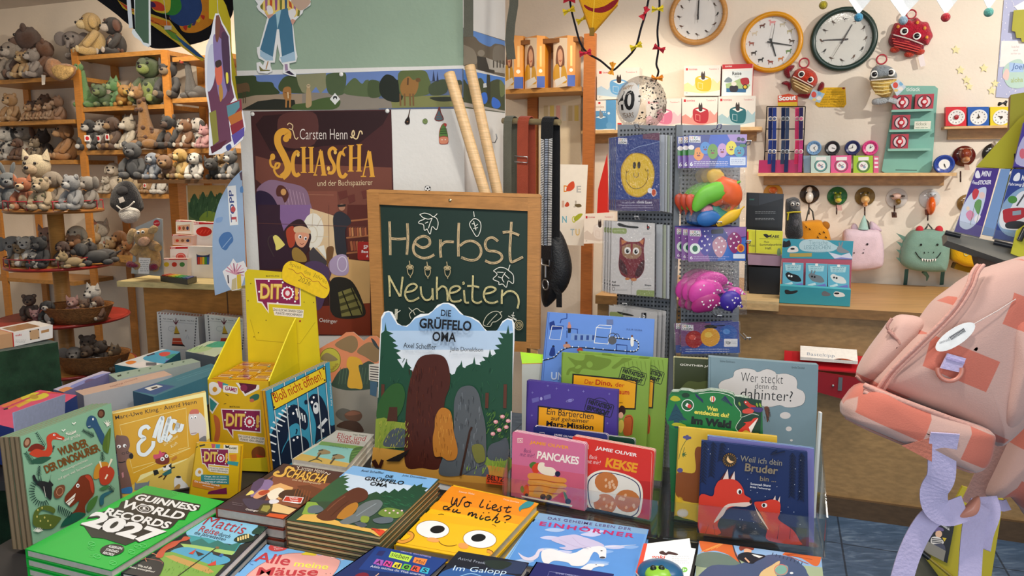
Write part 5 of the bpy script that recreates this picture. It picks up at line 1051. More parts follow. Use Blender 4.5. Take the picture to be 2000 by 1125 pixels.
def art_wald(a):
 a.c(1300,680,5.1125)
 a.p('15402c','+690 480 270 40-15 340-245-30');a.q('1f7a3c','+40 480 110-10 180-15 150-15 120 20 80 40 10 60 60 80 5 60-55 90 0 60-640-50')
 a.l('dfe8d8',5,'+330 455 150-15 120 20 80 40 10 60 60 80 5 50 105-35 70 15',4);a.l('dfe8d8',5,'+755 700-55 90 40 60',4)
 a.q('b8b82a','+45 510 35-35 50 15 15 30-55 10');a.p('1f4a5a','+100 550 30 50 50 90 40 30-80 0-10 80-40 0-10-80-60 10');[a.l('16384a',5,[(60,640+40*i),(110,620+40*i),(170,660+40*i)])for i in range(3)];a.q('b8b82a','+65 770 25-25 60 5 50 20-10 20');a.e('e8f0e8',220,570,62,60);a.e('1a5a30',220,570,54,52);a.p('f0ece8','+195 575 20-30 25 25-20 20');a.e('d83a3a',238,580,20,20)
 for i in range(8):a.l('2a2a5a',16,[(600+8*i,480+12*i),(585+16*i-30,520+8*i)],0,.6);a.l('2a2a5a',14,[(300+9*i,455+8*i),(310+9*i,490+8*i)],0,.6)
 a.e('f2ece4',470,508,29,30);a.e('d84a3a',480,508,8,28);a.e('e8a83a',458,508,6,26);a.u('4a3a2a',462,540,480,552,2)
 a.t('e8dc5a','Wen',410,620,518,634,44,.04);a.t('e8dc5a','entdeckst du?',285,655,632,696,44,.04);a.t('0e1f1a','Im Wald',252,755,650,802,76,.06)
 a.q('c8392a','+780 540 30-15 40 35 50 20-20 30-50-20');a.e('fff',800,540,6,7);a.q('4a3a78','+850 590 120 10-20 40-70-10');a.q('d84a3a','+770 620 60-20 50 20-20 30-80 0');[a.q('86a83a',[(x,y),(x+14,y+24),(x+10,y+44),(x-8,y+20)])for x,y in((735,535),(910,545),(940,545))]
 a.q('d83a26','+720 840 80-80-20-20 70-10 30-30 45 0-25 50-40 40-10 60');a.p('f4ece6','+925 695-55 55-40 40 20 60 40-80');a.q('d8b83a','+750 850 50-30 60 25 70 5 10 30-200-10')
 a.e('1a3a24',200,470,40,22)
WP='+1307 872-1-97 6-10 13 0 5-3 15 1 10 3 17-1 16-3 17 2 17 3 10 4 4 5 14 0 12 4 6 6 14 2 7 8 1 54-1 160-178-10'
stand_at('scalloped green forest board book in the acrylic stand, front copy of three',WP,FO-FN*.1,FN,.011,'1f6a38',art_wald,2,'scalloped green forest board book, %s from the front','forest board books',spine=None,edge='eef4ee',page='eef2ec',inset=.0015)
def art_wer(a):
 a.c(1300,680,5.1125)
 a.l('5a747e',5,'452 75 445 940');a.t('2a3a40','Sabine Bohlmann',542,138,692,150,22);a.t('2a3a40','Emilia Dziubak',1260,202,1390,208,20)
 cl='+530 390 30-60 110-40 20-60 90-28 100 13 40 25 90-32 80 27 20 25 90-5 90 35 25 60-3 50 58 30 25 60-25 70-90 30-80 0-60-22-80 17-100-5-160-40-200-80'
 a.p('3a4a50',[(955+(x-955)*1.008,400+(y-400)*1.015)for x,y in spline(prs(cl),True,3)]);a.q('e2dcd8',cl,3)
 a.e('e2dcd8',1195,672,54,34);a.e('e2dcd8',1230,806,30,24);a.e('e2dcd8',1256,920,14,11)
 k='17181a'
 a.t(k,'Wer steckt',750,332,1170,358,90,-.012,0,1.05);a.t(k,'denn da',892,402,1116,416,54,-.01);a.t(k,'dahinter?',745,500,1265,535,104,-.008)
 a.q('7a4a34','+985 590 45 0 5 90-20 60-15-80');rg=RG(3);[a.l('4a3a34',5,[(x,y),(x+12,y+46)],0,.7)for x,y in[(rg.uniform(985,1040),rg.uniform(590,700))for _ in range(22)]]
stand_at('grey-blue picture book with a thought-bubble title in the acrylic stand, front copy','1384 697 1598.5 713 1590 960 1380 935',at(1390,800,2.06),nrm(-14,6),.009,'7f99a4',art_wer,3,'grey-blue thought-bubble book, %s from the front','thought-bubble books',edge='9db8c4')
def art_jung(a):a.c(1300,680,5.1125).q('5a6438','+160 390 70-60 100 10 90-10 0 90-260 0').t('f0ece0','GÜNTHER JAKOBS',142,178,560,205,28,.02)
stand_at('olive jungle picture book beside the grey-blue thought-bubble book, front copy','1315.5 698 1440 705 1440 960 1312 940',at(1320,720,2.18),nrm(-14,6),.008,'3c4426',art_jung,3,'olive jungle picture book, %s from the front','jungle picture books',edge='d8d4a0')
# --- the acrylic trays
ac=thing('acrylic_stand','clear acrylic tray stand holding the upright books beside the aisle','book stand',at(1290,1010,1.85))
def pane(name,P,th,edge=True):
 b=MB();b.slab([V(p)for p in P],th,'dfeaec');put(name,b,'acrylic',ac)
z0=BASE-.004
fa=onz(990,985,z0);fb=onz(1276,1040,z0);fc=onz(1352,1062,z0);fd=onz(1597,1092,z0)
bkd=V((.16,.50,0));up=lambda p,h:p+UP*h
fa.z=fb.z=fc.z=fd.z=z0
def tray(p,q,h,hb,d):
 pane('tray_front',[p,q,up(q,h),up(p,h)],bkd.normalized()*.004)
 pane('tray_base',[p+bkd.normalized()*.005,q+bkd.normalized()*.005,q+d,p+d],(0,0,.003))
 for s_,e in((p,V((.004,0,0))),(q,V((-.004,0,0)))):
  pane('tray_side',[s_+bkd.normalized()*.006+UP*.004,s_+d+UP*.004,s_+d+UP*hb,s_+bkd.normalized()*.006+UP*h],e)
def wall_(p,q,h,hb):pane('tray_side',[p,q,up(q,hb),up(p,h)],(.004,0,0))
def z0p(x,y):p=onz(x,y,z0);return p
A_,B_,C_,D_=z0p(984,1000),z0p(1282,1051),z0p(1294,1051),z0p(1607,1089)
pane('tray_front',[A_,B_,up(B_,.1),up(A_,.1)],(.001,-.004,0));pane('tray_front',[C_,D_,up(D_,.1),up(C_,.1)],(.001,-.004,0))
wall_(A_+V((-.004,.003,0)),A_+V((.012,.1,0)),.1,.14);wall_(B_+V((.004,.003,0)),B_+V((.092,.33,0)),.1,.26);wall_(D_+V((.004,.003,0)),D_+V((.12,.36,0)),.1,.26)
pane('tray_base',[V((A_.x-.004,A_.y,z0)),V((D_.x+.004,D_.y,z0)),V((D_.x+.12,D_.y+.40,z0)),V((A_.x+.14,A_.y+.42,z0))],(0,0,-.004))
for(x,y,Y,yb)in((1602,805,1.86,1040),):
 b=MB();p=at(x,y,Y);q=at(x,yb,Y);b.tube([p,V((p.x,p.y,z0+.003))],1,'f0f6f4',flat=(.006,.012),ref=(0,1,0));put('edge_glint',b,'gloss',ac)  # light caught along the acrylic wall's edge, coloured in as a whitish strip
for p_ in((1000,975),(1270,1030),(1590,1060)):
 q=onz(*p_,z0);b=MB();b.box((q.x+.03,q.y+.2,(z0-.004+TZ-.007)/2),(.02,.3,z0-TZ+.0025),'e4eeee');put('foot',b,'acrylic',ac)
# === balloon rack, bag straps and the shelf behind
rk=thing('balloon_rack','grey perforated metal display rack hung with balloon packets','display rack',at(1320,690,2.85)*1)
rk.location.z=0;WL[rk.name]=V(rk.location)
RA,RN=at(1255,320,2.86),nrm(-24);RB,RM=at(1395,320,2.76),nrm(-6)
def pegboard(o,n,px,name):
 b=MB();P=[onp(x,y,o,n)for x,y in prs(px)];b.slab(P,-n*.012,'8b9096');a=Art(b,o,n)
 (x0,y0),(x1,y1)=px[0],px[2]
 put(name,b,'plastic',rk);b=MB();d=UP.cross(n).normalized();tl=P[0];wd=(P[1]-P[0]).length;hh=P[0].z-P[3].z;k=int(wd/.014)
 for j in range(int(hh/.016)):
  if j>90:break
  for i in range(k):
   q=tl+d*(.012+.0138*i)-UP*(.02+.016*j)+n*.0006;b.add([q,q+d*.007,q+d*.007-UP*.007,q-UP*.007],[(0,1,2,3)],'22262a')
 put('perforation',b,'card',rk)
pegboard(RA,RN,[(1206,243),(1322,246),(1318,1000),(1206,980)],'pegboard')
pegboard(RB,RM,[(1330,244),(1446,244),(1440,1000),(1330,1000)],'pegboard')
b=MB();p=at(1326,244,2.78);b.box((p.x,p.y+.0,p.z/2),(.022,.022,p.z),'74797e');put('post',b,'plastic',rk)
b=MB();b.box((p.x-.02,p.y+.02,.015),(.3,.3,.03),'6a6f74');put('base',b,'plastic',rk)
def peg(x,y,o,n,l=.1,nm='hook'):
 b=MB();q=onp(x,y,o,n);d=UP.cross(n).normalized()
 for s in(-.007,.007):b.tube([q+d*s+n*.013,q+d*s+n*l,q+d*s*.9+n*(l+.02)+UP*.012],.0022,'c4c8cc',6)
 b.tube([q-d*.0065+n*(l+.02)+UP*.012,q+d*.0065+n*(l+.02)+UP*.012],.0022,'c4c8cc',6);return put(nm,b,'metal',rk)
for x,y in((1262,254),(1262,425),(1240,587)):peg(x,y,RA,RN,.13)
for x,y in((1392,255),(1392,435),(1392,608)):peg(x,y,RB,RM,.13)
for x,y in((1452,285),(1452,470),(1452,650)):peg(x-5,y,RB,RM,.12)
def packet(name,lab,px,o,n,d,col,art,th=.0025,group=None,cat='balloon packet',extra=None):
 px=prs(px);oo=o+n*d;P=[onp(x,y,oo,n)for x,y in px]
 t=thing(name,lab,cat,sum(P,V((0,0,0)))/4-UP*.1,group);b=MB();b.slab(P,-n*th,col,'d8dade')
 if art:art(Art(b,oo,n,px))
 put('card',b,'gloss',t);b=MB();m_=.004;u=(P[1]-P[0]).normalized();v=(P[0]-P[3]).normalized()
 Q=[P[0]-u*m_+v*.001,P[1]+u*m_+v*.001,P[2]+u*m_-v*m_,P[3]-u*m_-v*m_];b.slab([q+n*.0016 for q in Q],-n*(th+.003),'fff');put('film_sleeve',b,'film',t)
 if extra:extra(t,oo)
 return t
def logo(a,x,y,w,h):
 a.p('e8e8ec',[(x,y),(x+w,y+h*.05),(x+w,y+h),(x,y+h*.95)])
 for i,(c,t)in enumerate(zip(('b8502a','c87a2a','3a7a3a','2a5a9a','8a2a5a'),'CREAT')):a.t(c,t,x+w*(.06+.185*i),y+h*.46,x+w*(.2+.185*i),y+h*.47,h*.34,.02)
 a.t('222','LOON',x+w*.08,y+h*.9,x+w*.92,y+h*.92,h*.36,.03)
def art_smile(a):
 a.c(1170,230,5.622)
 a.p('6a3a56','+480 165 190-15-2 100-188-20');a.l('8aa0d0',5,'+350 360 80-40 130-30 108-30',4);a.p('4a3a68','+185 900 477-10 0 128-477-2');logo(a,210,222,98,68)
 a.q('b88f1e','+240 640 10-120 80-110 100-25 110 45 60 110 8 120-38 120-90 80-80 12-90-42-50-90');a.q('e2bc2a','+252 640 10-115 76-105 92-23 102 43 58 105 8 115-38 110-85 78-75 10-82-40-46-83')
 a.e('3a2a0a',388,522,18,38,2);a.e('3a2a0a',438,520,18,38,2);a.l('3a2a0a',6,'+385 605-5 35 25 15 25-15-2-38',4);a.l('3a2a0a',6,'+300 590 0 100 50 70 55 20 75-25 50-75 8-110',5);a.l('3a2a0a',6,'+295 575 10 23 23-13',3);a.l('3a2a0a',6,'+505 560 15 28 15-18',3)
 a.e('e8e4ec',560,800,26,30);a.e('c8502a',602,822,28,42);a.r('f4ece4',4,602,822,26,40);a.t('e8e4f0','»Smile Face«',412,940,580,942,30,.005);a.w('b8b4d0',250,950,600,1000,9,2);a.w('b8b4d0',250,925,400,945,9,1)
def art_owl(a):
 a.c(1170,410,3.878)
 a.u('98a868',98,135,210,178,14,4);a.w('d8e0c0',112,150,195,166,6,1);a.t('222','b',362,150,384,150,40,.03);a.e('b82a2a',372,132,6,7);a.w('444',335,170,400,190,4,2)
 a.q('7a2430','+160 208 50 30 90 2 45-30-5 90 5 100-10 70-45 50-60 0-60-30-22-70 7-100',6);a.p('c87a4a','+168 222 47 18-43 26');a.p('c87a4a','+302 238 38-16-8 44');a.q('a07858','+172 310 8-35 50-17 50 2 38 25 2 45-30 35-50 5-50-15');a.q('8a2a34','+240 255 15 0-5 75-8 0')
 for x,y in((216,308),(280,312)):a.e('f4f0ea',x,y,24,27);a.e('1a1414',x,y+4,13,16);a.e('fff',x+5,y-3,3,4)
 a.q('4a2028','+158 370 42 50 15 70-30-10-30-40');a.q('4a2028','+340 380-40 40-28 70 28 15 35-45');a.e('d08a5a',215,522,18,10);a.e('d08a5a',262,528,24,12);a.l('9a9a98',3,'243 525 243 640');a.l('8a8a88',3,'+254 540-6 20 8 10',3)
 a.t('222','Foil',98,552,126,553,14,.02);a.t('222','Balloon',98,576,154,578,14,.02);a.t('222','Shape',345,578,394,580,15,.03);a.w('888',335,588,392,604,4,1);a.r('333',3,109,598,10,13);a.w('888',125,600,215,612,5,1);a.u('98a868',283,604,440,660,16,8)
 a.q('2a2a28','+140 105 20-5 55 18 75 7 2 13-72-3-70-13')
def fan(t,cnt,step,what,n,skew=0):
 for i in range(cnt):
  c=copy_tree(t);c.location=V(t.location)+V(step)*(i+1);c['label']=what%ORD[i]
h1=UP.cross(RN).normalized();h2=UP.cross(RM).normalized()
t=packet('balloon_packet','foil balloon packet with a yellow smiling face, front of its hook','+1203 268 85-9 1 153-87-1',RA,RN,.115,'2a3f86',art_smile,group='smiling balloon packets')
fan(t,3,-RN*.012-h1*.012,'%s smiling-face balloon packet, behind the front one on its hook',RN)
for i in range(4):
 packet('balloon_packet',f'silver-backed foil packet, {ORD[i]} behind the smiling-face balloon packets',[(1286+i*5,263+i*.7),(1298+i*5,263+i*.7),(1297+i*5,413+i),(1286+i*5,411+i)],RA,RN,.066-.01*i,('c8ced8','d4d8de','b8c4b0','ccd2da')[i],None,group='silver foil packets')
t=packet('balloon_packet','white packet with a dark red owl balloon, front of its hook','+1195 432 84 4-1 144-86-8',RA,RN,.115,'d8d4d2',art_owl,group='owl balloon packets')
fan(t,3,-RN*.012-h1*.014,'%s owl balloon packet, behind the front one on its hook',RN)
for i in range(3):
 packet('balloon_packet',f'clear-edged white packet, {ORD[i]} behind the owl balloon packets',[(1282+i*6,438+i),(1294+i*7,438+i),(1293+i*7,582+i),(1281+i*6,580+i)],RA,RN,.062-.012*i,('c4c8cc','b8c0a8','cfd4d8')[i],None,group='clear-edged white packets')
def art_low(a):a.c(1170,410,3.878).u('98a868',80,770,185,808,14,8).q('2a2a28','+135 770 35 5 85 20-5 10-80-13').u('222',322,778,358,826,2).t('fff','b',330,820,350,820,36,.03)
t=packet('balloon_packet','white balloon packet with green tab on the lowest hook behind the blue book','+1190 596 94 14-4 120-92-5',RA,RN,.1,'d4d2d0',art_low,group='low white balloon packets')
fan(t,2,-RN*.02+h1*.012,'%s white balloon packet on the lowest hook, behind the front one',RN)
# --- bags of balloons on the second panel
def bag(name,lab,head,bagp,art,balls,d,group,hearts=False):
 px=prs(head);oo=RB+RM*d;P=[onp(x,y,oo,RM)for x,y in px];t=thing(name,lab,'balloon packet',sum(P,V((0,0,0)))/4-UP*.1,group)
 b=MB();b.slab(P,-RM*.002,'3a3f8a','d8dade');art(Art(b,oo,RM,px));put('header_card',b,'gloss',t)
 (x0,y0),(x1,y1)=bagp;b=MB();rows=[]
 for j in range(9):
  v=j/8;r=[]
  for i in range(13):
   u=i/12;z=.022*sin(PI*min(1,max(0,v)))**.6*sin(PI*u)**.6;q=onp(lerp(x0,x1,u),lerp(y0,y1,v),oo,RM);r.append(q+RM*z)
  rows.append(r)
 b.grid(rows,'fff');b.grid([[p-RM*.001-RM*2*max(0,(p-oo).dot(RM))*.55 for p in r]for r in rows],'fff');put('film_bag',b,'film',t)
 for(c,pts,w,z)in balls:
  b=MB();sp_=spline(prs(pts),False,4);n_=len(sp_);C=[onp(x,y,oo+RM*(z*.45-.006),RM)for x,y in sp_]
  mpx=(C[0]-onp(sp_[0][0]+1,sp_[0][1],oo,RM)).length;s_=abs((onp(1001,300,oo,RM)-onp(1000,300,oo,RM)).length)
  rs=[w*s_*max(.12,(sin(PI*min(1,(i+.5)/n_*1.25))**.7 if(i+.5)/n_*1.25<1 else .12))for i in range(n_)]
  vs=[];m=12
  for i,p in enumerate(C):
   tg=(C[min(i+1,n_-1)]-C[max(i-1,0)]).normalized();q=RM.cross(tg).normalized()
   vs.append([p+q*(rs[i]*cos(2*PI*k/m))+RM*(rs[i]*.42*sin(2*PI*k/m))for k in range(m)])
  b.grid(vs,c,True);b.add([vs[0][0]]and vs[0],[tuple(range(m))],c)
  if hearts:
   rg=RG(len(pts)+int(z*999))
   for _ in range(9):
    i=rg.randrange(2,n_-2);k=rg.uniform(.2,.8)*PI;tg=(C[i+1]-C[i-1]).normalized();q=RM.cross(tg).normalized();hc=C[i]+q*rs[i]*cos(k)*.8+RM*(rs[i]*.44*sin(k)+.0012)
    e=.0042;b.add([hc+h2*(e*x)+UP*(e*y)for x,y in((0,-1),(.8,.1),(.6,.8),(0,.5),(-.6,.8),(-.8,.1))],[tuple(range(6))],'f4eef2')
  put('balloon',b,'rubber',t)
 return t
def art_faces(a):
 a.c(1310,240,5.114)
 a.p('7a5aa8','+170 300 230 20-20 130-210 0');a.p('3a5ac0','+400 110 200 0-20 210-240 10');a.p('a88ac8','+560 110 205 5 0 85-165-10');a.p('3a6ac8','+480 330 285 0 0 115-325 5');logo(a,185,130,112,68)
 for x,y,rx,ry,c in((278,310,52,66,'e8923a'),(345,250,52,62,'4a8ad0'),(420,285,54,76,'6a9a2a'),(515,275,48,72,'c89ad0'),(605,250,54,70,'e8d82a'),(685,285,52,56,'4a9ab8')):
  a.e(c,x,y,rx,ry);a.e('2a2a2a',x-14,y-8,5,8);a.e('2a2a2a',x+12,y-8,5,8);a.e('8a2a2a',x,y+16,18,9)
 a.e('e8e0e0',205,245,30,24);a.p('3a7a3a','+175 265 65 5-5 50-60-2');a.p('3a7a3a','+690 210 65 5-5 25-60 0');a.e('222',680,160,18,20);a.e('222',720,165,20,18);a.t('fff','6',192,430,220,432,42,.01);a.w('e8e4f4',232,380,580,430,9,3);a.u('d8e0f0',592,342,748,424,8);a.w('6a7ab0',605,360,740,410,8,3)
def art_hearts(a):
 a.c(1310,430,4.165)
 a.p('8a5aa0','+140 70 100 0 80 265-178 5');a.p('8a5aa0','+420 60 195-2-3 72-132 20');a.p('2f6ac0','+430 180 180-40-2 190-228 0');logo(a,155,82,88,50)
 for x,y,c in((282,200,'4a3f9a'),(398,215,'c08a9a'),(518,180,'8a2a6a')):
  a.q(c,[(x-58,y-30),(x,y-85),(x+58,y-30),(x+40,y+50),(x,y+90),(x-40,y+50)]);[a.q('f0e8f0',[(x+u*1.3-9,y+v-6),(x+u*1.3,y+v-4),(x+u*1.3+9,y+v-6),(x+u*1.3,y+v+12)],3)for u,v in((-22,-30),(14,-46),(26,-4),(-4,4),(-24,30),(10,44),(-2,-70))]
 a.e('e0ece4',198,232,44,44);a.e('2a6a4a',198,232,22,26);a.u('1a1a2a',330,76,428,112,8,-4);a.e('e89a3a',570,228,30,34);a.e('c84a2a',570,228,20,24);a.t('f0e8f0','6',156,318,178,319,26,.01);a.w('d8d0e8',186,290,480,322,7,2);a.u('dfe8f4',508,275,604,312,5)
 [a.e('f4f0f8',x,y,5,4)for x,y in((275,90),(305,88),(340,130),(445,165),(455,102),(175,158))]
def art_three(a):
 a.c(1310,430,4.165)
 a.p('7a4a7a','+78 840 252-15-30 175-218 30');a.p('2f5ab0','+330 1000 230-40-2 120-476 5');logo(a,88,850,96,48)
 for x,y,r,c,c2 in((190,970,72,'a81e1e','d84a3a'),(468,925,74,'1e5ab0','4a8ad8'),(322,952,78,'e8a81e','f4cf4a')):a.e(c,x,y,r,r*.98);a.e(c2,x-r*.2,y-r*.25,r*.4,r*.3)
 a.q('2a2420','+275 860 45-10 50 12-5 16-80-2');a.l('2a2420',6,'340 862 440 856');a.u('eef0f4',434,965,544,1030,4);a.t('222','TÜV',444,1010,488,1012,28,.03);a.w('888',492,985,538,1010,5,2);a.w('e0e8f8',120,1040,480,1076,8,2)
bl1=[('d8b03a','+1383 352 17-7 20 20',16,.0),('e2622e','+1392 400 23-30 17 25-4 15',26,.03),('6fbf3a','+1356 412 19-27 30-13 25-10 16-8',19,.045),('2a6ab0','+1362 432 28-7 30 5',16,.03),('2a8a7a','+1395 400 10 20 25 5 10-15',12,.02),('e2b41e','+1400 440 25-15 15-10 14-12',11,.05),('e89ab0','+1370 415 15-3 13 6',12,.02),('c84a2e','+1345 380 7 20-2 20',12,.01)]
t=bag('balloon_bag','bag of funny-face balloons under a blue header card on the upper hook, front one','1344 264 1459 262 1458.5 327 1345 328',((1346,326),(1456,433)),art_faces,bl1,.12,'funny-face balloon bags')
fan(t,2,-RM*.042-h2*.014,'%s bag of funny-face balloons, behind the front one',RM)
bl2=[('c8329a','+1358 560 22-8 30-4 20 8',20,.01),('d848a8','+1352 590 18-20 30-5 20 10',24,.03),('a82a78','+1352 605 28-15 20 0 15 10',20,.045),('3f2a9a','+1410 600 15-10 15 2 10 8',22,.05),('e05ab8','+1420 575 20-5 16 5',10,.03)]
t=bag('balloon_bag','bag of pink heart balloons under a violet header card on the middle hook, front one','1343 444 1457.5 443 1457 510 1344 511',((1342,508),(1459,615)),art_hearts,bl2,.12,'pink heart balloon bags',True)
fan(t,2,-RM*.042-h2*.018,'%s bag of pink heart balloons, behind the front one',RM)
t=packet('balloon_packet','balloon packet with red, yellow and blue balls on the lowest hook, front one','+1329 634 114-6 2 61-114 3',RB,RM,.12,'3a4a9a',art_three,group='round balloon packets')
fan(t,1,-RM*.02-h2*.018,'%s packet of red, yellow and blue balls, behind the front one',RM)
# --- the clear anniversary balloon
bc=at(1252,203,3.02);bt=thing('number_balloon','clear confetti balloon with a white 40 on its side above the balloon rack','balloon',at(1222,262,2.95))
b=MB();b.ball(bc,(.1,.1,.108),'fff',nu=28,nv=18);b.tube([bc+V((-.045,-.02,-.09)),at(1224,262,2.96)],[.03,.005],'fff');put('skin',b,'film',bt)
b=MB();rg=RG(5)
for i in range(230):
 d=V((rg.gauss(.25,1),rg.gauss(0,1),rg.gauss(0,1))).normalized()
 if d.x<-.25:continue
 p=bc+V((d.x*.1,d.y*.1,d.z*.108));M_=rot_to(d);r=rg.choice((.0026,.0036,.0055));b.add([p+(M_@V((r*cos(t),r*sin(t)*.8,.0006)))for t in[PI*k/3 for k in range(6)]],[tuple(range(6))],'15151a' if rg.random()<.93 else '7a1e2a')
put('confetti',b,'card',bt)
b=MB();vn=V((-.62,-.78,.02)).normalized();M_=rot_to(vn);vs=[]
side_=UP.cross(vn).normalized()
def bpt(u,v,l=1.006):q=(vn+side_*u+UP*v).normalized();return bc+V((q.x*.1,q.y*.1,q.z*.108))*l
b.grid([[bpt(.62*r*cos(2*PI*k/24)-.12,1.0*r*sin(2*PI*k/24))for k in range(24)]for r in(.01,.25,.5,.75,1)],'e8e4de',closed=True)
def btext(s,u0,v0,u1,h,col,bold):
 vv,ff=tx(s,bold);b.add([bpt(lerp(u0,u1,x),v0+h*y,1.012)for x,y in vv],ff,col)
btext('40',-.66,-.32,.26,.74,'17181c',.03);btext('HAPPY',-.5,.5,.12,.24,'b08a5a',0);btext('YEARS',-.42,-.66,.2,.24,'8a6a4a',0);put('printed_face',b,'card',bt)
# --- bar with bag straps, crescent bag
br=thing('strap_bar','short wooden bar on the pillar side holding woven bag straps','hanging bar',at(1040,240,2.72))
A_,B_=at(983,236,3.0),at(1093,239,2.78);b=MB();b.tube([A_,B_],.0115,'8a7a58',16);put('bar',b,'woodv',br)
bd=(B_-A_).normalized();bn=V((-bd.y,bd.x,0));bn=-bn if bn.y>0 else bn
def strap(name,lab,px,y1,w,col,cols=None,art=None,group=None,m='fabric',z=.02,tw=0,cat='bag strap'):
 c=A_+bd*((at(px,238,2.9).x-A_.x)/bd.x);e=at(px,y1,c.y).z;t=thing(name,lab,cat,V((c.x,c.y,e)),group);b=MB();w*=c.y/FPX
 pf=[(bn*.022,e-c.z),(bn*.021,-.06),(bn*.019,0),(bn*.012,.0155),(bn*0,.0205),(bn*-.012,.0155),(bn*-.019,0),(bn*-.022,-.08),(bn*-.024,e-c.z+.03)]
 for k in range(len(pf)-1):
  p,q=c+pf[k][0]+UP*pf[k][1],c+pf[k+1][0]+UP*pf[k+1][1];n_=(q-p).cross(bd).normalized()*.0022
  if k==0 and cols:
   N=64;L_=(q-p)
   for s_ in range(3):
    u0,u1=(-.5,-.16,.16)[s_],(-.16,.16,.5)[s_]
    for i in range(N):
     f0,f1=i/N,(i+.55)/N
     b.add([p+bd*w*u0+L_*f0,p+bd*w*u1+L_*(f0 if s_==1 else f0+.6/N*(1 if s_ else-1)),p+bd*w*u1+L_*(f1 if s_==1 else f1+.6/N*(1 if s_ else-1)),p+bd*w*u0+L_*f1],[(0,1,2,3)],'e8e8e6' if s_!=1 else 'b8c4d8')
   for u in(-.16,.16):b.add([p+bd*w*(u-.03)-n_*.3,p+bd*w*(u+.03)-n_*.3,q+bd*w*(u+.03)-n_*.3,q+bd*w*(u-.03)-n_*.3],[(0,1,2,3)],'17181c')
   b.slab([p+bd*w/2+n_*.35,p-bd*w/2+n_*.35,q-bd*w/2+n_*.35,q+bd*w/2+n_*.35],n_,col)
  else:b.slab([p+bd*w/2,p-bd*w/2,q-bd*w/2,q+bd*w/2],n_,col)
 put('webbing',b,m,t);return t,c,w
t,c,w_=strap('bag_strap','rust red bag strap with metal slider hanging on the bar',1028,420,29,'a84a32',group='bag straps on the bar')
b=MB();q=c+bn*.028;z_=at(1028,312,c.y).z;b.tube([V((q.x,q.y,z_))+bd*s*w_*.6+UP*v for s,v in((-1,.012),(-1,-.01),(1,-.01),(1,.012))],.0022,'d0d2d4',8,True);put('slider',b,'metal',t)
t,c,w_=strap('bag_strap','olive grey bag strap nearest the pillar on the bar',998,420,22,'6a6a5c',group='bag straps on the bar')
t,c,w_=strap('bag_strap','black and white woven bag strap hanging on the bar before the white poster',1073,478,31,'17181c',True,group='bag straps on the bar')
q=c+bn*.022;b=MB();zz=lambda y:at(1073,y,q.y).z
b.slab([V((q.x,q.y,zz(479)))+bd*w_*.48,V((q.x,q.y,zz(479)))-bd*w_*.48,V((q.x,q.y,zz(508)))-bd*w_*.45,V((q.x,q.y,zz(508)))+bd*w_*.45],bn*-.006,'12141c');put('leather_tab',b,'leather',t)
b=MB();b.tube([V((q.x,q.y,zz(506)))+bd*w_*.34,V((q.x,q.y,zz(518)))+bd*w_*.34,V((q.x,q.y,zz(518)))-bd*w_*.34,V((q.x,q.y,zz(506)))-bd*w_*.34],.003,'d4d6d8',8);b.tube([V((q.x,q.y,zz(518))),V((q.x,q.y,zz(542)))],.004,'c4c6c8',8);b.tube([V((q.x,q.y,zz(556)))+bd*.016*cos(k*PI/6)+UP*.02*sin(k*PI/6)for k in range(12)],.0028,'c8cacc',6,True);put('snap_hook',b,'metal',t)
bo=at(1100,500,c.y+.05);bg_=thing('crescent_bag','black leather crescent bag hanging beside the easel','bag',at(1090,600,c.y+.05));b=MB();o_,n_=bo,nrm(-15)
sh=spline(prs('+1056 560 6-90 18-30 20 20 14 40 3 30-9 30-18 20-26 20'),True,4);P_=[onp(x,y,o_,n_)for x,y in sh];cc=sum(P_,V((0,0,0)))/len(P_)
b.grid([[cc+(p-cc)*s+n_*z for p in P_]for s,z in((.02,.04),(.5,.038),(.8,.028),(.95,.012),(1,0),(.95,-.012),(.8,-.028),(.5,-.038),(.02,-.04))],'1a1a1c',closed=True);put('body',b,'leather',bg_)
b=MB();b.tube([onp(1083,560,o_+n_*.045,n_),onp(1092,575,o_+n_*.047,n_),onp(1092,600,o_+n_*.045,n_)],1,'101012',flat=(.022,.003),ref=n_);put('strap_end',b,'leather',bg_)
b=MB();b.tube([onp(1085,445,o_,n_),onp(1088,380,o_,n_),onp(1084,250,o_,n_)],1,'1c1e22',flat=(.018,.003),ref=n_);put('carry_strap',b,'fabric',bg_)
for(x,y0,y1,lab)in((915,-60,72,'dark grey hanging ribbon before the pillar corner beside the elephant photo'),(1000,-60,116,'dark grey hanging ribbon between the pillar and the puzzle boxes')):
 Y=2.72 if x<950 else 2.95;b=MB();pts=[at(x+(-4 if k==0 else 0)+5*sin(k*1.2)*(x>950),lerp(y0,y1,k/5),Y)for k in range(6)];pts[0]=V((pts[0].x,pts[0].y,2.895));b.tube(pts,1,'5a594e',flat=(.034,.003),ref=(0,-1,0));put('hanging_ribbon',b,'fabric',None,lab,'ribbon','hanging ribbons')
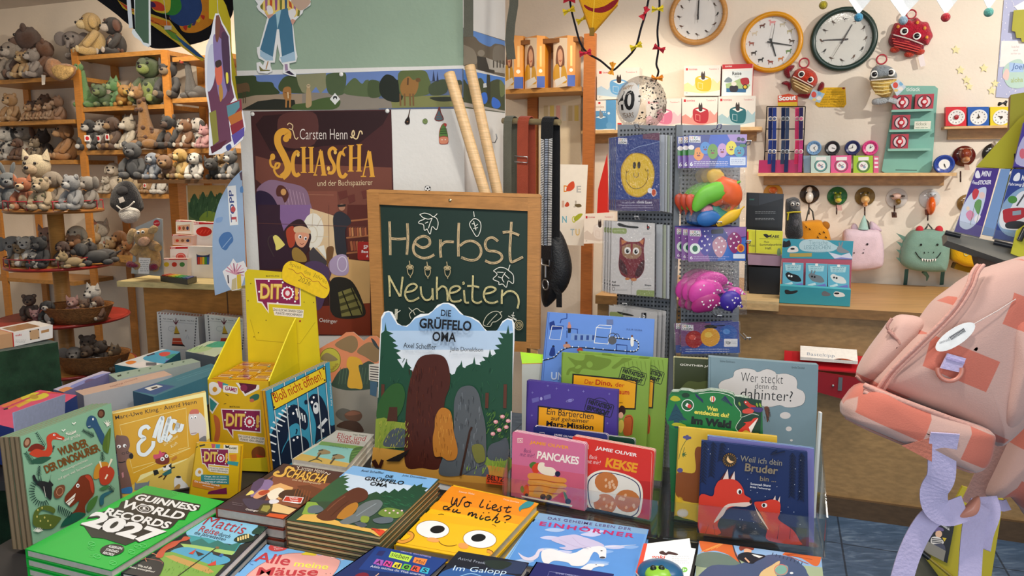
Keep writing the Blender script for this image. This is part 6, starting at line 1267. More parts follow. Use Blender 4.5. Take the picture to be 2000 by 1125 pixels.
# === counter and the wall behind it
CP=V((1.43,3.25,0))
def onc(x,y,off=0):return onp(x,y,CP+WN*off,WN)
def cf(X):return CP+WD*((X-CP.x)/WD.x)
ct=thing('shop_counter','long plywood shop counter with wood-block top along the clock wall','counter',cf(1.5))
L0,L1=cf(.42),cf(3.1);back=-WN*.88
b=MB();b.slab([L0-WN*.02+UP*.09,L1-WN*.02+UP*.09,L1-WN*.02+UP*.935,L0-WN*.02+UP*.935],back+WN*.03,'b08c5c');put('body',b,'wood',ct)
b=MB();b.slab([L0+WN*.03+UP*.978,L1+WN*.03+UP*.978,L1+back+UP*.978,L0+back+UP*.978],UP*-.042,'b98e58','8a6438');put('counter_top',b,'wood',ct)
b=MB();b.slab([L0+UP*.0,L1+UP*.0,L1+UP*.09,L0+UP*.09],-WN*.3,'5f4a34');put('plinth',b,'wood',ct)
b=MB();q0,q1=onc(1444,580,.06),onc(1521,600,.06);b.slab([V((q0.x,q0.y,.955)),V((q1.x,q1.y,.955)),V((q1.x,q1.y,.985)),V((q0.x,q0.y,.985))],-WN*.025,'d0ac78');b.slab([V((q0.x,q0.y,.985)),V((q1.x,q1.y,.985)),V((q1.x,q1.y,.985))-WN*.3,V((q0.x,q0.y,.985))-WN*.3],UP*.012,'dcbc88');put('end_board',b,'wood',ct)
def wbox(name,lab,cat,px,off,dep,col,art=None,group=None,m='print',side=None,par=None,top=None):
 px=prs(px);o=WO+WN*off;P=[onp(x,y,o,WN)for x,y in px];b=MB();b.slab(P,-WN*dep,col,side or col)
 if art:art(Art(b,o,WN,px if len(px)==4 else None))
 return put(name,b,m,par,lab if par is None else None,cat,group)
rs=thing('leaflet_shelf','red leaflet shelf fixed to the counter front','shelf',onc(1620,770,.1))
P_=[onc(x,y,.1)for x,y in((1531,715),(1700,742),(1700,795),(1534,748))];b=MB();b.slab(P_,-WN*.1,'9a1620');put('front',b,'plastic',rs)
b=MB();T=[V((p.x,p.y,P_[0].z))for p in P_[:2]];b.slab([T[0],T[1],T[1]-WN*.1+UP*.05,T[0]-WN*.1+UP*.05],UP*-.006,'b81c26');put('top',b,'plastic',rs)
b=MB();q=onc(1641,752,.103);b.box(onc(1641,750,.104),(.016,.004,.06),'9a9a98',MX.Rotation(R(-20),4,'Z'));b.ball(onc(1627,753,.104),.006,'c8c8c8');put('lock',b,'metal',rs)
for i in range(3):
 b=MB();z=P_[0].z+.046+i*.005;p=onc(1562,700,.03);q=onc(1672,714,.03);A,B=V((p.x,p.y,z)),V((q.x,q.y,z));b.slab([A+WN*.06-UP*.014,B+WN*.06-UP*.014,B-WN*.018+UP*.02,A-WN*.018+UP*.02],UP*.004,'f2ece4')
 if i==2:n_=(B-A).cross(WN*.078-UP*.034).normalized();n_=n_ if n_.z>0 else-n_;a=Art(b,A+WN*.06-UP*.014+UP*.004,n_,[proj(t+UP*.004)for t in(A+WN*.06-UP*.014,B+WN*.06-UP*.014,B-WN*.018+UP*.02,A-WN*.018+UP*.02)]);a.t('7a8aa0','Basteltipp',1576,696,1630,700,8,-.005);a.q('9a4a2a','+1620 706 20-6 25 4 9 8-24 0');a.l('222',1.5,'+1618 704 22-2 20 8')
 put('leaflet',b,'paper',None,['lowest white leaflet on the red shelf','middle white leaflet on the red shelf','topmost white leaflet with brown picture on the red shelf'][i],'leaflet','leaflets on the red shelf')
# --- wall shelves
def wshelf(lab,x0,y0,x1,y1,dep,th=.018,back=.05):
 z=onw(x0,y0,dep).z;A,B=onw(x0,y0,dep),onw(x1,y1,dep);B.z=A.z=z;t=thing('wall_shelf',lab,'wall shelf',(A+B)/2-WN*dep,'shelves on the clock wall')
 b=MB();b.slab([A,B,B-WN*dep,A-WN*dep],UP*-th,'d9b27c');put('board',b,'wood',t)
 b=MB();d=(B-A).normalized();A2,B2=A-WN*(dep-.02)-UP*(th+.0005)+d*.03,B-WN*(dep-.02)-UP*(th+.0005)-d*.03;b.slab([A2,B2,B2-UP*back,A2-UP*back],-WN*.019,'b98f5c');put('bracket_rail',b,'wood',t);return z
z1=wshelf('long wall shelf with watches and alarm clocks above the counter',1480,338,1868,344,.15,.016)
z2=wshelf('wall shelf carrying the audio player boxes',1135,255,1488,250,.17,.018)
z3=wshelf('short wall shelf with three square alarm clocks',1845,247,1990,249,.09,.012)
# --- audio player boxes
def art_tonie(c,c2,y,txt=1):
 def f(a):
  px=a.clip;(x0,y0),(x1,_),(_,y1)=px[0],px[1],px[3];w,h=x1-x0,y1-y0;g=lambda u,v:(x0+w*u,y0+h*v)
  a.p(c2,[g(0,.62),g(.1,.55),g(.25,.68),g(.36,.45),g(.5,.75),g(.64,.7),g(.78,.42),g(.9,.58),g(1,.45),g(1,.8),g(.5,.92),g(0,.85)])
  a.q(c,[g(.3,.46),g(.36,.36),g(.52,.32),g(.68,.38),g(.74,.46),g(.73,.72),g(.66,.84),g(.46,.84),g(.33,.74)]);a.p('f0ece8',[g(.37,.4),g(.52,.36),g(.67,.42),g(.52,.5)]);a.q('3a2c28',[g(.48,.44),g(.46,.3),g(.49,.18),g(.52,.26),g(.55,.17),g(.57,.3),g(.56,.44)])
  a.l(c2,h*.02,[g(.38,.56),g(.38,.74),g(.5,.78),g(.5,.58),g(.38,.56)]);a.p('c8202c',[g(.05,.07),g(.11,.07),g(.11,.15),g(.05,.15)]);p,q=g(.13,.14),g(.36,.14);a.t('c8505a','tonies',*p,*q,h*.07,.01);p,q=g(.68,.13),g(.94,.12);a.t('c86a70','Toniebox 2',*p,*q,h*.055,.0);p,q=g(.05,.93),g(.3,.93);a.t('666','3+',*p,g(.1,.93)[0],q[1],h*.05)
 return f
TB='e9e3da'
for lab,px,off,c,c2,col in(('audio player box with a light blue cube, upper box beside the balloon','+1166 135 83-4-1 61-82 3',.1,'6aa8d8','b4d0e4',TB),('audio player box with a yellow cube, on the top row','+1336 129 72-2-2 60-70 0',.1,'e2bc2a','ecdca0',TB),('audio player box with a pink cube, partly behind the balloon','+1262 194 69-2-1 58-68 1',.13,'d87a9a','eec0c8',TB),('audio player box with a red cube, between pink and teal ones','1332 190 1402 189.5 1400 250 1332 250',.13,'b8303c','e89a90',TB),('audio player box with a dark teal cube at the shelf end','1403 188.5 1476 187 1474 249 1402 250',.13,'1f6a74','a4c4cc',TB)):
 wbox('audio_player_box',lab,'toy box',px,off,.09,col,art_tonie(c,c2,0),'audio player boxes')
def art_blue(a):
 a.c(1130,110,3.935);a.p('f0ece4','+108 338 102 0 0 82-102 0');a.p('c8202c','+152 350 16 0 0 16-16 0');a.t('b89a80','tonies',125,398,195,396,18,.01);a.p('f0ece4','+45 560 55-10 20 10 158-2 0 32-233 0');a.q('4f8fc0','+122 465 48-13 50 10-2 83-48 17-44-12');a.p('e4f0f4','+130 468 42-12 40 10-40 14');a.q('8a9098','+162 470-2-40 8-22 8 20 10 12 0 28');a.p('d8302a','+52 516 52-2 0 30-52 2');a.e('6aa4d0',235,530,24,24);a.r('e4f0f8',3,72,375,18,18);[a.e('e8f4fa',x,y,r)for x,y,r in((232,438,10),(98,465,8),(110,490,7),(192,430,4),(206,430,4))];a.w('d4e6f0',58,435,120,455,5,2)
wbox('audio_player_box','light blue audio player box with a red price patch, nearest the wooden post','toy box','1141.5 197 1203 195 1203 256 1142 257.5',.15,.1,'5f9fd0',art_blue,'audio player boxes',side='efe6da')
wbox('audio_player_box','white box with red patch squeezed behind the confetti balloon','toy box','+1204 196 24 0 0 60-24 0',.14,.09,'efe6da',lambda a:a.p('d8302a','+1206 240 8 0 0 12-8 0'),'audio player boxes')
def art_trip(a):
 a.c(1130,110,3.935);a.p('c8202c','+1102 58 238-4-2 36-236 10');a.t('f4e4e0','tonies',1126,84,1180,82,14,.02);a.p('e8f0f0','+1120 110 210 0-10 180-205 10');a.t('1c1c20','Reise',1182,146,1252,144,28,.02);a.t('444','Spiele',1200,162,1236,162,10);a.p('a8c48a','+1130 210 50-10 60-30 80 50-20 30-165 0');a.p('2f6a9a','+1135 245 155 5-5 28-150-2');a.q('7a8a94','+1120 190 30-30 30 20-10 20-40 0');a.q('2a2630','+1164 230 58-2-2 40-30 8-24-8');a.e('f0e4d8',1194,212,20,16);a.q('b02430','+1245 175 55-10 10 45-50 10');a.e('2a2a2a',1280,235,20,20);a.e('e8c02a',1280,235,13,13)
wbox('game_box','white travel game box with red top band beside the yellow cube box','toy box','1411 126 1471 124.5 1468 187 1409 188',.1,.1,'f2eee8',art_trip,side='c8202c')
# --- clocks
def clock(lab,cx,cy,rpx,off,ring,dial,fn,hands,birds,glass=False,rin=.83,seed=1):
 c=onw(cx,cy,.0);e=onw(cx+rpx,cy,.0);r=(e-c).dot(WD);M_=rot_to(WN);t=thing('wall_clock',lab,'wall clock',c,'wall clocks');b=MB()
 b.lathe([(r*rin,.012),(r*rin,.034),(r*(rin+.03),.04),(r*.93,.042),(r*.985,.034),(r,.018),(r*.99,.002),(0,.002)],ring,c,M_,48);put('rim',b,'woodv' if fn=='w' else 'plastic',t)
 o=c+WN*.013;b=MB();b.lathe([(0,0),(r*rin,0)],dial,o,M_,40,False);rg=RG(seed);k=r/rpx
 X=WD;Pt=lambda u,v:o+X*(u*r)+UP*(v*r)+WN*.0012
 def shape(pts,col,u0,v0,s,fl=1,ro=0):
  cr,sr=cos(ro),sin(ro);b.add([Pt(u0+s*(fl*x*cr-y*sr),v0+s*(fl*x*sr+y*cr))for x,y in pts],TP(pts),col)
 bird=spline(((-.9,-.35),(-.3,-.1),(.1,.35),(.4,.55),(.62,.5),(.85,.42),(.62,.32),(.55,.05),(.2,-.3),(-.2,-.35)),True,3)
 beast=[(-.7,.35),(-.4,.42),(.3,.4),(.45,.75),(.8,.7),(.95,.45),(.6,.35),(.6,-.6),(.42,-.6),(.38,-.1),(-.38,-.1),(-.42,-.6),(-.6,-.6),(-.62,0),(-.8,.2)]
 for h in range(12):
  a_=R(90-30*h);u,v=.64*cos(a_),.64*sin(a_)
  if birds:shape(bird,('4a3a30','5c4a3c','2a2826','6a4a38')[(h*5+seed)%4],u,v,.1,1 if rg.random()<.5 else-1,rg.uniform(-.3,.5));b.add([Pt(u+x,v-.03+y)for x,y in((0,0),(.008,0),(.012,-.07),(.004,-.07))],[(0,1,2,3)],'3a302a')
  else:shape(beast,('e09a9a','c8bfa8','b8b08a','5a4a3c','6a8a4a','c87a3c','8a3a2a','1f1c1a','3a302a','a05a4a','d8ccb4','6a3a2a')[h],u,v,.115 if h else .14,1 if h%3 else-1)
 for i in range(12):a_=R(30*i);shape(((-1,-1),(1,-1),(1,1),(-1,1)),'8a8a88',.8*cos(a_),.8*sin(a_),.012)
 put('dial',b,'print',t)
 for j,(nm,an,l,wd,col)in enumerate(hands):
  b=MB();a_=R(90-an);d=X*cos(a_)+UP*sin(a_);q=WN.cross(d).normalized();h=o+WN*(.004+.003*j);b.slab([h-d*r*.14-q*wd*r,h+d*r*l-q*wd*r*.5,h+d*r*l+q*wd*r*.5,h-d*r*.14+q*wd*r],-WN*.0012,col);b.lathe([(0,.0015),(r*.03,.0015),(r*.03,-.001)],col,h,M_,10);put(nm,b,'plastic',t)
 if glass:b=MB();b.lathe([(0,.012),(r*rin*.98,.012)],'fff',o,M_,40);put('glass_cover',b,'glass',t)
 return t,c,r
clock('wall clock with natural wooden rim and bird dial, cut off by the top',1364,31,58,0,'c08a48','e6e4e0','w',[('hour_hand',0,.5,.03,'2a2624'),('minute_hand',2,.7,.022,'2a2624'),('second_hand',181,.25,.01,'444')],True,seed=3)
clock('wall clock with yellow rim and farm animal dial',1507,84,62,0,'e09a12','e4e4e2','p',[('hour_hand',161,.48,.035,'151515'),('minute_hand',102,.66,.026,'151515'),('second_hand',8,.6,.01,'333')],False,rin=.84)
ck,cc_,cr_=clock('wall clock with dark green rim and bird dial',1647,78,67,0,'1c3630','e2dfd8','p',[('hour_hand',27,.5,.028,'2a2220'),('minute_hand',271,.62,.024,'2a2220'),('second_hand',208,.62,.01,'5a5048')],True,True,rin=.83,seed=6)
# --- soft toys hanging on the wall
def puff(mb,px,o,n,prof,col,k=4,sp=True):
 pts=spline(prs(px),True,k)if sp else prs(px);P=[onp(x,y,o,n)for x,y in pts];c=sum(P,V((0,0,0)))/len(P)
 mb.grid([[c+(p-c)*s+n*z for p in P]for s,z in prof],col,closed=True);return c
def dome(h,back=.3):return[(.02,h),(.35,h*.97),(.62,h*.85),(.82,h*.6),(.94,h*.32),(1,0),(.94,-h*back*.6),(.7,-h*back),(.02,-h*back)]
def eye(mb,x,y,off,r,look=(0,0)):
 c=onw(x,y,off);mb.lathe([(0,.004),(r*.7,.003),(r,0)],'f2f0ea',c,rot_to(WN),16);mb.lathe([(0,.0055),(r*.62,.005),(r*.66,.003)],'17161a',c+WD*look[0]+UP*look[1],rot_to(WN),14)
def wring(t,x,y,r,col='b02436'):
 b=MB();c=onw(x,y,.035);b.tube([c+WD*(r*cos(2*PI*k/18))+UP*(r*sin(2*PI*k/18))for k in range(18)],.004,col,8,True);put('ring',b,'plastic',t)
def htag(t,px,off,col,art=None,nm='swing_tag'):
 b=MB();o=WO+WN*off;P=[onp(x,y,o,WN)for x,y in prs(px)];b.slab(P,-WN*.001,col)
 if art:art(Art(b,o,WN,prs(px)))
 put(nm,b,'print',t)
def tagart(a):
 p=a.clip;cx=sum(q[0]for q in p)/4;cy=sum(q[1]for q in p)/4;a.e('d84a3a',cx-5,cy-3,5,6);a.e('f0e8e0',cx+5,cy+4,5,4);a.e('7ab0d8',cx+6,cy-6,4,4);a.e('e8c87a',cx-4,cy+7,4,3)
SO_=WO+WN*.012
t=thing('plush_purse','red round plush monster purse with orange knobs hanging on the wall','plush toy',onw(1778,110,.02));b=MB()
puff(b,'+1741 62 7-17 10 3 8-12 14 4 10-6 10 8 12 2 6 14 4 12-4 8-6 10-10-2-32-2-30-6',SO_,WN,dome(.045),'b81c34');put('body',b,'plush',t)
b=MB();puff(b,'+1738 70 6-4 31 8 28 12-1 14-12 6-25-6-23-8-7-10',SO_+WN*.012,WN,dome(.042),'8a1428');a=Art(b,SO_+WN*.0555,WN);put('pouch',b,'plush',t)
b=MB();[b.tube([onw(1743+1.5*k-1,75+5*k,.066-.006*abs(k-2)),onw(1772,81+5*k,.075-.005*abs(k-2)),onw(1800-2*k,90+4*k,.062-.006*abs(k-2))],.0028,'d8504a',6)for k in range(4)];b.tube([onw(1745,68,.064),onw(1775,76,.075),onw(1803,87,.062)],.003,'d8ccc8',6);put('stripes',b,'fabric',t)
b=MB();[b.ball(onw(x,y,.055),(.008,.006,.009),'e8a03a')for x,y in((1754,52),(1792,44),(1806,55),(1810,73))];[b.ball(onw(x,y,.03),(.026,.02,.016),'c8402a')for x,y in((1748,97),(1776,106),(1796,101))];put('knobs',b,'plush',t)
b=MB();eye(b,1766,61,.057,.019,(.002,0));eye(b,1791,70,.055,.019,(-.001,0));put('eyes',b,'plastic',t);wring(t,1780,28,.022);htag(t,'+1793 112 10-8 5 24-10 3',.03,'f0e4e2')
t=thing('plush_purse','orange plush crab purse with striped belly hanging on the wall','plush toy',onw(1563,180,.02));b=MB()
puff(b,'+1548 146 8-10 19-4 17 10 5 16-7 12-12-2-22-10-9-6',SO_,WN,dome(.05),'c83a22');put('head',b,'plush',t);b=MB();puff(b,'+1545 150 15 8 24 12 4 6-8 10-18-2-16-12',SO_,WN,dome(.042),'b08a50');put('belly',b,'plush',t)
b=MB();[b.tube([onw(1548+2*k,155+6*k,.05),onw(1566,163+6*k,.06),onw(1582-2*k,172+4*k,.048)],.0032,'e8d09a',6)for k in range(3)];b.tube([onw(1549,149,.055),onw(1565,157,.066),onw(1588,169,.05)],.003,'f0e0d0',6);put('stripes',b,'fabric',t)
b=MB();puff(b,'+1532 134 8-7 12 1-4 8-6 6 2 10-7 0-6-8',SO_,WN,dome(.03),'8a1424');puff(b,'+1526 163 10-5 10 6-4 14-4-10',SO_,WN,dome(.02),'8a1424');puff(b,'+1597 172 7-12 6 3-2 11-10 4',SO_,WN,dome(.024),'8a1424');puff(b,'+1560 184 25-4 5 6-15 6-17-4',SO_,WN,dome(.02),'9a1828');put('claws',b,'plush',t)
b=MB();eye(b,1565.5,145,.06,.018);eye(b,1582.5,155.5,.057,.017);put('eyes',b,'plastic',t);wring(t,1570.5,123,.025);htag(t,'+1587 174 24 9-10 18-22-8',.066,'a8c4d8',tagart)
SW_=WO+WN*.095
t=thing('plush_purse','grey plush whale purse with yellow striped belly hanging above the mint display','plush toy',onw(1722,190,.02));b=MB()
puff(b,'+1699 148 5-14 14-7 18 2 12 9 3 14-26 2-25 4',SW_,WN,dome(.05),'8e979e');puff(b,'+1724 190-19 4-1 10 18 1 16-5 12 4 2-10-14-4',SW_,WN,dome(.024),'b8c0c6');put('body',b,'plush',t)
b=MB();puff(b,'+1701 157 24-4 25 0-3 17-9 18-10 4-16-8-10-14',SW_+WN*.004,WN,dome(.046),'d8b45a');put('belly',b,'plush',t);b=MB();[b.tube([onw(1703+2*k,162+7*k,.138),onw(1724,163+7*k,.149),onw(1747-2.6*k,160+7*k,.135)],.0032,'f0dc9a',6)for k in range(4)];b.tube([onw(1701,157,.141),onw(1725,155,.153),onw(1750,153,.141)],.0035,'e8e0d8',6);put('stripes',b,'fabric',t)
b=MB();eye(b,1708,145,.139,.019);eye(b,1740.5,141.5,.138,.019,(-.002,0));put('eyes',b,'plastic',t);wring(t,1722,116,.024);htag(t,'+1739 165 16-10 15 15-18 18',.15,'c8d8e4',tagart)
# --- notes, stars, posters on the wall
def note(a):
 a.c(1470,100,3.276)
 for i,s in enumerate(('Hallo','Das Sonnenmonster','kann Sorgen wegnehmen','und fressen!','Einfach aufschreiben oder','malen & in den Mund','stecken. Alles wird gut','und du kannst schlafen')):a.t('6a5a10',s,480-8*i if i else 475,250+16*i,515 if i==0 else 590-4*(i%3),249+15.6*i,11,-.01)
 a.e('8a2a1a',582,237,9,6)
def wflat(name,lab,cat,px,col,art=None,off=.0015,group=None,sp=0,m='paper'):
 pts=spline(prs(px),True,sp)if sp else prs(px);b=MB();o=WO+WN*off;P=[onp(x,y,o,WN)for x,y in pts];tr=TP(pts);b.add(P,tr,col);b.slab(P,-WN*.0012,col,cap=False)
 if art:art(Art(b,o,WN,pts if len(pts)==4 else None))
 return put(name,b,m,None,lab,cat,group)
wflat('hand_written_note','yellow hand-written note card on the wall between crab and whale purses','note','1605 171 1651 170.5 1653 203 1648 210 1598 209 1592 204','e8b41a',note)
star=[(cos(R(36*i+18))*(1 if i%2 else .5),sin(R(36*i+18))*(1 if i%2 else .5))for i in range(10)]
for i,(x,y,r)in enumerate(((1867,97,9),(1876,137,9),(1922,133,9),(1888,156,9),(1893,169,8),(1937,177,9),(1944,163,8))):
 wflat('glow_star',f'pale yellow plastic star on the wall, {("highest", "above the short shelf and below the highest", "beside the lilac poster, upper", "middle of the left cluster", "lowest of the left cluster", "lowest beside the lilac poster", "middle beside the lilac poster")[i]}','wall sticker',[(x+r*u,y+r*v)for u,v in star],'ede3a8',None,.004,'glow stars on the wall',m='plastic')
def art_joel(a):
 a.c(1440,0,3.125)
 rg=RG(3);[a.e('f0eef4',rg.uniform(1600,1740),rg.uniform(0,600),3)for _ in range(60)]
 a.p('f0eae6','+1612 250 148 0 0 140-160 20');a.p('f4f0f0','+1690 40 70-40 0 60-40 10');a.t('b8a0a0','kuschel',1675,292,1720,292,14);a.t('b8a0a0','und',1685,312,1712,312,12);a.t('b8a0a0','so-hör-zu',1670,332,1728,332,12);a.q('b8d4c8','+1620 440 40-60 80-10 20 150-100 10');a.q('e8c8c0','+1620 470 20-50 20 20-10 50');a.p('a8c4e8','+1660 380 90 10-5 50-85 0');a.t('3a5a9a','Joel',1672,432,1742,436,46,.0,8);a.t('a8b87a','aloha',1670,505,1745,500,30,.02)
wflat('poster','lilac dotted baby poster beside the star stickers on the wall','poster','+1961 0 69-2 0 197-85-5','b4b8d8',art_joel,.004,m='print')
wflat('cardboard_shape','lime green cardboard shape over the lilac poster','cut-out','+1980 20 50-4 0 66-34 0-2-8-9 0-2-12-7-2','a8a42a',None,.02,m='card')
# --- long shelf: watch rack, alarm clocks, boxed watches, mint display
def sz(y=0):return z1+.0005
def onshelf(x,off,z):p=onw(x,340,off);return V((p.x,p.y,z))
wr=thing('watch_rack','black wire rack of hanging children\'s watches with an orange sign','watch rack',onshelf(1540,.09,z1));b=MB();o=WO+WN*.09
for pts in('1498 208 1492 337','1573 208 1567 337','1498 208 1573 208','1496 252 1571 252','1494 296 1569 296','1493 336 1568 336'):p_=prs(pts);A,B=[onp(x,y,o,WN)for x,y in p_];A.z=max(A.z,z1+.004);B.z=max(B.z,z1+.004);b.tube([A,B],.0028,'1a1a1c',6)
for x in(1493,1568):A=onp(x,335,o,WN);A.z=z1+.004;b.tube([A,A-WN*.08],.0028,'1a1a1c',6)
put('wire_frame',b,'metal',wr)
b=MB();o2=WO+WN*.086;P=[onp(x,y,o2,WN)for x,y in prs('+1519 187 21-4 18 4 0 21-39 0')];b.slab(P,-WN*.002,'d8481e');a=Art(b,o2,WN);a.t('fff','Scout',1521,197,1555,195,10,.04);a.p('e8c02a','+1519 200 38-1 0 8-38 1');put('sign',b,'card',wr)
rg=RG(7);cols=[('1f2f6a','2a3f8a'),('20305a','3a4a6a'),('e0487a','2a2a4a')]
for ci,x in enumerate((1509,1534,1561)):
 for r in range(2):
  for k in range(2):
   xx=x+(k-.5)*8;y0=210+r*64;y1=y0+62;o3=.1+.012*k+.004*r;c=cols[ci][(k+r)%2]if ci<2 else('e0487a','2f2a5a','d83a6a','b83a7a')[k+2*r];b=MB();lean=-3 if r else-1
   A,M1,B=onw(xx,y0,o3),onw(xx+lean*.5,(y0+y1)/2,o3+.008),onw(xx+lean,y1,o3);w_=.02;b.tube([A,M1,B],1,c,flat=(w_,.004),ref=WN);t=put('watch',b,'fabric',None,f'hanging watch with {("navy", "dark blue patterned", "pink or violet")[ci]} band, {("upper", "lower")[r]} row, {("nearer the box shelf", "nearer the note card")[k]} of its pair','watch','watches on the wire rack');bb=MB();q=M1-onw(xx,y0,o3)*0;bb.lathe([(0,.007),(.011,.006),(.0125,.003),(.0125,-.004)],('e8e4e0','b8c4d0','e8d8d8')[ci],onw(xx+lean*.3,y0+22,o3+.007),rot_to(WN),14);bb.lathe([(0,.0075),(.008,.0073)],('3a4a7a','2a2a30','c84a7a')[ci],onw(xx+lean*.3,y0+22,o3+.007),rot_to(WN),12)
   bb.v=[p_ for p_ in bb.v];put('dial',bb,'plastic',t)
b=MB();A,B=onshelf(1481,.11,z1+.001),onshelf(1566,.11,z1+.001);b.slab([A,B,B+UP*.07,A+UP*.07],-WN*.015,'a8205a');put('gift_bag',b,'print',None,'magenta pouch lying behind the foot of the watch rack','pouch')
def alarm(lab,x,y,rpx,off,rim,dial='f0eeea',sc_=1.0,seed=1,m='plastic'):
 c=onw(x,y,off);r=(onw(x+rpx,y,off)-c).dot(WD);t=thing('alarm_clock',lab,'alarm clock',onshelf(x,off,z1),'round alarm clocks on the long shelf');M_=rot_to(WN);b=MB();b.lathe([(0,-.03),(r*.9,-.03),(r,-.02),(r,.004),(r*.93,.01),(r*.8,.004),(0,.002)],rim,c,M_,28);put('case',b,m,t)
 b=MB();b.lathe([(0,.003),(r*.8,.0035)],dial,c,M_,28,False)
 for i in range(12):a_=R(30*i);q=c+WD*(.66*r*cos(a_))+UP*(.66*r*sin(a_))+WN*.0042;b.add([q+WD*s+UP*v for s,v in((-.0015,-.002),(.0015,-.002),(.0015,.002),(-.0015,.002))],[(0,1,2,3)],'333')
 rg=RG(seed)
 for l,w_ in((.42,.06),(.6,.045)):a_=R(rg.uniform(0,360));d=WD*cos(a_)+UP*sin(a_);q=WN.cross(d);h=c+WN*.005;b.add([h-q*w_*r,h+d*l*r,h+q*w_*r,h-d*.1*r],[(0,1,2,3)],'222')
 put('dial',b,'print',t)
 b=MB();z0_=z1+.0008;hh=c.z-r*.9-z0_
 for s in(-1,1):b.tube([c+WD*(s*r*.45)-UP*r*.82-WN*.008,V((c.x,c.y,z0_+.003))+WD*(s*r*.55)-WN*.008],.0045 if hh<.02 else .003,rim,8)
 put('feet',b,m,t)
alarm('round alarm clock with pale blue rim above the light box',1589.5,289,15,.05,'7aa4d0',seed=1);alarm('round alarm clock with black rim above the pink box',1625.5,289,15,.05,'1c1c20',seed=2);alarm('round alarm clock with navy rim above the gap',1665,288.5,15.5,.05,'1c2460',seed=3);alarm('round alarm clock with pink rim beside the mint display',1699.5,289,16,.05,'e0408a',seed=4);alarm('large blue alarm clock at the shelf end beside the mint display',1844,321,21,.09,'1f3f9a',seed=6)
def boxclock(c,c2):
 def f(a):
  p=a.clip;x0,y0=p[0];w,h=p[1][0]-x0,p[3][1]-y0;g=lambda u,v:(x0+w*u,y0+h*v)
  a.e('4a4a50',*g(.5,.58),w*.34,h*.36);a.e(c,*g(.5,.58),w*.31,h*.33);a.e('f2f0f0',*g(.5,.58),w*.24,h*.25);a.e('c8a0b0',*g(.42,.56),w*.08,h*.08);a.e('8aa0b8',*g(.56,.64),w*.07,h*.07);a.p('f2f0ee',[g(.25,.08),g(.78,.06),g(.78,.26),g(.25,.28)]);a.l('222',h*.03,[g(.4,.46),g(.5,.58),g(.62,.5)])
 return f
for lab,px,c,c2 in(('boxed kids clock in a pale mint carton on the long shelf','+1584 304 38 0-1 34-37 0','5a9a94','c4dcd4'),('boxed kids clock in a pink carton on the long shelf','1623 304 1663 303 1662 338.5 1622.5 338.5','b83a6a','e85a94'),('boxed kids clock in a lime green carton on the long shelf','1667 304 1705 304 1705 339 1666.5 339','5a8a2a','a4cc2e')):
 px_=prs(px);wbox('clock_box',lab,'clock box',px_,.125,.045,c2,boxclock(c,c2),'boxed kids clocks')
wbox('clock_box','small pink and white carton leaning beside the lime green clock box','clock box','+1706 305 10 0 0 34-10 0',.11,.03,'e05a8a',lambda a:[a.p('f4e4ec',[(1708,308+8*i),(1715,308+8*i),(1715,312+8*i),(1708,312+8*i)])for i in range(3)])
wbox('clock_box','grey-blue carton at the start of the row of boxed clocks','clock box','1569 304 1583 304 1583 337.5 1570 337.5',.1,.03,'8aa4b8')
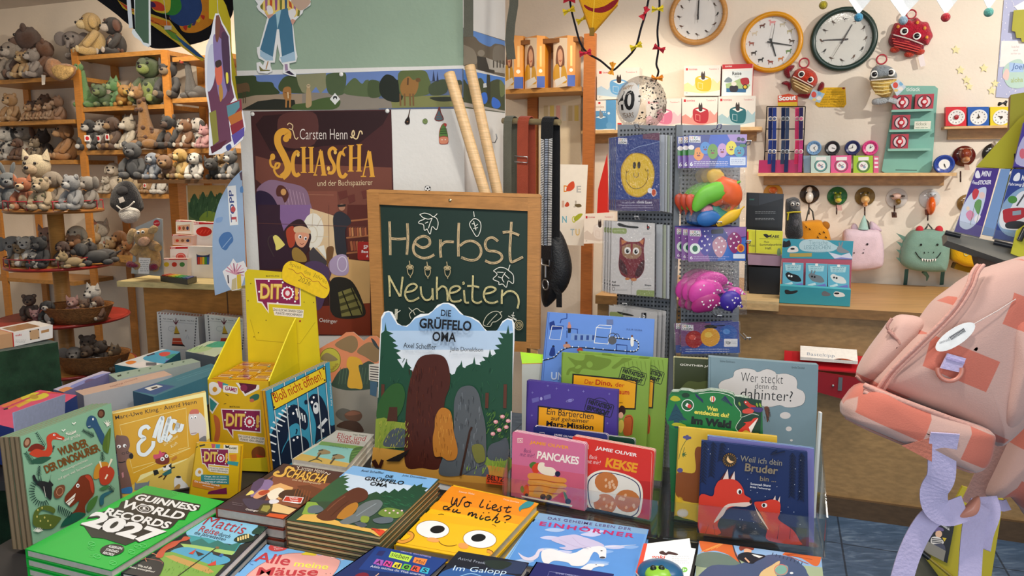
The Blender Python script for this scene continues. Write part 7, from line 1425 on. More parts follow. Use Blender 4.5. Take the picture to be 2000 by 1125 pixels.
# mint display
md=thing('watch_display','mint green tiered watch display with red boxed watches on the long shelf','display',onshelf(1780,.08,z1));mo=WO+WN*.035
mp='1752 170 1758 167.5 1826 168 1832 173 1826 250 1820 330 1815 339.2 1728 338.5 1722 334 1736 250'
b=MB();pts=prs(mp);P=[onp(x,y,mo,WN)for x,y in pts];P=[V((p.x,p.y,max(p.z,z1+.001)))for p in P];b.add(P,TP(pts),'7fb8a8');b.slab(P,-WN*.006,'7fb8a8',cap=False);a=Art(b,mo,WN);a.t('e4f0ea','ticlock',1770,178,1797,178,8,.01);a.l('2a3a38',1.5,'1749 332 1791 332.5');put('back_panel',b,'card',md)
for i,(x0,x1,y)in enumerate(((1741,1823,216),(1737,1820,255),(1734,1818,292))):
 b=MB();A,B=onp(x0,y,mo+WN*.05,WN),onp(x1,y,mo+WN*.05,WN);B.z=A.z;b.slab([A,B,B-WN*.049,A-WN*.049],UP*-.004,'8fc4b4');b.slab([A+UP*.004,B+UP*.004,B-UP*.008,A-UP*.008],WN*.002,'8fc4b4');put('tier',b,'card',md)
 boxes=((1743,1779),(1786,1822))if i==0 else((1742,1776),)if i==1 else((1739,1773),)
 for j,(u,v)in enumerate(boxes):
  z_=A.z+.0008;o=mo+WN*.045;p0,p1=onp(u,y,o,WN),onp(v,y,o,WN);p0.z=p1.z=z_;h=.078;bb=MB();bb.slab([p0,p1,p1+UP*h,p0+UP*h],-WN*.035,'b83a4a');cx=(p0+p1)/2+UP*h*.5+WN*.0006;M_=rot_to(WN);bb.lathe([(0,0),(h*.43,0)],'2a1c20',cx,M_,20,False);bb.lathe([(0,.0005),(h*.36,.0005)],'e4ccd0',cx,M_,20,False);q=WD;bb.slab([cx-q*.008-UP*h*.4+WN*.001,cx+q*.008-UP*h*.4+WN*.001,cx+q*.008+UP*h*.4+WN*.001,cx-q*.008+UP*h*.4+WN*.001],WN*.001,'a81e2e');bb.lathe([(0,.004),(h*.2,.004),(h*.22,0)],'c8283a',cx,M_,16);bb.lathe([(0,.0045),(h*.12,.0045)],'f0dcdc',cx,M_,12);put('watch_box',bb,'print',None,f'red boxed watch on the {("top", "middle", "lowest")[i]} tier of the mint display'+(('',' beside the whale purse',' at the far end')[j+1]if i==0 else ''),'watch box','red boxed watches')
 if i==1:
  p0,p1=onp(1785,y,mo+WN*.03,WN),onp(1817,y,mo+WN*.03,WN);p0.z=p1.z=A.z+.0008;bb=MB();bb.slab([p0,p1,p1+UP*.045,p0+UP*.045],-WN*.002,'f0ecdc');a=Art(bb,p0,WN);a.t('7a8a6a','ticlock',1789,245,1810,245,6);a.w('aab09a',1788,248,1814,254,2.5,2);put('price_card',bb,'paper',None,'small cream card standing on the middle tier of the mint display','card')
# square clocks
for i,(x0,x1,c,lab)in enumerate(((1847,1889,'d8202c','red'),(1890,1933,'1f5ab0','blue'),(1934,1978,'e8d01a','yellow'))):
 px=[(x0,209),(x1-1.5,208.5),(x1-1.5,246),(x0,246)];t=wbox('alarm_clock',f'square {lab} alarm clock on the short wall shelf','alarm clock',px,.08,.04,c,None,'square alarm clocks');cc=onw((x0+x1)/2,229,.0805);b=MB();M_=rot_to(WN);r=.034;b.lathe([(0,.001),(r,.001),(r*1.08,.002),(r*1.12,0)],'f0eeea',cc,M_,24)
 for l,an in((.6,40+60*i),(.42,150+50*i)):a_=R(an);d=WD*cos(a_)+UP*sin(a_);q=WN.cross(d);h=cc+WN*.0025;b.add([h-q*.004,h+d*l*r,h+q*.004,h-d*.1*r],[(0,1,2,3)],'3a2a2a')
 for k in range(12):a_=R(30*k);q=cc+WD*(.8*r*cos(a_))+UP*(.8*r*sin(a_))+WN*.002;b.add([q+WD*s+UP*v for s,v in((-.002,-.002),(.002,-.002),(.002,.002),(-.002,.002))],[(0,1,2,3)],'555')
 b.ball(cc+WN*.004,(.012 if i==0 else .006,.004,.012 if i==0 else .006),('a8202c','4a3a2a','4a3a2a')[i]);WL[t.name]=V(t.location);put('dial',b,'print',t)
b=MB();o=WO+WN*.05;puff(b,'+1948 206 2-6 3-1 3 2 6-3 2-2 4 2-2 5 0 4-2 0-2-4-7 1-3 3',o,WN,dome(.01),'17161a',2);put('toy_dog',b,'plastic',None,'tiny black toy dog standing on the yellow square clock','toy figure')
# --- animal-head wall hooks
def hookhead(lab,cx,cy,r,plate,head,parts,tagc=None):
 c=onw(cx,cy,.0);rr_=(onw(cx+r,cy)-c).dot(WD);t=thing('animal_hook',lab,'wall hook',c,'animal head wall hooks');b=MB();b.lathe([(0,.012),(rr_*.95,.012),(rr_,.008),(rr_,.001)],plate,c,rot_to(WN),28);put('plate',b,'gloss',t)
 b=MB()
 for(x,y,rx,ry,d,col)in head:s=(onw(x+1,y)-onw(x,y)).dot(WD);b.ball(onw(x,y,.014+d*.5),(rx*s,d,ry*s),col,MX.Rotation(R(-20),4,'Z'))
 put('head',b,'gloss',t)
 b=MB();x,y=parts[0];s0=onw(x,y,.03);b.tube([s0,onw(x,y+10,.05),onw(x,y+17,.06),onw(x,y+20,.045)],.004,'3a2420',8);put('peg',b,'gloss',t)
 if tagc:b=MB();x,y=parts[1];P=[onw(x-5,y-6,.05),onw(x+5,y-5,.05),onw(x+6,y+5,.05),onw(x-4,y+5,.05)];b.slab(P,-WN*.001,tagc);put('price_tag',b,'paper',t)
hookhead('orange round animal hook half hidden by the till screen',1510,377,19,'d89a3a',[(1510,371,9,7,.03,'c8602a')],[(1510,385)])
hookhead('dark brown round hook with white bird head',1581,380,19.5,'2e2622',[(1581,371,6,7,.025,'e8e4da'),(1581,385,8,12,.035,'f0ece2')],[(1580,398)])
hookhead('green round hook with crocodile head',1635,383,20,'1f6a3c',[(1636,385,8,9,.04,'5a6a1e'),(1637,391,7,6,.055,'d8cc3a'),(1631,377,3,3,.04,'8a9a2a'),(1641,377,3,3,.04,'8a9a2a')],[(1634,398),(1639,406)],'d8a8a0')
hookhead('olive brown round hook with duck head above the pink bag',1689,384,20,'7a6236',[(1690,381,9,8,.03,'6a5428'),(1690,390,9,9,.05,'e8bc7a'),(1690,399,5,6,.06,'e89a4a'),(1684,376,2.5,2,.045,'1a1612'),(1696,376,2.5,2,.045,'1a1612')],[(1689,402)])
hookhead('white round hook with cow face and gold nose',1751,387,21.5,'d8d4d0',[(1751,384,11,8,.025,'d8b4a4'),(1753,394,7,8,.05,'7a5a1e'),(1742,383,5,2.5,.03,'2a201c'),(1763,383,5,2.5,.03,'2a201c')],[(1747,402),(1746,420)],'5a3a2c')
hookhead('white round hook with goose head and long orange beak above the mint bag',1815,388,21,'d4d4d4',[(1821,380,9,8,.04,'c4ccd4'),(1818,402,9,21,.06,'e0601a'),(1816,380,1.6,1.6,.048,'111'),(1824,380,1.6,1.6,.048,'111')],[(1812,410),(1811,415)],'6a3a2c')
hookhead('dark red round hook with brown animal head below the square clocks',1882,305,23,'5a1a16',[(1885,301,13,14,.05,'8a3a22'),(1885,312,8,8,.07,'c88a5a'),(1877,292,3,3,.05,'d8a890'),(1893,291,3,3,.05,'d8a890')],[(1876,335),(1888,327)],'c8a898')
hookhead('dark grey round hook with horse head and white muzzle',1941,300,24,'2e2b28',[(1946,298,10,14,.05,'4a4540'),(1944,315,11,8,.07,'e4e0da'),(1941,283,2.5,8,.05,'c8c4bc'),(1953,283,2.5,8,.05,'c8c4bc')],[(1941,322)])
hookhead('brown round hook half hidden behind the sticker stand',1888,397,20,'8a6a3c',[(1888,395,9,9,.04,'a88a4a')],[(1886,412)])
# --- children's backpacks hanging from the hooks
def softbag(lab,out,off,h,col,extra=None,m='fabric',hook=None):
 t=thing('kids_backpack',lab,'backpack',onw(*prs(out)[0],off),'small backpacks on the animal hooks');b=MB();puff(b,out,WO+WN*off,WN,[(.02,h),(.6,h*.98),(.86,h*.88),(.96,h*.66),(1,h*.3),(1,-h*.45),(.94,-h*.8),(.02,-h*.8)],col,4);put('body',b,m,t)
 if hook:b=MB();b.tube([onw(*hook[0],off),onw((hook[0][0]+hook[1][0])/2+2,hook[1][1]+6,off+.02),onw(*hook[1],.055),onw((hook[2][0]+hook[1][0])/2+2,hook[1][1]+8,off+.02),onw(*hook[2],off)],.004,'4a4a44',8);put('hanging_loop',b,m,t)
 return t
def dots(t,pts,off,col,nm='face'):
 b=MB()
 for it in pts:
  if len(it)==3:b.ball(onw(it[0],it[1],off),(it[2],.002,it[2]),col)
  else:b.tube([onw(x,y,off)for x,y in spline(it,False,4)],.0022,col,6)
 put(nm,b,'fabric',t)
t=softbag('pale pink unicorn backpack hanging from the duck hook','+1648 452 14-5 38 1 18 4 7 28 0 30-7 12-28 5-34-1-9-26-1-30',.1,.07,'e4ccd8',hook=((1680,449),(1689,426),(1698,449)))
dots(t,[(1694,477,.006),(1668,494,.004),(1686,494,.004)],.172,'2a2228');b=MB();M_=rot_to(UP);c=onw(1686,448,.13);b.lathe([(.026,0),(.012,.05),(.002,.075)],'a8ccc4',c,None,14);put('horn',b,'fabric',t)
b=MB();puff(b,'+1700 450-3-12 5-6 12 8 8 12',WO+WN*.09,WN,dome(.03),'dcc4d2');puff(b,'+1664 450-2-8 6-6 6 4 2 10',WO+WN*.09,WN,dome(.02),'dcc4d2');put('ears',b,'fabric',t)
t=softbag('mint green dinosaur backpack with toothy smile hanging from the goose hook','+1764 474 16-22 20-4 40 2 13 12-1 38-5 24-9 6-48-2-24-8-8-15',.11,.08,'7fa294',hook=((1805,450),(1812,437),(1822,450)))
dots(t,[(1799,478,.006),(1831,478,.006),[(1788,492),(1797,504),(1812,509),(1828,505),(1838,493)],[(1805,492),(1806,495)],[(1823,494),(1824,492)]],.192,'1c2422')
b=MB();[b.add([onw(1800+5*i,505+(1.8-abs(i-2.5)*.7),.194),onw(1804+5*i,505+(1.8-abs(i-2.5)*.7),.194),onw(1802+5*i,511+(1.8-abs(i-2.5)*.7),.194)],[(0,1,2)],'f4f2ee')for i in range(6)];put('teeth',b,'fabric',t)
b=MB();[b.ball(onw(x,y,.14),(.018,.02,.022),'c8323c')for x,y in((1796,449),(1834,449))];put('horns',b,'fabric',t)
b=MB();[b.add([onw(1768-k*1.5,462+k*14,.12),onw(1768-k*2,474+k*14,.12),onw(1750,455+k*16,.11),onw(1766-k*1.5,468+k*14,.08)],[(0,1,2),(0,2,3),(1,2,3)],'6f9688')for k in range(4)];put('spikes',b,'fabric',t)
b=MB();[b.tube([onw(x,526,.1),onw(x-2,546,.06),onw(x-3,556,.03)],1,'3f6a68',flat=(.018,.003),ref=WN)for x in(1771,1842)];b.tube([onw(1804,530,.1),onw(1812,540,.09),onw(1810,548,.08)],[.012,.008,.003],'5f8678',8);put('straps',b,'fabric',t)
t=softbag('bright yellow backpack with shell pattern beside the mint dinosaur backpack','+1857 462 28 2 39 12-1 24-3 16-30 4-24-8-12-12',.1,.07,'e2ae12');dots(t,[[(x-4,y-2),(x-3,y+2),(x,y+4),(x+3,y+2),(x+4,y-2)]for x,y in((1873,475),(1882,477),(1892,480),(1901,484),(1910,490),(1882,487),(1891,490),(1887,496))],.171,'c8cc8a','pattern');b=MB();b.tube([onw(1862,518,.1),onw(1890,526,.09),onw(1915,522,.09)],1,'8a6a0a',flat=(.03,.05),ref=WN);put('base_panel',b,'fabric',t)
t=softbag('orange leopard backpack behind the bookmark display','+1566 440 6-8 28-2 8 6 10 14 6 30-4 20-54 0',.1,.07,'dc9426',hook=((1574,432),(1580,405),(1590,432)));dots(t,[[(x,y),(x+3,y+3)]for x,y in((1573,442),(1580,446),(1600,455),(1608,452),(1612,462),(1596,462),(1606,468))],.172,'3a2010','spots');b=MB();b.ball(onw(1612,441,.14),(.024,.02,.024),'a86a1e');put('ear',b,'fabric',t)
# --- things on the counter
def cbox(name,lab,cat,px,off,dep,col,art=None,m='print',group=None,side=None):
 px=prs(px);o=CP-WN*off;P=[onp(x,y,o,WN)for x,y in px];lowz=.9985 if name=='black_case' else .9795
 P=[V((p.x,p.y,max(p.z,lowz)))for p in P]
 if min(p.z for p in P)>lowz+.001 and name!='lifted':
  mz=min(p.z for p in P);P=[V((p.x,p.y,lowz))if p.z<mz+.03 else p for p in P]
 t=thing(name,lab,cat,sum(P,V((0,0,0)))/len(P),group);b=MB()
 if len(P)>4:b.add(P,TP(px),col);b.slab(P,-WN*dep,col,side,cap=False)
 else:b.slab(P,-WN*dep,col,side)
 if art:art(Art(b,o,WN,px if len(px)==4 else None))
 put('body',b,m,t);return t
def art_till(a):a.c(1440,340,3.15).p('23262c','+70 120 60 2-2 73-58-3').p('2c3038','+132 120 153 2-3 28-150 42').u('101216',96,198,250,340,4);a.t('3a8a7a','BONNET',76,160,106,160,8);a.w('8a8e94',110,225,240,245,5,2);a.w('8a8e94',110,268,230,285,5,2)
cbox('till_screen','black till screen seen from behind beside the yellow booklets','screen','+1458 376 73 3-3 91-70-2',.3,.03,'17181b',art_till,'plastic')
cbox('black_case','black case under the yellow booklets on the counter','case','+1462 521 62 2-2 49-59 0',.16,.12,'131316',None,'plastic')
o=CP-WN*.15
b=MB();P=[onp(x,y,o,WN)for x,y in prs('+1460 497 67 3-1 20-65-3')];b.slab(P,-WN*.12,'a88aa0');ls=put('booklet_tray',b,'card',None,'lilac tray holding the yellow booklets on the black case','tray')
def art_heft(a):a.c(1440,340,3.15);a.q('222','+160 372 20-4 15 10 20-8-15 15-20 7');a.t('2a2a2a','RABE',200,392,258,392,16,.03);a.l('6a7a2a',2,'135 398 265 400');a.t('4a4a2a','Mein',165,424,195,424,14);a.t('4a4a2a','Sammelpunkte-',138,446,276,444,18,.01);a.t('4a4a2a','Heft',172,464,210,464,16,.01);a.q('7a9a6a','+248 462 14-4 6 22-4 22-18-2')
for i,(px,lab)in enumerate((('1476.5 451 1529 453.5 1527 499 1476.5 496','yellow points booklet with a black raven logo, whole front showing'),('1459 450 1475.5 451 1475.5 496 1459.5 495','yellow points booklet half hidden beside the whole one'))):
 b=MB();oo=CP-WN*(.155+.006*i);P=[onp(x,y,oo,WN)for x,y in prs(px)];P=[V((p.x,p.y,p.z+.004))for p in P];b.slab(P,-WN*.02,'d8d83e','f0f0a8')
 if i==0:art_heft(Art(b,oo,WN))
 else:Art(b,oo,WN).t('4a4a2a','nkte',1461,481,1474,482,5).p('c83a3a','1459 452 1462 452 1462 496 1459.5 495')
 put('booklet',b,'print',None,lab,'booklet','yellow points booklets')
t=thing('gorilla_pencil_case','dark grey gorilla pencil case standing between till and orange backpack','pencil case',at(1548,470,3.7));o=CP-WN*.42;b=MB();puff(b,'+1534 395 4-7 14-3 10 7 1 18 4 30-1 24-30 0-2-34',o,WN,dome(.06,1),'3c3f44');put('body',b,'plush',t);b=MB();puff(b,'+1543 395 9-3 8 6 2 10-10 5-9-5',o+WN*.035,WN,dome(.03),'6a6a6e');puff(b,'+1546 425 10-3 6 10-4 14-12-2',o+WN*.035,WN,dome(.026),'5a5a60');put('face_patch',b,'plush',t);b=MB();[b.ball(onp(x,399,o+WN*.068,WN),.006,'17161a')for x in(1548,1558)];[b.ball(onp(x,399,o+WN*.064,WN),.009,'f0eeea')for x in(1548,1558)];put('eyes',b,'plastic',t)
b=MB();b.tube([onp(1537,416,o+WN*.055,WN),onp(1550,414,o+WN*.067,WN),onp(1564,414,o+WN*.05,WN)],.004,'c8b82a',6);b.tube([onp(1540,416,o+WN*.06,WN),onp(1538,430,o+WN*.055,WN)],.004,'c8b82a',6);put('zip',b,'plastic',t)
cbox('pencil_case_stand','low grey block under the gorilla pencil case','block','+1530 468 40 0 0 77-40 0',.38,.1,'a8a4a0',None,'card')
# bookmark display
bd_=thing('bookmark_display','turquoise counter display of animal bookmarks with printed header','display',onc(1595,578,-.02))
def art_bm(a):
 a.c(1440,340,3.15)
 a.q('b8d4dc','+380 440 20-30 50-10 90 5 50 25 30 20-40 25-100 5-80-10',4);a.t('5a8a9a','Tierische',440,434,556,434,26,-.015);a.t('5a8a9a','LESEZEICHEN',412,462,572,462,24,-.01);a.w('7a9aa8',430,468,560,490,4,2);a.q('17161a','+280 430 5-20 15 5 22-7 6 32-28 10-20-2');a.q('e8e4e0','+310 480 10-28 30-10 22 13-2 23');a.e('17161a',340,460,14,6);a.q('8a8e94','+612 470 8-25 20-5 10 15 40 25-50 5');a.l('8a8e94',8,'630 445 626 420');a.l('8a8e94',8,'642 442 648 418');a.p('b8a050','+322 488 138-3-2 23-136 2');a.p('d8dcec','+560 480 80 20 50-16 22 36-112 2');a.p('8a8ad0','+590 520 50-8 72 8-22 4')
def bmq(px,off):return[onp(x,y,CP-WN*off,WN)for x,y in prs(px)]
b=MB();P=bmq('+1529 466 138 5-3 36-137-3',.12);b.slab(P,-WN*.004,'3a9ab0');art_bm(Art(b,CP-WN*.12,WN));put('header',b,'print',bd_)
b=MB();P=bmq('+1527 504 137 3-3 63-135-4',.121);P=[V((p.x,p.y,max(p.z,.982)))for p in P];b.slab(P,-WN*.004,'b85a70');put('back_panel',b,'card',bd_)
b=MB();P=bmq('1523.5 558 1662 566 1661 586 1523 577',.03);dz_=min(P[2].z,P[3].z)-.98;P=[V((p.x,p.y,p.z if i<2 else .98))for i,p in enumerate(P)];b.slab(P,-WN*.062,'2f94a4','4ab0bc');a=Art(b,CP-WN*.03,WN);a.c(1440,340,3.15);a.q('17161a','+292 715 18-3 20 8 35-5 7 7-22 13-50 3');a.q('6a6a70','+520 730 20-10 35 20-15 10-35-2');a.q('e8e4e0','+592 740 13-18 45 10 10 20-50 4');a.e('17161a',612,734,16,6);put('tray',b,'card',bd_)
for i,(px,c)in enumerate((('1529 512.5 1569.5 514 1568.5 562 1528 559','k'),('1574 514 1616.5 515.5 1615 564 1573 562','g'),('1617 516 1659.5 517.5 1658.5 568 1617 566','w'))):
 oo=CP-WN*.1;b=MB();pq=prs(px);P=[onp(x,y,oo,WN)for x,y in pq];P=[V((p.x,p.y,max(p.z,1.0)))for p in P];b.slab(P,-WN*.003,'6ab4cc','e4e8ec');a=Art(b,oo,WN,pq);x0=pq[0][0];y0=pq[0][1]
 a.p('b4dce4',[(x0+4,y0+4),(x0+36,y0+5),(x0+34,y0+16),(x0+6,y0+16)]);a.w('6a9ab0',x0+9,y0+5,x0+32,y0+15,2,3);a.e('f4f4f4',x0+21,y0+3,3,3);a.p('7a7ac8',[(x0+16,y0+45),(x0+38,y0+40),(x0+40,y0+46),(x0+20,y0+49)]);a.p('d4e8ec',[(x0+3,y0+42),(x0+18,y0+38),(x0+20,y0+42),(x0+5,y0+46)])
 cc={'k':'17161a','g':'7a7e84','w':'e8e4e0'}[c];a.q(cc,[(x0+5,y0+24),(x0+10,y0+19),(x0+18,y0+22),(x0+30,y0+26),(x0+36,y0+36),(x0+26,y0+38),(x0+12,y0+34)]);a.e('f4f4f4' if c=='k' else '17161a',x0+12,y0+26,2,2);a.e('f4f4f4' if c=='k' else '17161a',x0+17,y0+27,2,2)
 if c=='g':a.l(cc,2.5,[(x0+10,y0+22),(x0+12,y0+14)]);a.l(cc,2.5,[(x0+15,y0+22),(x0+18,y0+15)])
 put('bookmark_card',b,'print',None,['bookmark card with a black cat in the turquoise display','bookmark card with a grey rabbit in the turquoise display','bookmark card with a white dog in dark glasses in the turquoise display'][i],'bookmark','bookmark cards in the display')
# --- pennant garland with pompoms, kite with bow tails
for i,(x,yb,w_,c,lab)in enumerate(((1608,2,12,'a89a1e','olive yellow'),(1677,26,26,'3a8ab0','blue'),(1764,32,30,'8aa4b8','grey-blue'),(1847,26,24,'b02430','red'),(1931,16,18,'5aa49a','teal'))):
 Y=3.3-.25*(i*.25);t=thing('pennant',f'white cloth pennant with {lab} pompom hanging from the ceiling garland','pennant',at(x,yb,Y),'pompom pennants');zt=at(x,-60,Y).z;A=at(x,yb,Y);b=MB();s=Y/FPX*2.4;b.slab([V((A.x-w_*s,A.y,zt)),V((A.x+w_*s,A.y-.02,zt)),A+V((.004,0,0)),A-V((.004,0,0))],(0,.002,0),'e4e8ea');put('cloth',b,'fabric',t)
 b=MB();b.ball(at(x,yb+8,Y),.0175,c,nu=14,nv=10);put('pompom',b,'plush',t)
b=MB();b.tube([V((at(1480,-62,3.46).x,3.46,at(1480,-62,3.46).z)),at(1700,-62,3.3),at(1990,-66,3.08)],.004,'e0dcd4',6);put('garland_cord',b,'fabric',None,'cord carrying the pompom pennants near the ceiling','cord')
KY=3.0;t=thing('kite','yellow kite with red smile hanging above the puzzle boxes','kite',at(1170,70,KY));b=MB();ko,kn=at(1170,70,KY),nrm(-12,-8)
P=[onp(x,y,ko,kn)for x,y in((1118,-40),(1225,-60),(1206,10),(1156,68))];b.slab(P,-kn*.002,'e0a41a');a=Art(b,ko,kn,[(1118,-40),(1225,-60),(1206,10),(1156,68)]);a.q('8a1a24','+1141 9 17 7 22-4 18-11 10-1-12 16-20 9-21-3-11-6',4);a.l('f0c03a',2,'1156 68 1165 -50');put('sail',b,'fabric',t)
b=MB();b.tube([onp(1118,-40,ko+kn*.006,kn),onp(1156,68,ko+kn*.006,kn)],.003,'b8801a',6);b.tube([onp(1206,10,ko+kn*.006,kn),onp(1156,68,ko+kn*.006,kn)],.003,'b8801a',6);b.box(onp(1156,62,ko+kn*.008,kn),(.018,.006,.03),'8a6a2a');put('seam',b,'fabric',t)
def tail(nm,px,bows,lab,Y=3.05):
 t=thing(nm,lab,'kite tail',at(*prs(px)[-1],Y),'kite tails with bows');b=MB();rg=RG(len(px));b.tube([at(x,y,Y+.01*(k%2))for k,(x,y)in enumerate(spline(prs(px),False,4))],.0045,'1c1a22',6);put('cord',b,'fabric',t)
 for x,y,c,an in bows:
  b=MB();p=at(x,y,Y-.015);ca,sa=cos(R(an)),sin(R(an));M_=lambda u,v,w=0:p+V((u*ca-v*sa,w,u*sa+v*ca))
  for s in(-1,1):b.add([M_(0,0),M_(s*.022,.014,-.01),M_(s*.024,-.012,.004),M_(0,-.003)],[(0,1,2),(0,2,3)],c);b.add([M_(0,0,-.004),M_(s*.02,.016,.008),M_(s*.026,.002,-.012)],[(0,1,2)],c)
  b.ball(p-V((0,.006,0)),.006,c,nu=8,nv=6);put('bow',b,'paper',t)
tail('kite_tail','+1112-40 2 48 11 47 9 30 14 19 24 14 18 15 8 4 14-12 28-30 12-40 10-33 10-52',[(1111,21,'e8c81e',20),(1112,0,'c82436',0),(1137,38,'e8c81e',30),(1143,104,'d82a44',10),(1196,134,'f0a42a',80),(1242,91,'e8d02a',20),(1259,26,'c82436',60)],'looping black kite tail with coloured bows from the kite to the wall')
tail('kite_tail','+1287-40 1 60-4 40 2 35-4 30 4 15-6 20',[(1284,18,'e8d02a',5),(1287,95,'c82436',-20),(1283,153,'f0962a',0)],'straight black kite tail with coloured bows ending above the confetti balloon',3.12)
# === pink backpack in the foreground, sticker stand
def bag_mat():
 m=mat('checked',.75,bump=.12,bscale=500,var=.04,vscale=12,sheen=.2,spec=.3);N=m.node_tree.nodes;L=m.node_tree.links;b=N['Principled BSDF']
 tc=N.new('ShaderNodeTexCoord');m1=N.new('ShaderNodeMapping');m1.inputs['Rotation'].default_value=(R(-90),0,0);m2=N.new('ShaderNodeMapping');m2.inputs['Rotation'].default_value=(0,0,R(22));m2.inputs['Location'].default_value=(.012,.03,0)
 L.new(tc.outputs['Object'],m1.inputs[0]);L.new(m1.outputs[0],m2.inputs[0])
 k=N.new('ShaderNodeTexBrick');k.offset=.5;k.inputs['Scale'].default_value=1;k.inputs['Brick Width'].default_value=.135;k.inputs['Row Height'].default_value=.098;k.inputs['Mortar Size'].default_value=.026;k.inputs['Mortar Smooth'].default_value=.04
 for n_,c in(('Color1','bf6a58'),('Color2','bf6a58'),('Mortar','bf9a8f')):k.inputs[n_].default_value=lin(c)
 L.new(m2.outputs[0],k.inputs['Vector']);L.new(k.outputs[0],b.inputs['Base Color'])
bag_mat()
BO_,BN_=at(1850,700,1.1),nrm(-14,10)
def bpath(p,off):return[onp(x,y,BO_+BN_*o_,BN_)for(x,y),o_ in zip(spline(prs(p),False,5),off if hasattr(off,'__len__')else[off]*999)]
bp_=thing('backpack','large blush pink backpack with coral squares and lavender straps hanging beside the aisle','backpack',at(1850,860,1.1))
BD=[(.02,.07),(.5,.068),(.78,.058),(.9,.044),(.97,.024),(1,0),(.97,-.03),(.8,-.06),(.02,-.07)]
b=MB();puff(b,'+1805 618 25-33 32-25 38-27 50-19 80-14 65 60-10 160-75 95-55 53-20-6-85-44-128-50-24-16 8-22 34-40 30-30 22-20',BO_,BN_,BD,'d8b4a8',4);put('main_compartment',b,'checked',bp_)
b=MB();puff(b,'+1671 733 19-41 38-52 14-18 20-8 38 8-4 28-34 50-34 42-38 6',BO_-BN_*.015,BN_,[(.02,.045),(.6,.042),(.85,.032),(.96,.015),(1,0),(.9,-.02),(.02,-.03)],'d8b4a8',4);put('side_pocket',b,'checked',bp_)
b=MB();puff(b,'+1646 803 5-20 37-33 72 26 90 34 80 28 6 28-10 36-21 17-25-5-80-34-100-42-47-21',BO_+BN_*.055,BN_,[(.02,.05),(.6,.048),(.86,.04),(.95,.026),(1,0),(.97,-.04),(.02,-.05)],'d8b4a8',4);put('front_pocket',b,'checked',bp_)
b=MB();puff(b,'+1955 610 25-20 30 30-10 140-25 70-30 12-9-42 12-100',BO_+BN_*.02,BN_,[(.02,.06),(.6,.055),(.85,.04),(.96,.02),(1,0),(.9,-.03),(.02,-.04)],'d8b4a8',4);put('side_pocket',b,'checked',bp_)
zc,zd='b27a6e','c8978a'
b=MB();n_=len(spline(prs('+1719 762 26-37 55-53 60-60 33-50 11-29 11-15'),False,5));of=[.048+.022*sin(PI*i/(n_-1))for i in range(n_)]
for dx,c in((-6,zd),(0,zc),(6,zd)):b.tube([onp(x+dx,y,BO_+BN_*o2,BN_)for(x,y),o2 in zip(spline(prs('+1719 762 26-37 55-53 60-60 33-50 11-29 11-15'),False,5),of)],.0028 if dx else .0022,c,8)
put('main_zip',b,'fabric',bp_)
b=MB();zp=spline(prs('+1688 757 42 19 70 26 70 26 60 22'),False,5);n_=len(zp)
for dy,c,r_ in((-5,zd,.0042),(2,zc,.003),(8,zd,.0042)):b.tube([onp(x,y+dy,BO_+BN_*(.082+.012*sin(PI*i/(n_-1))),BN_)for i,(x,y)in enumerate(zp)],r_,c,8)
put('pocket_zip',b,'fabric',bp_)
b=MB()
for p,o2 in(('+1651 815 49 25 100 42 80 34 25 4 21-16 11-38-5-24',.055),('+1672 734 20 16 18 2',.0),('+1742 622-9 18 19 18',.025),('+1734 646 18 17 5 9',.028)):b.tube([onp(x,y,BO_+BN_*o2,BN_)for x,y in spline(prs(p),False,4)],.0024,'b98a7e',8)
put('piping',b,'fabric',bp_)
b=MB();c_=[(1866+44*cos(t)*.86+17*sin(t)*.5,658-44*cos(t)*.56+17*sin(t)*.85)for t in[2*PI*i/28 for i in range(28)]];oo=BO_+BN_*.079;P=[onp(x,y,oo,BN_)for x,y in c_];b.add(P,TP(c_),'eeece8');b.slab(P,-BN_*.0012,'eeece8',cap=False);a=Art(b,oo,BN_)
a.l('55555a',1.2,'1852 661 1883 642');[a.l('55555a',1.6,[(1855+2.2*i,657-1.35*i),(1859+2.2*i,664-1.35*i)])for i in range(13)];a.w('9a9a9c',1835,668,1868,672,1.5,3,-12);put('swing_tag',b,'paper',bp_)
b=MB();b.tube([onp(1900,634,BO_+BN_*.078,BN_),onp(1950,606,BO_+BN_*.074,BN_),onp(1984,584,BO_+BN_*.07,BN_)],.0007,'d8c8c0',5);put('tag_string',b,'fabric',bp_)
b=MB();b.slab([onp(x,y,BO_+BN_*.078,BN_)for x,y in((1851,690),(1887,700),(1876,728),(1837,719))],-BN_*.004,'b9aed0');b.slab([onp(x,y,BO_+BN_*.08,BN_)for x,y in((1850,697),(1885,707),(1883,711),(1848,701))],-BN_*.002,'a498c0');b.slab([onp(x,y,BO_+BN_*.062,BN_)for x,y in((1945,610),(1990,577),(1986,586),(1955,612))],-BN_*.006,'b9aed0');put('webbing_loop',b,'fabric',bp_)
b=MB();b.tube([onp(1855+24*cos(t),722+22*sin(t),BO_+BN_*.079,BN_)for t in[R(-10+200*i/14)for i in range(15)]],.0032,'c07a68',8);put('ring',b,'plastic',bp_)
lv='beb3d4'
def ribbon(p,off,w_,nm='strap',col=lv,ref=None,Yd=0):
 pts=spline(prs(p),False,5);n_=len(pts);b=MB();b.tube([onp(x,y,BO_+BN_*(off[0]+(off[1]-off[0])*i/(n_-1)),BN_)for i,(x,y)in enumerate(pts)],1,col,flat=(w_,.0022),ref=ref or BN_);return put(nm,b,'fabric',bp_)
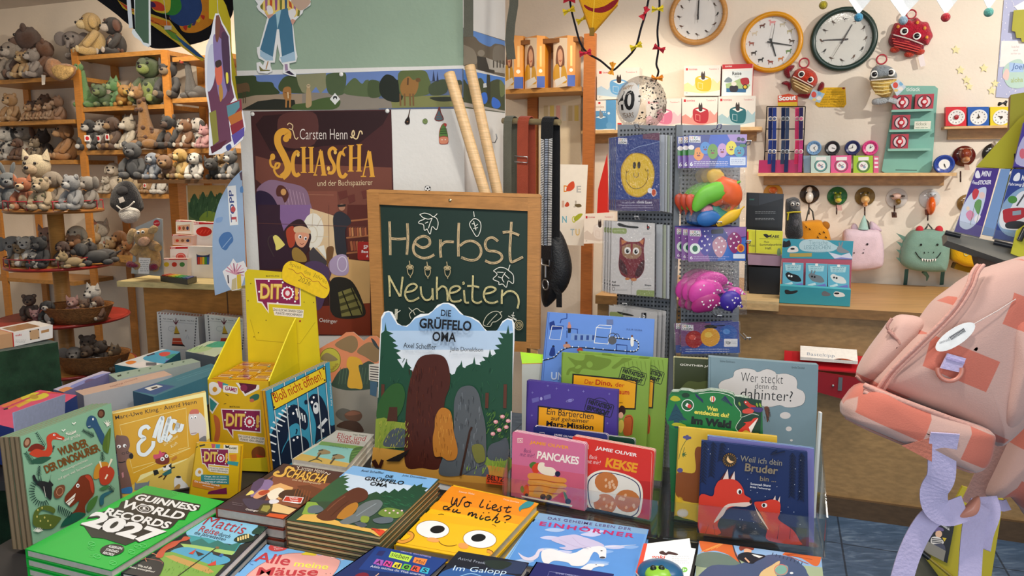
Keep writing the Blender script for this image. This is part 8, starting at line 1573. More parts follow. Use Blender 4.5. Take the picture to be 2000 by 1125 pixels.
ribbon('+1846 846-6 34-2 50-14 30 4 30 22 13 35-11',(.11,.06),.036);ribbon('+1858 998-38 12-24 30-21 45-15 50',(.055,.05),.030);ribbon('+1915 985-10 25-7 50-5 80',(.02,.04),.03);ribbon('+1928 970 7 30-13 40-6 30',(.0,.02),.026)
b=MB();puff(b,'+1866 1008 24-23 20-17 5 17-10 20-25 7',BO_+BN_*.058,BN_,[(.02,.008),(.8,.007),(1,0),(.8,-.006),(.02,-.006)],'cf8a74');put('buckle',b,'plastic',bp_)
b=MB();oo=BO_+BN_*.105;b.slab([onp(x,y,oo,BN_)for x,y in((1762,871),(1821,854),(1820,902))],-BN_*.002,'b06a58');put('strap_base',b,'fabric',bp_)
b2=thing('backpack','second blush pink backpack with coral squares, behind the large one at the picture edge','backpack',at(1990,980,1.25))
o2,n2=at(1990,800,1.28),nrm(-20,6);b=MB();puff(b,'+1995 640-17 100-14 90-24 60-28 62 14 14 39-1 25 25 20 20 80 5 20-375',o2,n2,[(.02,.08),(.6,.075),(.85,.06),(.96,.03),(1,0),(.9,-.05),(.02,-.07)],'d8b4a8',4);put('main_compartment',b,'checked',b2)
b=MB();b.tube([onp(x,y,o2+n2*.03,n2)for x,y in spline(prs('+1982 720-17 100-20 60-30 65-19 40'),False,5)],1,'a07a70',flat=(.03,.006),ref=n2);put('shoulder_strap',b,'fabric',b2)
b=MB();b.tube([onp(x,y,o2+n2*.0,n2)for x,y in((1930,985),(1960,988),(1970,985))],1,lv,flat=(.02,.003),ref=n2);put('strap',b,'fabric',b2)
# --- low rack of pads behind the straps
pr=thing('pad_rack','yellow-sided low rack of colouring pads on the floor behind the lavender straps','book rack',V((1.72,1.95,0)))
po,pn=at(1830,1060,1.95),nrm(-25,12)
def pq(px,off=0):return[onp(x,y,po+pn*off,pn)for x,y in prs(px)]
b=MB();b.slab(pq('+1790 1068 58-58 32-60 80 25-25 160-75 25'),-pn*.02,'b8a81e');put('back_panel',b,'card',pr)
b=MB();b.tube([pq('1790 1070',.03)[0],pq('1815 1090',.03)[0]],.008,'151515',8);b.tube([pq('1815 1090',.03)[0],pq('1870 1135',.03)[0]],.005,'8a7a1e',8);put('rail',b,'plastic',pr)
p_=onz(1795,1115,.02);b=MB();q0,q1=pq('1790 1068 1960 1000');q2=q1-V((0,0,q1.z-.01));b.slab([V((q0.x,q0.y+.02,0)),V((q1.x,q1.y+.02,0)),V((q1.x,q1.y+.02,q1.z)),V((q0.x,q0.y+.02,q0.z))],(0,.02,0),'6a6450');put('stand',b,'card',pr)
def art_pad(a):
 a.c(1740,900,3.638);a.t('f0eee8','Kritzelblock',318,430,415,498,22,.01,-6);a.t('d0ccc4','Mein erster',365,432,425,470,10,0,-3);a.p('c8202c','+420 405 20 5-4 30-21-6');a.e('e8b894',340,520,24,26);a.q('6a5a8a','+305 490 25-20 40 10 2 20-32-4-30 9');a.q('e8e0d8','+290 545 40-5 35 20 5 30-80 0');[a.l('2a2a30',6,[(290,552+12*i),(366,560+12*i)])for i in range(3)];a.q('4a4a5a','+280 600 90-10 15 60-55 10-50-20');a.p('d8b82a','+365 545 30 5-15 25');a.p('8a8478','+240 560 150 80-20 100-170-120')
P=pq('+1826 1012 42-8-18 96-55-28',.012);b=MB();b.slab(P,-pn*.01,'17161a');art_pad(Art(b,po+pn*.012,pn,prs('+1826 1012 42-8-18 96-55-28')));put('colouring_pad',b,'print',None,'black colouring pad with a boy in striped shirt in the low yellow rack','pad')
# --- sticker book stand at the picture edge
ss=thing('sticker_stand','yellow-green cardboard stand of sticker books at the picture edge before the wall','display',at(1940,500,1.75));so,sn=at(1930,400,1.75),nrm(-22,16)
def sq(px,off=0):return[onp(x,y,so+sn*off,sn)for x,y in prs(px)]
lime='b0a81c'
b=MB();b.slab(sq('+1906 326 84-94 70-52 20 120-90 30',-.03),-sn*.004,lime);b.slab(sq('+1938 452 47-67 5-55-25 15-33 105',.0),-sn*.004,'c8c022');put('side_wing',b,'card',ss)
b=MB();b.slab(sq('+1974 185 86-15 20 160-112 0',-.05),-sn*.02,'a09a2a','8a6a4a');b.slab(sq('+1981 300 3 0 0 70-3 2',-.02),-sn*.003,'1a1a1a');put('back_panel',b,'card',ss)
b=MB();b.slab(sq('+1848 452 232 48 0 20-120-12-110-38',.03),-sn*.06,'8a8478');b.slab(sq('+1900 470 180 50 0 120-145-40',-.02),-sn*.05,'5a4030');put('tray',b,'card',ss)
b=MB();[b.tube(sq(p,.045),.006,'1a1a1c',8)for p in('1846 454 1876 461','1941 473 1976 481')];b.slab(sq('+1974 495 11-45 75-50 20 100-90 1',.05),-sn*.004,'c8c022');b.tube(sq('1991 470 2003 445',.055),.006,'1a1a1c',8);put('edge_clip',b,'plastic',ss)
b=MB();b.slab(sq('+1868 430 192 46 0 24-210-45',.05),-sn*.002,'fff');put('clear_front',b,'acrylic',ss)
def art_fairy(a):
 a.c(1820,170,2.411);a.t('f0ecf4','MINI',232,420,274,422,26,.02,6);a.t('f0ecf4','Feen',188,456,216,460,16,.01,4);a.t('f0ecf4','STICKER',216,460,278,458,20,.03,5);a.q('f0ecf4','+208 428-4-20 12-16 8 12 4 22',3);a.q('c8d0e4','+130 640 10-60 30-60 30-30 50-20 6 30-16 70-30 70-40 30-30-8',4)
 a.q('c83a44','+190 500 15-22 17 12-10 30-16 10');a.e('e8c8c0',236,510,14,16);a.q('6a9a5a','+200 560 15-30 20 10-15 60');a.q('d88aa8','+160 600 20-20 20 20-20 30');a.e('e8d0b8',170,572,8,10);a.q('f0e8ec','+200 620 15-20 15 10-20 30');a.l('4a7a4a',2,'180 650 205 540');a.l('4a7a4a',2,'210 640 230 560')
def art_truck(a):
 a.c(1820,170,2.411);a.t('f0f0f4','MINI',420,440,460,442,26,.02,6);a.t('f0f0f4','Fahrzeug-',358,468,424,470,18,.01,5);a.t('f0f0f4','STICKER',424,470,500,472,20,.03,5);a.q('f0f0f4','+384 440 4-20 17-16 11 6-6 30',3);a.q('8aa8c8','+310 640 20-80 50-60 60-30 30 30 0 190-110 10');a.q('e4e4e8','+318 640 12-60 40-10 30-60 40-20 20 50 0 120-110 10');a.q('b02430','+335 600 10-25 95-5 0 40-90 30');a.q('2a2a30','+350 640 50-10 40 10-10 25-75 0');a.p('8a9aa8','+380 585 40-5 0 20-40 5');a.l('4a4a50',8,'400 560 440 500');a.e('4a8a3a',380,530,22,18)
for px,c,art,lab,off in(('+1907 328 45 1-38 134-50-11','4a3286',art_fairy,'purple mini sticker book with a fairy picture in the lime green stand',.012),('+1978 330 62 2-30 146-70-13','2a3f8a',art_truck,'blue mini sticker book with a red vehicle picture in the lime green stand',.014)):
 pr_=prs(px);P=[onp(x,y,so+sn*off,sn)for x,y in pr_];b=MB();b.slab(P,-sn*.012,c,'c8d0e0');art(Art(b,so+sn*off,sn,pr_));t=put('sticker_book',b,'print',None,lab,'sticker book','mini sticker books')
P=sq('+2000 238 60-38 0 130-80-5',.01);b=MB();b.slab(P,-sn*.012,'4a3a9a');Art(b,so+sn*.01,sn,prs('+2000 238 60-38 0 130-80-5')).q('b8b4d8','+1985 320 7-40 18-20 30 20 0 46').e('d86a7a',1997,300,6,10);put('sticker_book',b,'print',None,'violet sticker book on the upper tier of the lime green stand','sticker book','mini sticker books')
P=sq('+1955 330 19 0-34 132-22-4',.011);b=MB();b.slab(P,-sn*.003,'7a9ac8');put('sticker_book',b,'print',None,'pale blue sticker book between the purple and the red-vehicle ones','sticker book','mini sticker books')
# === boxes, plinth and desk beside the plush corner
sd=thing('side_table','dark low table under the flat game boxes beside the pillar','table',V((-1.75,2.85,0)))
for c,s_ in(((-1.56,3.05),(.46,.78)),((-1.85,2.42),(.9,.46))):b=MB();b.box((*c,TZ-.022),(*s_,.03),'2c2a2a');put('table_top',b,'card',sd)
for x in(-1.74,-1.44):
 for y in(2.26,3.40):b=MB();b.box((x,y,(TZ-.038)/2),(.05,.05,TZ-.038),'7a5a3a');put('leg',b,'woodv',sd)
def hbox(name,lab,cat,px,z,h,col,side,art=None,group=None,m='print',end=None):
 px=prs(px);P=[onz(x,y,z)for x,y in px];b=MB();b.slab(P,UP*-h,col,side)
 if end:A,B=P[end[0]],P[(end[0]+1)%4];o=(B-A).cross(UP).normalized()*.0006;o=o if o.dot((A+B)/2-sum(P,V((0,0,0)))/4)>0 else-o;b.add([A+o,B+o,B+o-UP*h,A+o-UP*h],[(0,1,2,3)],end[1])
 if art:art(Art(b,V((0,0,z)),UP,px))
 return put(name,b,m,None,lab,cat,group)
def art_b1(a):a.c(0,660,3.236);a.t('9a5a50','maileg mouse',700,315,870,262,12);a.p('2a2a30','+510 318 25-8 5 10-25 8');a.w('b88a80',690,300,800,310,5,1)
hbox('game_box','long beige carton lying on edge behind the dinosaur books','carton','146.7 763.6 163 772.5 336 732 320 724',.735,.118,'d8b8a6','c4c4c8',art_b1,'flat game cartons',end=(1,'c8c8cc'))
def art_b2(a):a.c(0,660,3.236);[a.q('5a7a6a',[(800+70*i,222-14*i),(815+70*i,215-14*i),(812+70*i,226-14*i)],3)for i in range(6)];a.p('2a3a34','+740 236 25-6 3 10-24 6')
hbox('game_box','long pale green carton lying on edge behind the beige one','carton','+212 731 16 11 163-36-17-6',.735,.118,'a4bcae','c0c6c4',art_b2,'flat game cartons',end=(1,'bcc4c2'))
def art_b3(a):a.c(0,660,3.236);a.p('2f5a94','+840 335 130-50 140 20-130 55');a.p('eef0ec','+912 318 78-22 40 9-80 29');a.p('3a3a44','+950 316 40-11 10 7-35 12');a.l('6aa4b4',2,'1120 270 1380 185');a.l('6aa4b4',2,'1110 260 1330 190');a.e('e4ccc8',1390,160,36,12);a.t('c8404a','TOP',1372,166,1408,160,10,.01)
hbox('game_box','long teal carton with dark blue end next to the yellow display','carton','259.5 764 300 775 440 722 412 710',.735,.118,'3a7f94','4a8aa0',art_b3,'flat game cartons',end=(0,'2c5f7c'))
def art_b4(a):
 a.c(230,520,4.096);a.q('4aa8d0','+200 740 130-60 150-20 170 30 90 20-180 50-180 20');a.q('d84a3a','+330 700 40-15 50 5-20 25-50 5');a.q('e8903a','+510 700 50-10 30 15-50 15');a.q('3a9a7a','+380 725 70-25 60 15-80 25');a.q('6a4ab0','+380 760 70-25 50 10-70 30');a.q('e88a3a','+60 770 50-15 40 10-50 20');a.p('f0eef0','+70 800 130-40 180 30-100 22');a.u('6a707a',225,770,310,795,2);a.p('2a2a4a','+230 714 60-20 10 8-60 18')
hbox('game_box','flat game box with bright fish picture lying behind the teal carton','game box','224 712 318 681.5 352 687 300 724',.69,.068,'dfe6ea','2f7f98',art_b4,'flat game boxes')
def art_b5(a):a.c(230,520,4.096);a.q('3fae88','+700 640 100-40 100 5-20 35-120 10');a.q('b8d8a0','+560 670 100-30 100 15-120 35');[a.l('4a8a5a',3,[(570+40*i,680-10*i),(600+40*i,650-8*i)])for i in range(6)];a.u('b8c0b4',610,690,690,712,2)
hbox('game_box','flat green game box lying before the tent pictures','game box','+362 686 46-20 54 2-42 29',.72,.098,'cfe0c4','7a828c',art_b5,'flat game boxes')
def art_b6(a):a.c(0,660,3.236);a.q('8a94d8','+440 310 160-70 130-25 30 10-160 75');a.q('e89a5a','+370 330 50-20 40 10-50 25');a.q('6a5a8a','+535 275 35-17 70 4 20 13-60 17-50-2');a.q('e8e4ea','+600 275 40-20 50-5 0 30-50 4');a.q('d87aa8','+560 300 40-15 40 5-50 20')
hbox('game_box','flat lilac game box with cartoon print behind the pink one','game box','104 760 200 724.5 216 727 124 766',.74,.118,'cfc8e4','8a84b0',art_b6,'flat game boxes')
def art_b7(a):
 a.c(0,660,3.236);a.p('e8b83a','+60 410 140-60 130-15-70 35-140 70');a.p('f08a4a','+0 430 120-50 80 0-140 70');a.q('e8d83a','+130 380 50-30 80-5 50 15-40 25-80 15');[a.l('d83a6a',8,[(10+60*i,450-25*i),(90+60*i,420-25*i)])for i in range(4)];a.e('c8a02a',215,372,28,14);a.p('2a2a30','+20 448 30-8 0 10-25 6');a.p('e8503a','+240 340 180 5-10 7-160-4')
hbox('game_box','flat pink and yellow game box with dark blue side next to the velvet plinth','game box','-60 815 78 761.5 150 772 40 840',.76,.138,'e8507a','24408a',art_b7,'flat game boxes')
b=MB();q0,q1=at(26,832,2.12),at(124,800,2.42);o=q0;n_=(q1-q0).cross(UP).normalized();n_=n_ if n_.y<0 else-n_
lp=[(24,806),(126,770),(124,840),(30,870)];P=[onp(x,y,q0,n_)for x,y in lp];b.slab(P,-n_*.003,'a4b0d4');a=Art(b,q0,n_,lp);a.c(0,660,3.236);[a.l('4a5aa0',3,[(120,490+9*i),(246,445+9*i)])for i in range(7)];[a.l('4a5aa0',3,[(262,440+9*i),(392,395+9*i)])for i in range(7)];a.e('2a3a8a',106,488,7,8);a.e('2a3a8a',262,436,7,8);put('leaflet',b,'paper',None,'pale blue printed leaflet standing behind the dinosaur books','leaflet')
# --- green velvet plinth with a white toy box, slatted toy and turtle
p1=at(113,668,2.95);p0=at(-40,698,2.72);p0.z=p1.z;d=(p1-p0).normalized();bk=UP.cross(d).normalized()*.55;bk=bk if bk.y>0 else-bk
b=MB();b.slab([V((p0.x,p0.y,0)),V((p1.x,p1.y,0)),p1,p0],bk,'24402c');put('velvet_plinth',b,'velvet',None,'plinth covered with crushed dark green velvet under the white toy box','plinth')
pz=p1.z+.001
def onpl(x,y):return onz(x,y,pz)
n_=d.cross(UP).normalized();n_=n_ if n_.y<0 else-n_
go=onpl(28,677);tb=thing('toy_box','white wooden toy carton with red edge and clear window on the velvet plinth','toy box',go);f=[onp(x,y,go,n_)for x,y in((26,650),(103,634.5),(103,660),(28,677))];f=[V((q.x,q.y,max(q.z,pz)))for q in f];bb_=-n_*.16
b=MB();b.slab(f,bb_,'eeeae6');a=Art(b,go,n_);a.c(0,550,2.923);a.t('c8202c','goki',88,318,124,312,16,.02);a.p('c8a27a','+168 280 54-10 4 55-54 9');[a.e('3a3028',x,y,4,4)for x,y in((172,284),(219,274),(176,330),(222,321))];a.p('b88a5a','+235 280 45-10 0 15-45 11');a.w('b0aca8',88,330,150,350,4,3);put('carton',b,'print',tb)
b=MB();tl,tr=f[0],f[1];b.slab([tl+bb_*.12+(tr-tl)*.08+UP*.0008,tr+bb_*.12-(tr-tl)*.28+UP*.0008,tr+bb_*.8-(tr-tl)*.28+UP*.0008,tl+bb_*.8+(tr-tl)*.08+UP*.0008],UP*.0008,'b98a5e');put('window',b,'gloss',tb)
b=MB();b.slab([f[0]-d*.004,f[0]-d*.0005,f[3]-d*.0005,f[3]-d*.004],bb_,'c8281e');b.slab([f[0]-d*.06,f[0]-d*.0045,f[3]-d*.0045,f[3]-d*.06],bb_,'c89a70');put('end_flap',b,'card',tb)
sr=thing('slatted_toy','white slatted wooden toy rack standing behind the toy carton on the plinth','toy',onpl(10,655)-n_*.2);c=onpl(6,668)-n_*.30
for i in range(5):b=MB();b.box(c+UP*(.012+.042*i),(.17-.012*(i%2),.03,.012),'e6e0d2',MX.Rotation(math.atan2(d.y,d.x)+R(8),4,'Z'));put('slat',b,'woodv',sr)
b=MB();[b.tube([c+d*s*.06,c+d*s*.06+UP*.2],.006,'d8d0c0',8)for s in(-1,1)];put('post',b,'woodv',sr);b=MB();b.box(c-n_*.03+UP*.09,(.16,.01,.16),'6a6254',MX.Rotation(math.atan2(d.y,d.x),4,'Z'));put('back_panel',b,'woodv',sr)
# --- wooden desk with toys, tent pictures, painting
dk=thing('toy_desk','wide wooden desk with light top carrying boxed musical toys','desk',at(360,690,4.0));DO_,DNn=at(280,560,3.95),nrm(-12)
def onD(x,y,off=0):return onp(x,y,DO_+DNn*off,DNn)
zt=at(300,548,3.95).z;A,B=onD(279,552),onD(560,552);A.z=B.z=0;rt=-DNn*.55
b=MB();b.slab([A,B,B+UP*(zt-.03),A+UP*(zt-.03)],rt,'b07838');a_=onD(445,600,.001);b.slab([V((a_.x-.003,a_.y,.01)),V((a_.x+.003,a_.y,.01)),V((a_.x+.003,a_.y,zt-.04)),V((a_.x-.003,a_.y,zt-.04))],DNn*.001,'5a3818');put('body',b,'wood',dk)
b=MB();o=DNn*.05;ex=(B-A).normalized()*.12;b.slab([A-ex+o+UP*zt,B+o+UP*zt,B+rt+UP*zt,A-ex+rt+UP*zt],UP*-.029,'d8c48a');put('desk_top',b,'wood',dk)
def art_tipi(ox):
 def f(a):
  a.c(230,520,4.096)
  for i in range(15):a.e('8a4a3a',330+ox+24*i,376+1.2*i,5,8,20)
  for i in range(12):a.e('5a5a60',338+ox+1.4*i,400+22*i,5,8);a.e('5a5a60',628+ox-1.4*i,418+22*i,5,8)
  a.t('3a3a44','Tipi · Reigen',360+ox,426,440+ox,432,12);a.t('3a3a44','Ronda · Tipi-Zelt',500+ox,440,612+ox,446,12);a.l('9a9aa0',2,[(345+ox,436),(610+ox,462)])
  a.p('c8a02a',[(465+ox,470),(450+ox,540),(495+ox,540)]);a.p('e8e0d4',[(450+ox,540),(495+ox,540),(502+ox,575),(442+ox,575)]);a.p('c84a2e',[(440+ox,575),(503+ox,575),(522+ox,625),(434+ox,622)]);a.p('2a2228',[(434+ox,622),(525+ox,625),(540+ox,642),(432+ox,635)]);a.p('e8e0d4',[(432+ox,635),(540+ox,642),(556+ox,665),(428+ox,665)]);a.l('e8c8b0',4,[(440+ox,600),(515+ox,604)]);a.l('3a2228',6,[(450+ox,540),(496+ox,540)])
  for t in(-18,0,16):a.l('6a2a3a',9,[(465+ox,465),(465+ox+t*1.2,415+abs(t))],0,.4)
  a.r('b0b4bc',3,430+ox,500,26,20);a.l('b0b4bc',3,[(545+ox,580),(555+ox,545),(570+ox,582)]);a.e('8a7a70',545+ox,515,5,8)
 return f
for i,(px,ox,lab)in enumerate((('306 609 386.5 619 390 690 315 690',0,'white tent-print carton leaning against the desk, nearer the baskets'),('+399 614 83 10 2 71-88-5',385,'white tent-print carton leaning against the desk, beside the yellow display'))):
 o2,n2=at(320,650,3.83),nrm(-12,0);pq_=prs(px);zf=.0;P=[onp(x,y,o2,n2)for x,y in pq_];v=(UP-n2*n2.z).normalized();P=[P[0],P[1],P[1]+v*((.01-P[1].z)/v.z)+(P[2]-P[1])*0,P[0]+v*((.01-P[0].z)/v.z)];b=MB();b.slab(P,-n2*.07,'dcdcdc','b8b8bc');art_tipi(ox)(Art(b,o2,n2));put('tent_carton',b,'print',None,lab,'carton','tent-print cartons')
def dbox(name,lab,cat,px,off,dep,col,art=None,group=None,m='print',side=None):
 px=prs(px);o=DO_-DNn*off;P=[onp(x,y,o,DNn)for x,y in px];mz=min(p.z for p in P);P=[V((p.x,p.y,zt+.0008 if(p.z<mz+.03 and mz<zt+.06)else p.z))for p in P];b=MB();b.slab(P,-DNn*dep,col,side or col)
 if art:art(Art(b,o,DNn,px if len(px)==4 else None))
 return put(name,b,m,None,lab,cat,group)
def art_pack(kind):
 def f(a):
  (x0,y0),(x1,_),(_,y1)=a.clip[0],a.clip[1],a.clip[3];w,h=x1-x0,y1-y0;g=lambda u,v:(x0+w*u,y0+h*v)
  if kind!=3:a.p('c8202c',[g(0,0),g(1,0),g(1,.1),g(0,.12)]);a.t('fff','BRIO',*g(.05,.1),*g(.3,.1),h*.07,.02)
  if kind==0:a.e('e8e0dc',*g(.5,.58),w*.34,h*.2);a.e('c8281e',*g(.52,.42),w*.36,h*.2);[a.l('e04a3a',h*.04,[g(.34+.16*i,.5),g(.46+.16*i,.34)])for i in range(3)]
  elif kind==1:[a.e(c,*g(.2+.3*i,.55),w*.1,h*.22)for i,c in enumerate(('d8b82a','c83a2a','4a8a4a'))]
  elif kind==2:a.e('e05048',*g(.6,.55),w*.28,h*.22);a.r('f0c0b8',h*.03,*g(.6,.55),w*.2,h*.15);a.e('f0dcd8',*g(.2,.6),w*.1,h*.14)
  elif kind==3:a.p('2a3a6a',[g(.3,.35),g(.8,.35),g(.78,.85),g(.32,.85)]);[a.p(c,[g(.34+.09*i,.5),g(.42+.09*i,.5),g(.42+.09*i,.84),g(.34+.09*i,.84)])for i,c in enumerate(('c83a2a','e88a2a','e8d03a','4aa04a','3a6ab8'))];a.e('f0e8dc',*g(.55,.34),w*.25,h*.09)
  else:a.p('d8a888',[g(.1,.4),g(.9,.3),g(.9,.8),g(.1,.85)]);[a.e(c,*g(.25+.25*i,.6),w*.08,h*.14)for i,c in enumerate(('c83a2a','8a5a3a','3a3a5a'))]
 return f
for i,(px,off,col,k,lab)in enumerate((('+376 433 43 2-1 46-40-2',.24,'efe8e4',0,'white toy box with a red drum picture, upper row next to the blue fin'),('+343 430 31 1 0 26-30-1',.22,'e8e4d8',4,'small white toy box with coloured balls on top of the pile'),('336 458 377 460 376 480.5 337 478',.2,'d8b4a8',4,'pale pink toy box in the middle of the pile'),('+332 482 35-1-1 39-33-2',.18,'f0e6e4',2,'white toy box with a red disc picture, lower row'),('+368 481 52 1-1 42-52-1',.16,'f0ece8',3,'white toy box with a rainbow drum, lower row'),('+315 505 51 0-1 22-49-1',.12,'e4d4cc',1,'long low toy box with three coloured balls at the front of the pile'))):
 dbox('toy_box',lab,'toy box',px,off,.035,col,art_pack(k),'boxed musical toys on the desk')
b=MB();P=[onz(x,y,zt+.03)for x,y in((313,539),(336,535),(384,540),(366,546))];b.slab(P,UP*-.028,'2a3028');n8=8
for i in range(n8):
 t0,t1=i/n8+.01,(i+.8)/n8;L_=lambda t,s:P[0].lerp(P[3],t).lerp(P[1].lerp(P[2],t),s);b.slab([L_(t0,.1)+UP*.001,L_(t1,.1)+UP*.001,L_(t1,.8)+UP*.001,L_(t0,.8)+UP*.001],UP*.004,('c8281e','e06a1e','e8b81e','c8d02a','4aa83a','2a9a5a','2a7a8a','3a4a9a')[i])
put('xylophone',b,'plastic',None,'flat toy xylophone with rainbow bars on the desk front','toy instrument')
t=thing('toy_drum','white toy drum with red top on short legs on the desk','toy drum',onz(398,541,zt));c=onz(402,540,zt);c=V((c.x,c.y+.06,zt));r=.075;b=MB();b.lathe([(0,.012),(r*.8,.012),(r*.97,.03),(r,.075),(r*.98,.085),(r*.9,.082)],'ece8e4',c,None,28);put('shell',b,'plastic',t);b=MB();b.lathe([(0,.081),(r*.9,.083)],'d8503a',c,None,28);put('skin',b,'plastic',t);b=MB();[b.lathe([(.008,.014),(.006,.001),(0,.001)],'e4dcd0',c+V((r*.7*cos(R(a2)),r*.7*sin(R(a2)),0)),None,10)for a2 in(-90,30,150)];put('leg',b,'plastic',t)
t=thing('plush_elk','tan plush elk with brown hooves sitting against a boxed backing card on the desk','plush toy',onz(290,540,zt))
pc_=prs('+265 444 40-18 11 2 2 112-62-6');o2=DO_-DNn*.07;b=MB();P=[onp(x,y,o2,DNn)for x,y in pc_];P=[V((p.x,p.y,max(p.z,zt+.001)))for p in P];b.slab(P,-DNn*.01,'9aa4ac');a=Art(b,o2,DNn);a.e('b82434',306,436,6.5,6.5);a.t('f0d8d8','sigikid',301,438,311,437,3);put('backing_card',b,'card',t)
b=MB();o3=DO_-DNn*.02;puff(b,'+268 472 10-6 22 4 8 20 4 22-6 14-24 2-12-16',o3,DNn,dome(.05,.6),'b8925e');[b.tube([onp(x0,y0,o3+DNn*.02,DNn),onp(x1,y1,o3+DNn*.06,DNn)],[.028,.02],'b8925e',10)for x0,y0,x1,y1 in((276,478,258,496),(300,480,309,484),(278,515,262,520),(300,516,303,524))];put('body',b,'plush',t)
b=MB();puff(b,'+266 462 6-14 16-2 8 10-4 16-10 10-10-4',o3+DNn*.05,DNn,dome(.05,.8),'b8925e');puff(b,'+274 466 10-4 6 8-6 10-10-2',o3+DNn*.085,DNn,dome(.03,.8),'d8a888');put('head',b,'plush',t);b=MB();[puff(b,p,o3+DNn*.06,DNn,dome(.015,.8),'c0a070')for p in('+268 452-12-6-8 16 4 16 10-12','+290 448 10-8 8 6-6 10-10 0')];put('ear',b,'plush',t);b=MB();[b.ball(onp(x,y,o3+DNn*.102,DNn),.009,'f4f2ee')for x,y in((270,454),(279,453))];[b.ball(onp(x,y,o3+DNn*.11,DNn),.005,'1a1a1a')for x,y in((270.5,454.5),(279,453.5))];put('eyes',b,'plastic',t);b=MB();[puff(b,p,o3+DNn*.07,DNn,dome(.02,.8),'7a1f3a')for p in('+247 516 5-6 14 6 2 6-16 0','+294 516 10 0 2 10-12 2')];put('hooves',b,'plush',t)
b=MB();o4=DO_+DNn*.03;P=[onp(x,y,o4,DNn)for x,y in((271,503),(294,504),(291,535),(270,534))];P=[V((p.x,p.y,max(p.z,zt+.001)))for p in P];b.slab(P,-DNn*.001,'ece8e4');a=Art(b,o4,DNn);a.w('8a8a8a',273,507,291,531,2,6);put('swing_tag',b,'paper',t)
# --- shelf top with plush, framed painting above the desk
us=thing('upper_shelf','dark-edged shelf on orange posts above the desk, carrying small plush animals','shelf',at(340,360,4.5));UO,UN=at(360,352,4.45),nrm(-14)
A,B=onp(268,349,UO,UN),onp(475,353,UO,UN);A.z=B.z=onp(360,351,UO,UN).z;zu=A.z;b=MB();b.slab([A,B,B-UN*.4,A-UN*.4],UP*-.022,'5a4028');put('board',b,'wood',us)
for x in(341,470):
 p=onp(x,400,UO-UN*.2,UN);b=MB();b.slab([V((p.x-.03,p.y,zt*0+.0)),V((p.x+.03,p.y-.01,0)),V((p.x+.03,p.y-.01,zu-.023)),V((p.x-.03,p.y,zu-.023))],-UN*.1,'c07a34');put('post',b,'woodv',us)
fp_=prs('+363 362 77 0 0 70-74 0');o5=UO-UN*.2;b=MB();P=[onp(x,y,o5,UN)for x,y in fp_];b.slab(P,-UN*.012,'d8b070','ece8e0');a=Art(b,o5,UN,fp_);a.p('6a8a5a','+366 395 74-5 0 42-73 0');a.q('3f6a4a','+368 420 4-28 8-14 8 12 8-16 8 12 8-14 8 12 10-8 10 14 0 30-40 12',4);a.q('8ab04a','+390 425 15-13 20 6 5 12-35 2');rg=RG(1);[a.l(('2f5a3c','5a8a5a')[i%2],1.5,[(x,y),(x+1,y-9)])for i,(x,y)in enumerate([(rg.uniform(370,438),rg.uniform(388,425))for _ in range(40)])];a.l('e8dcc8',2.5,'364.5 362 367.5 432');put('painting',b,'card',None,'painting of a green tree hanging above the boxed toys','painting')
# --- blue cardboard fin with lettering before the pillar
FO_,FN_=at(450,450,2.9),nrm(14);fpx=spline(prs('+420 577-4-47-1-60 3-40 12-40 20-35 22-23'),False,5)+[(482,555)];b=MB();P=[onp(x,y,FO_,FN_)for x,y in fpx];b.add(P,TP(fpx),'93abc8');b.slab(P,-FN_*.004,'93abc8','dfe0dc',cap=False)
a=Art(b,FO_,FN_);a.c(400,320,4.33);a.p('e6e6e4','+190 190 72-8 20 333-70 7');a.t('2a3a7a','TOPP',262,492,240,220,40,.02);a.p('b83a3a','+225 450 43-3 2 43-8 0 0-20-35 2');a.e('b83a3a',240,385,20,26);a.q('3a6aa4','+118 640 32-50 50-15 30 25 10 50-30 40-30 40-30-10-20-30');a.l('8aa8cc',6,'150 710 225 620');a.q('4a7ab0','+300 200 20-10 5 50-25 0');a.p('4a2a3c','+292 80 23-20 3 80-13 0');a.q('7a9ac4','+100 460 50-10-10 40-45 5')
a.p('e8e4e4','+150 910 65-60 25-50 30 40 60-20 20 50 10 10-40 130-20 50-70 15-40-55');[a.l(('d898a8','c87a94','e8b4c0','9a4a6a')[i%4],14,[(255,930),(255+80*cos(R(-170+24*i)),915+75*sin(R(-170+24*i)))],0,.4)for i in range(9)];a.l('3a2430',10,'195 940 200 1010');a.p('d8b82a','+270 940 35-10 5 120-35 10');a.p('c8b88a','+230 980 38-20 2 100-45 10');put('fin_display',b,'print',None,'pale blue curved cardboard display fin with red and blue lettering','display')
b=MB();q=onp(475,565,FO_,FN_);b.tube([V((q.x,q.y+.01,0)),V((q.x,q.y+.01,q.z))],.012,'b8a898',8);put('fin_pole',b,'woodv',None,'thin wooden pole holding the pale blue fin beside the yellow display','pole')
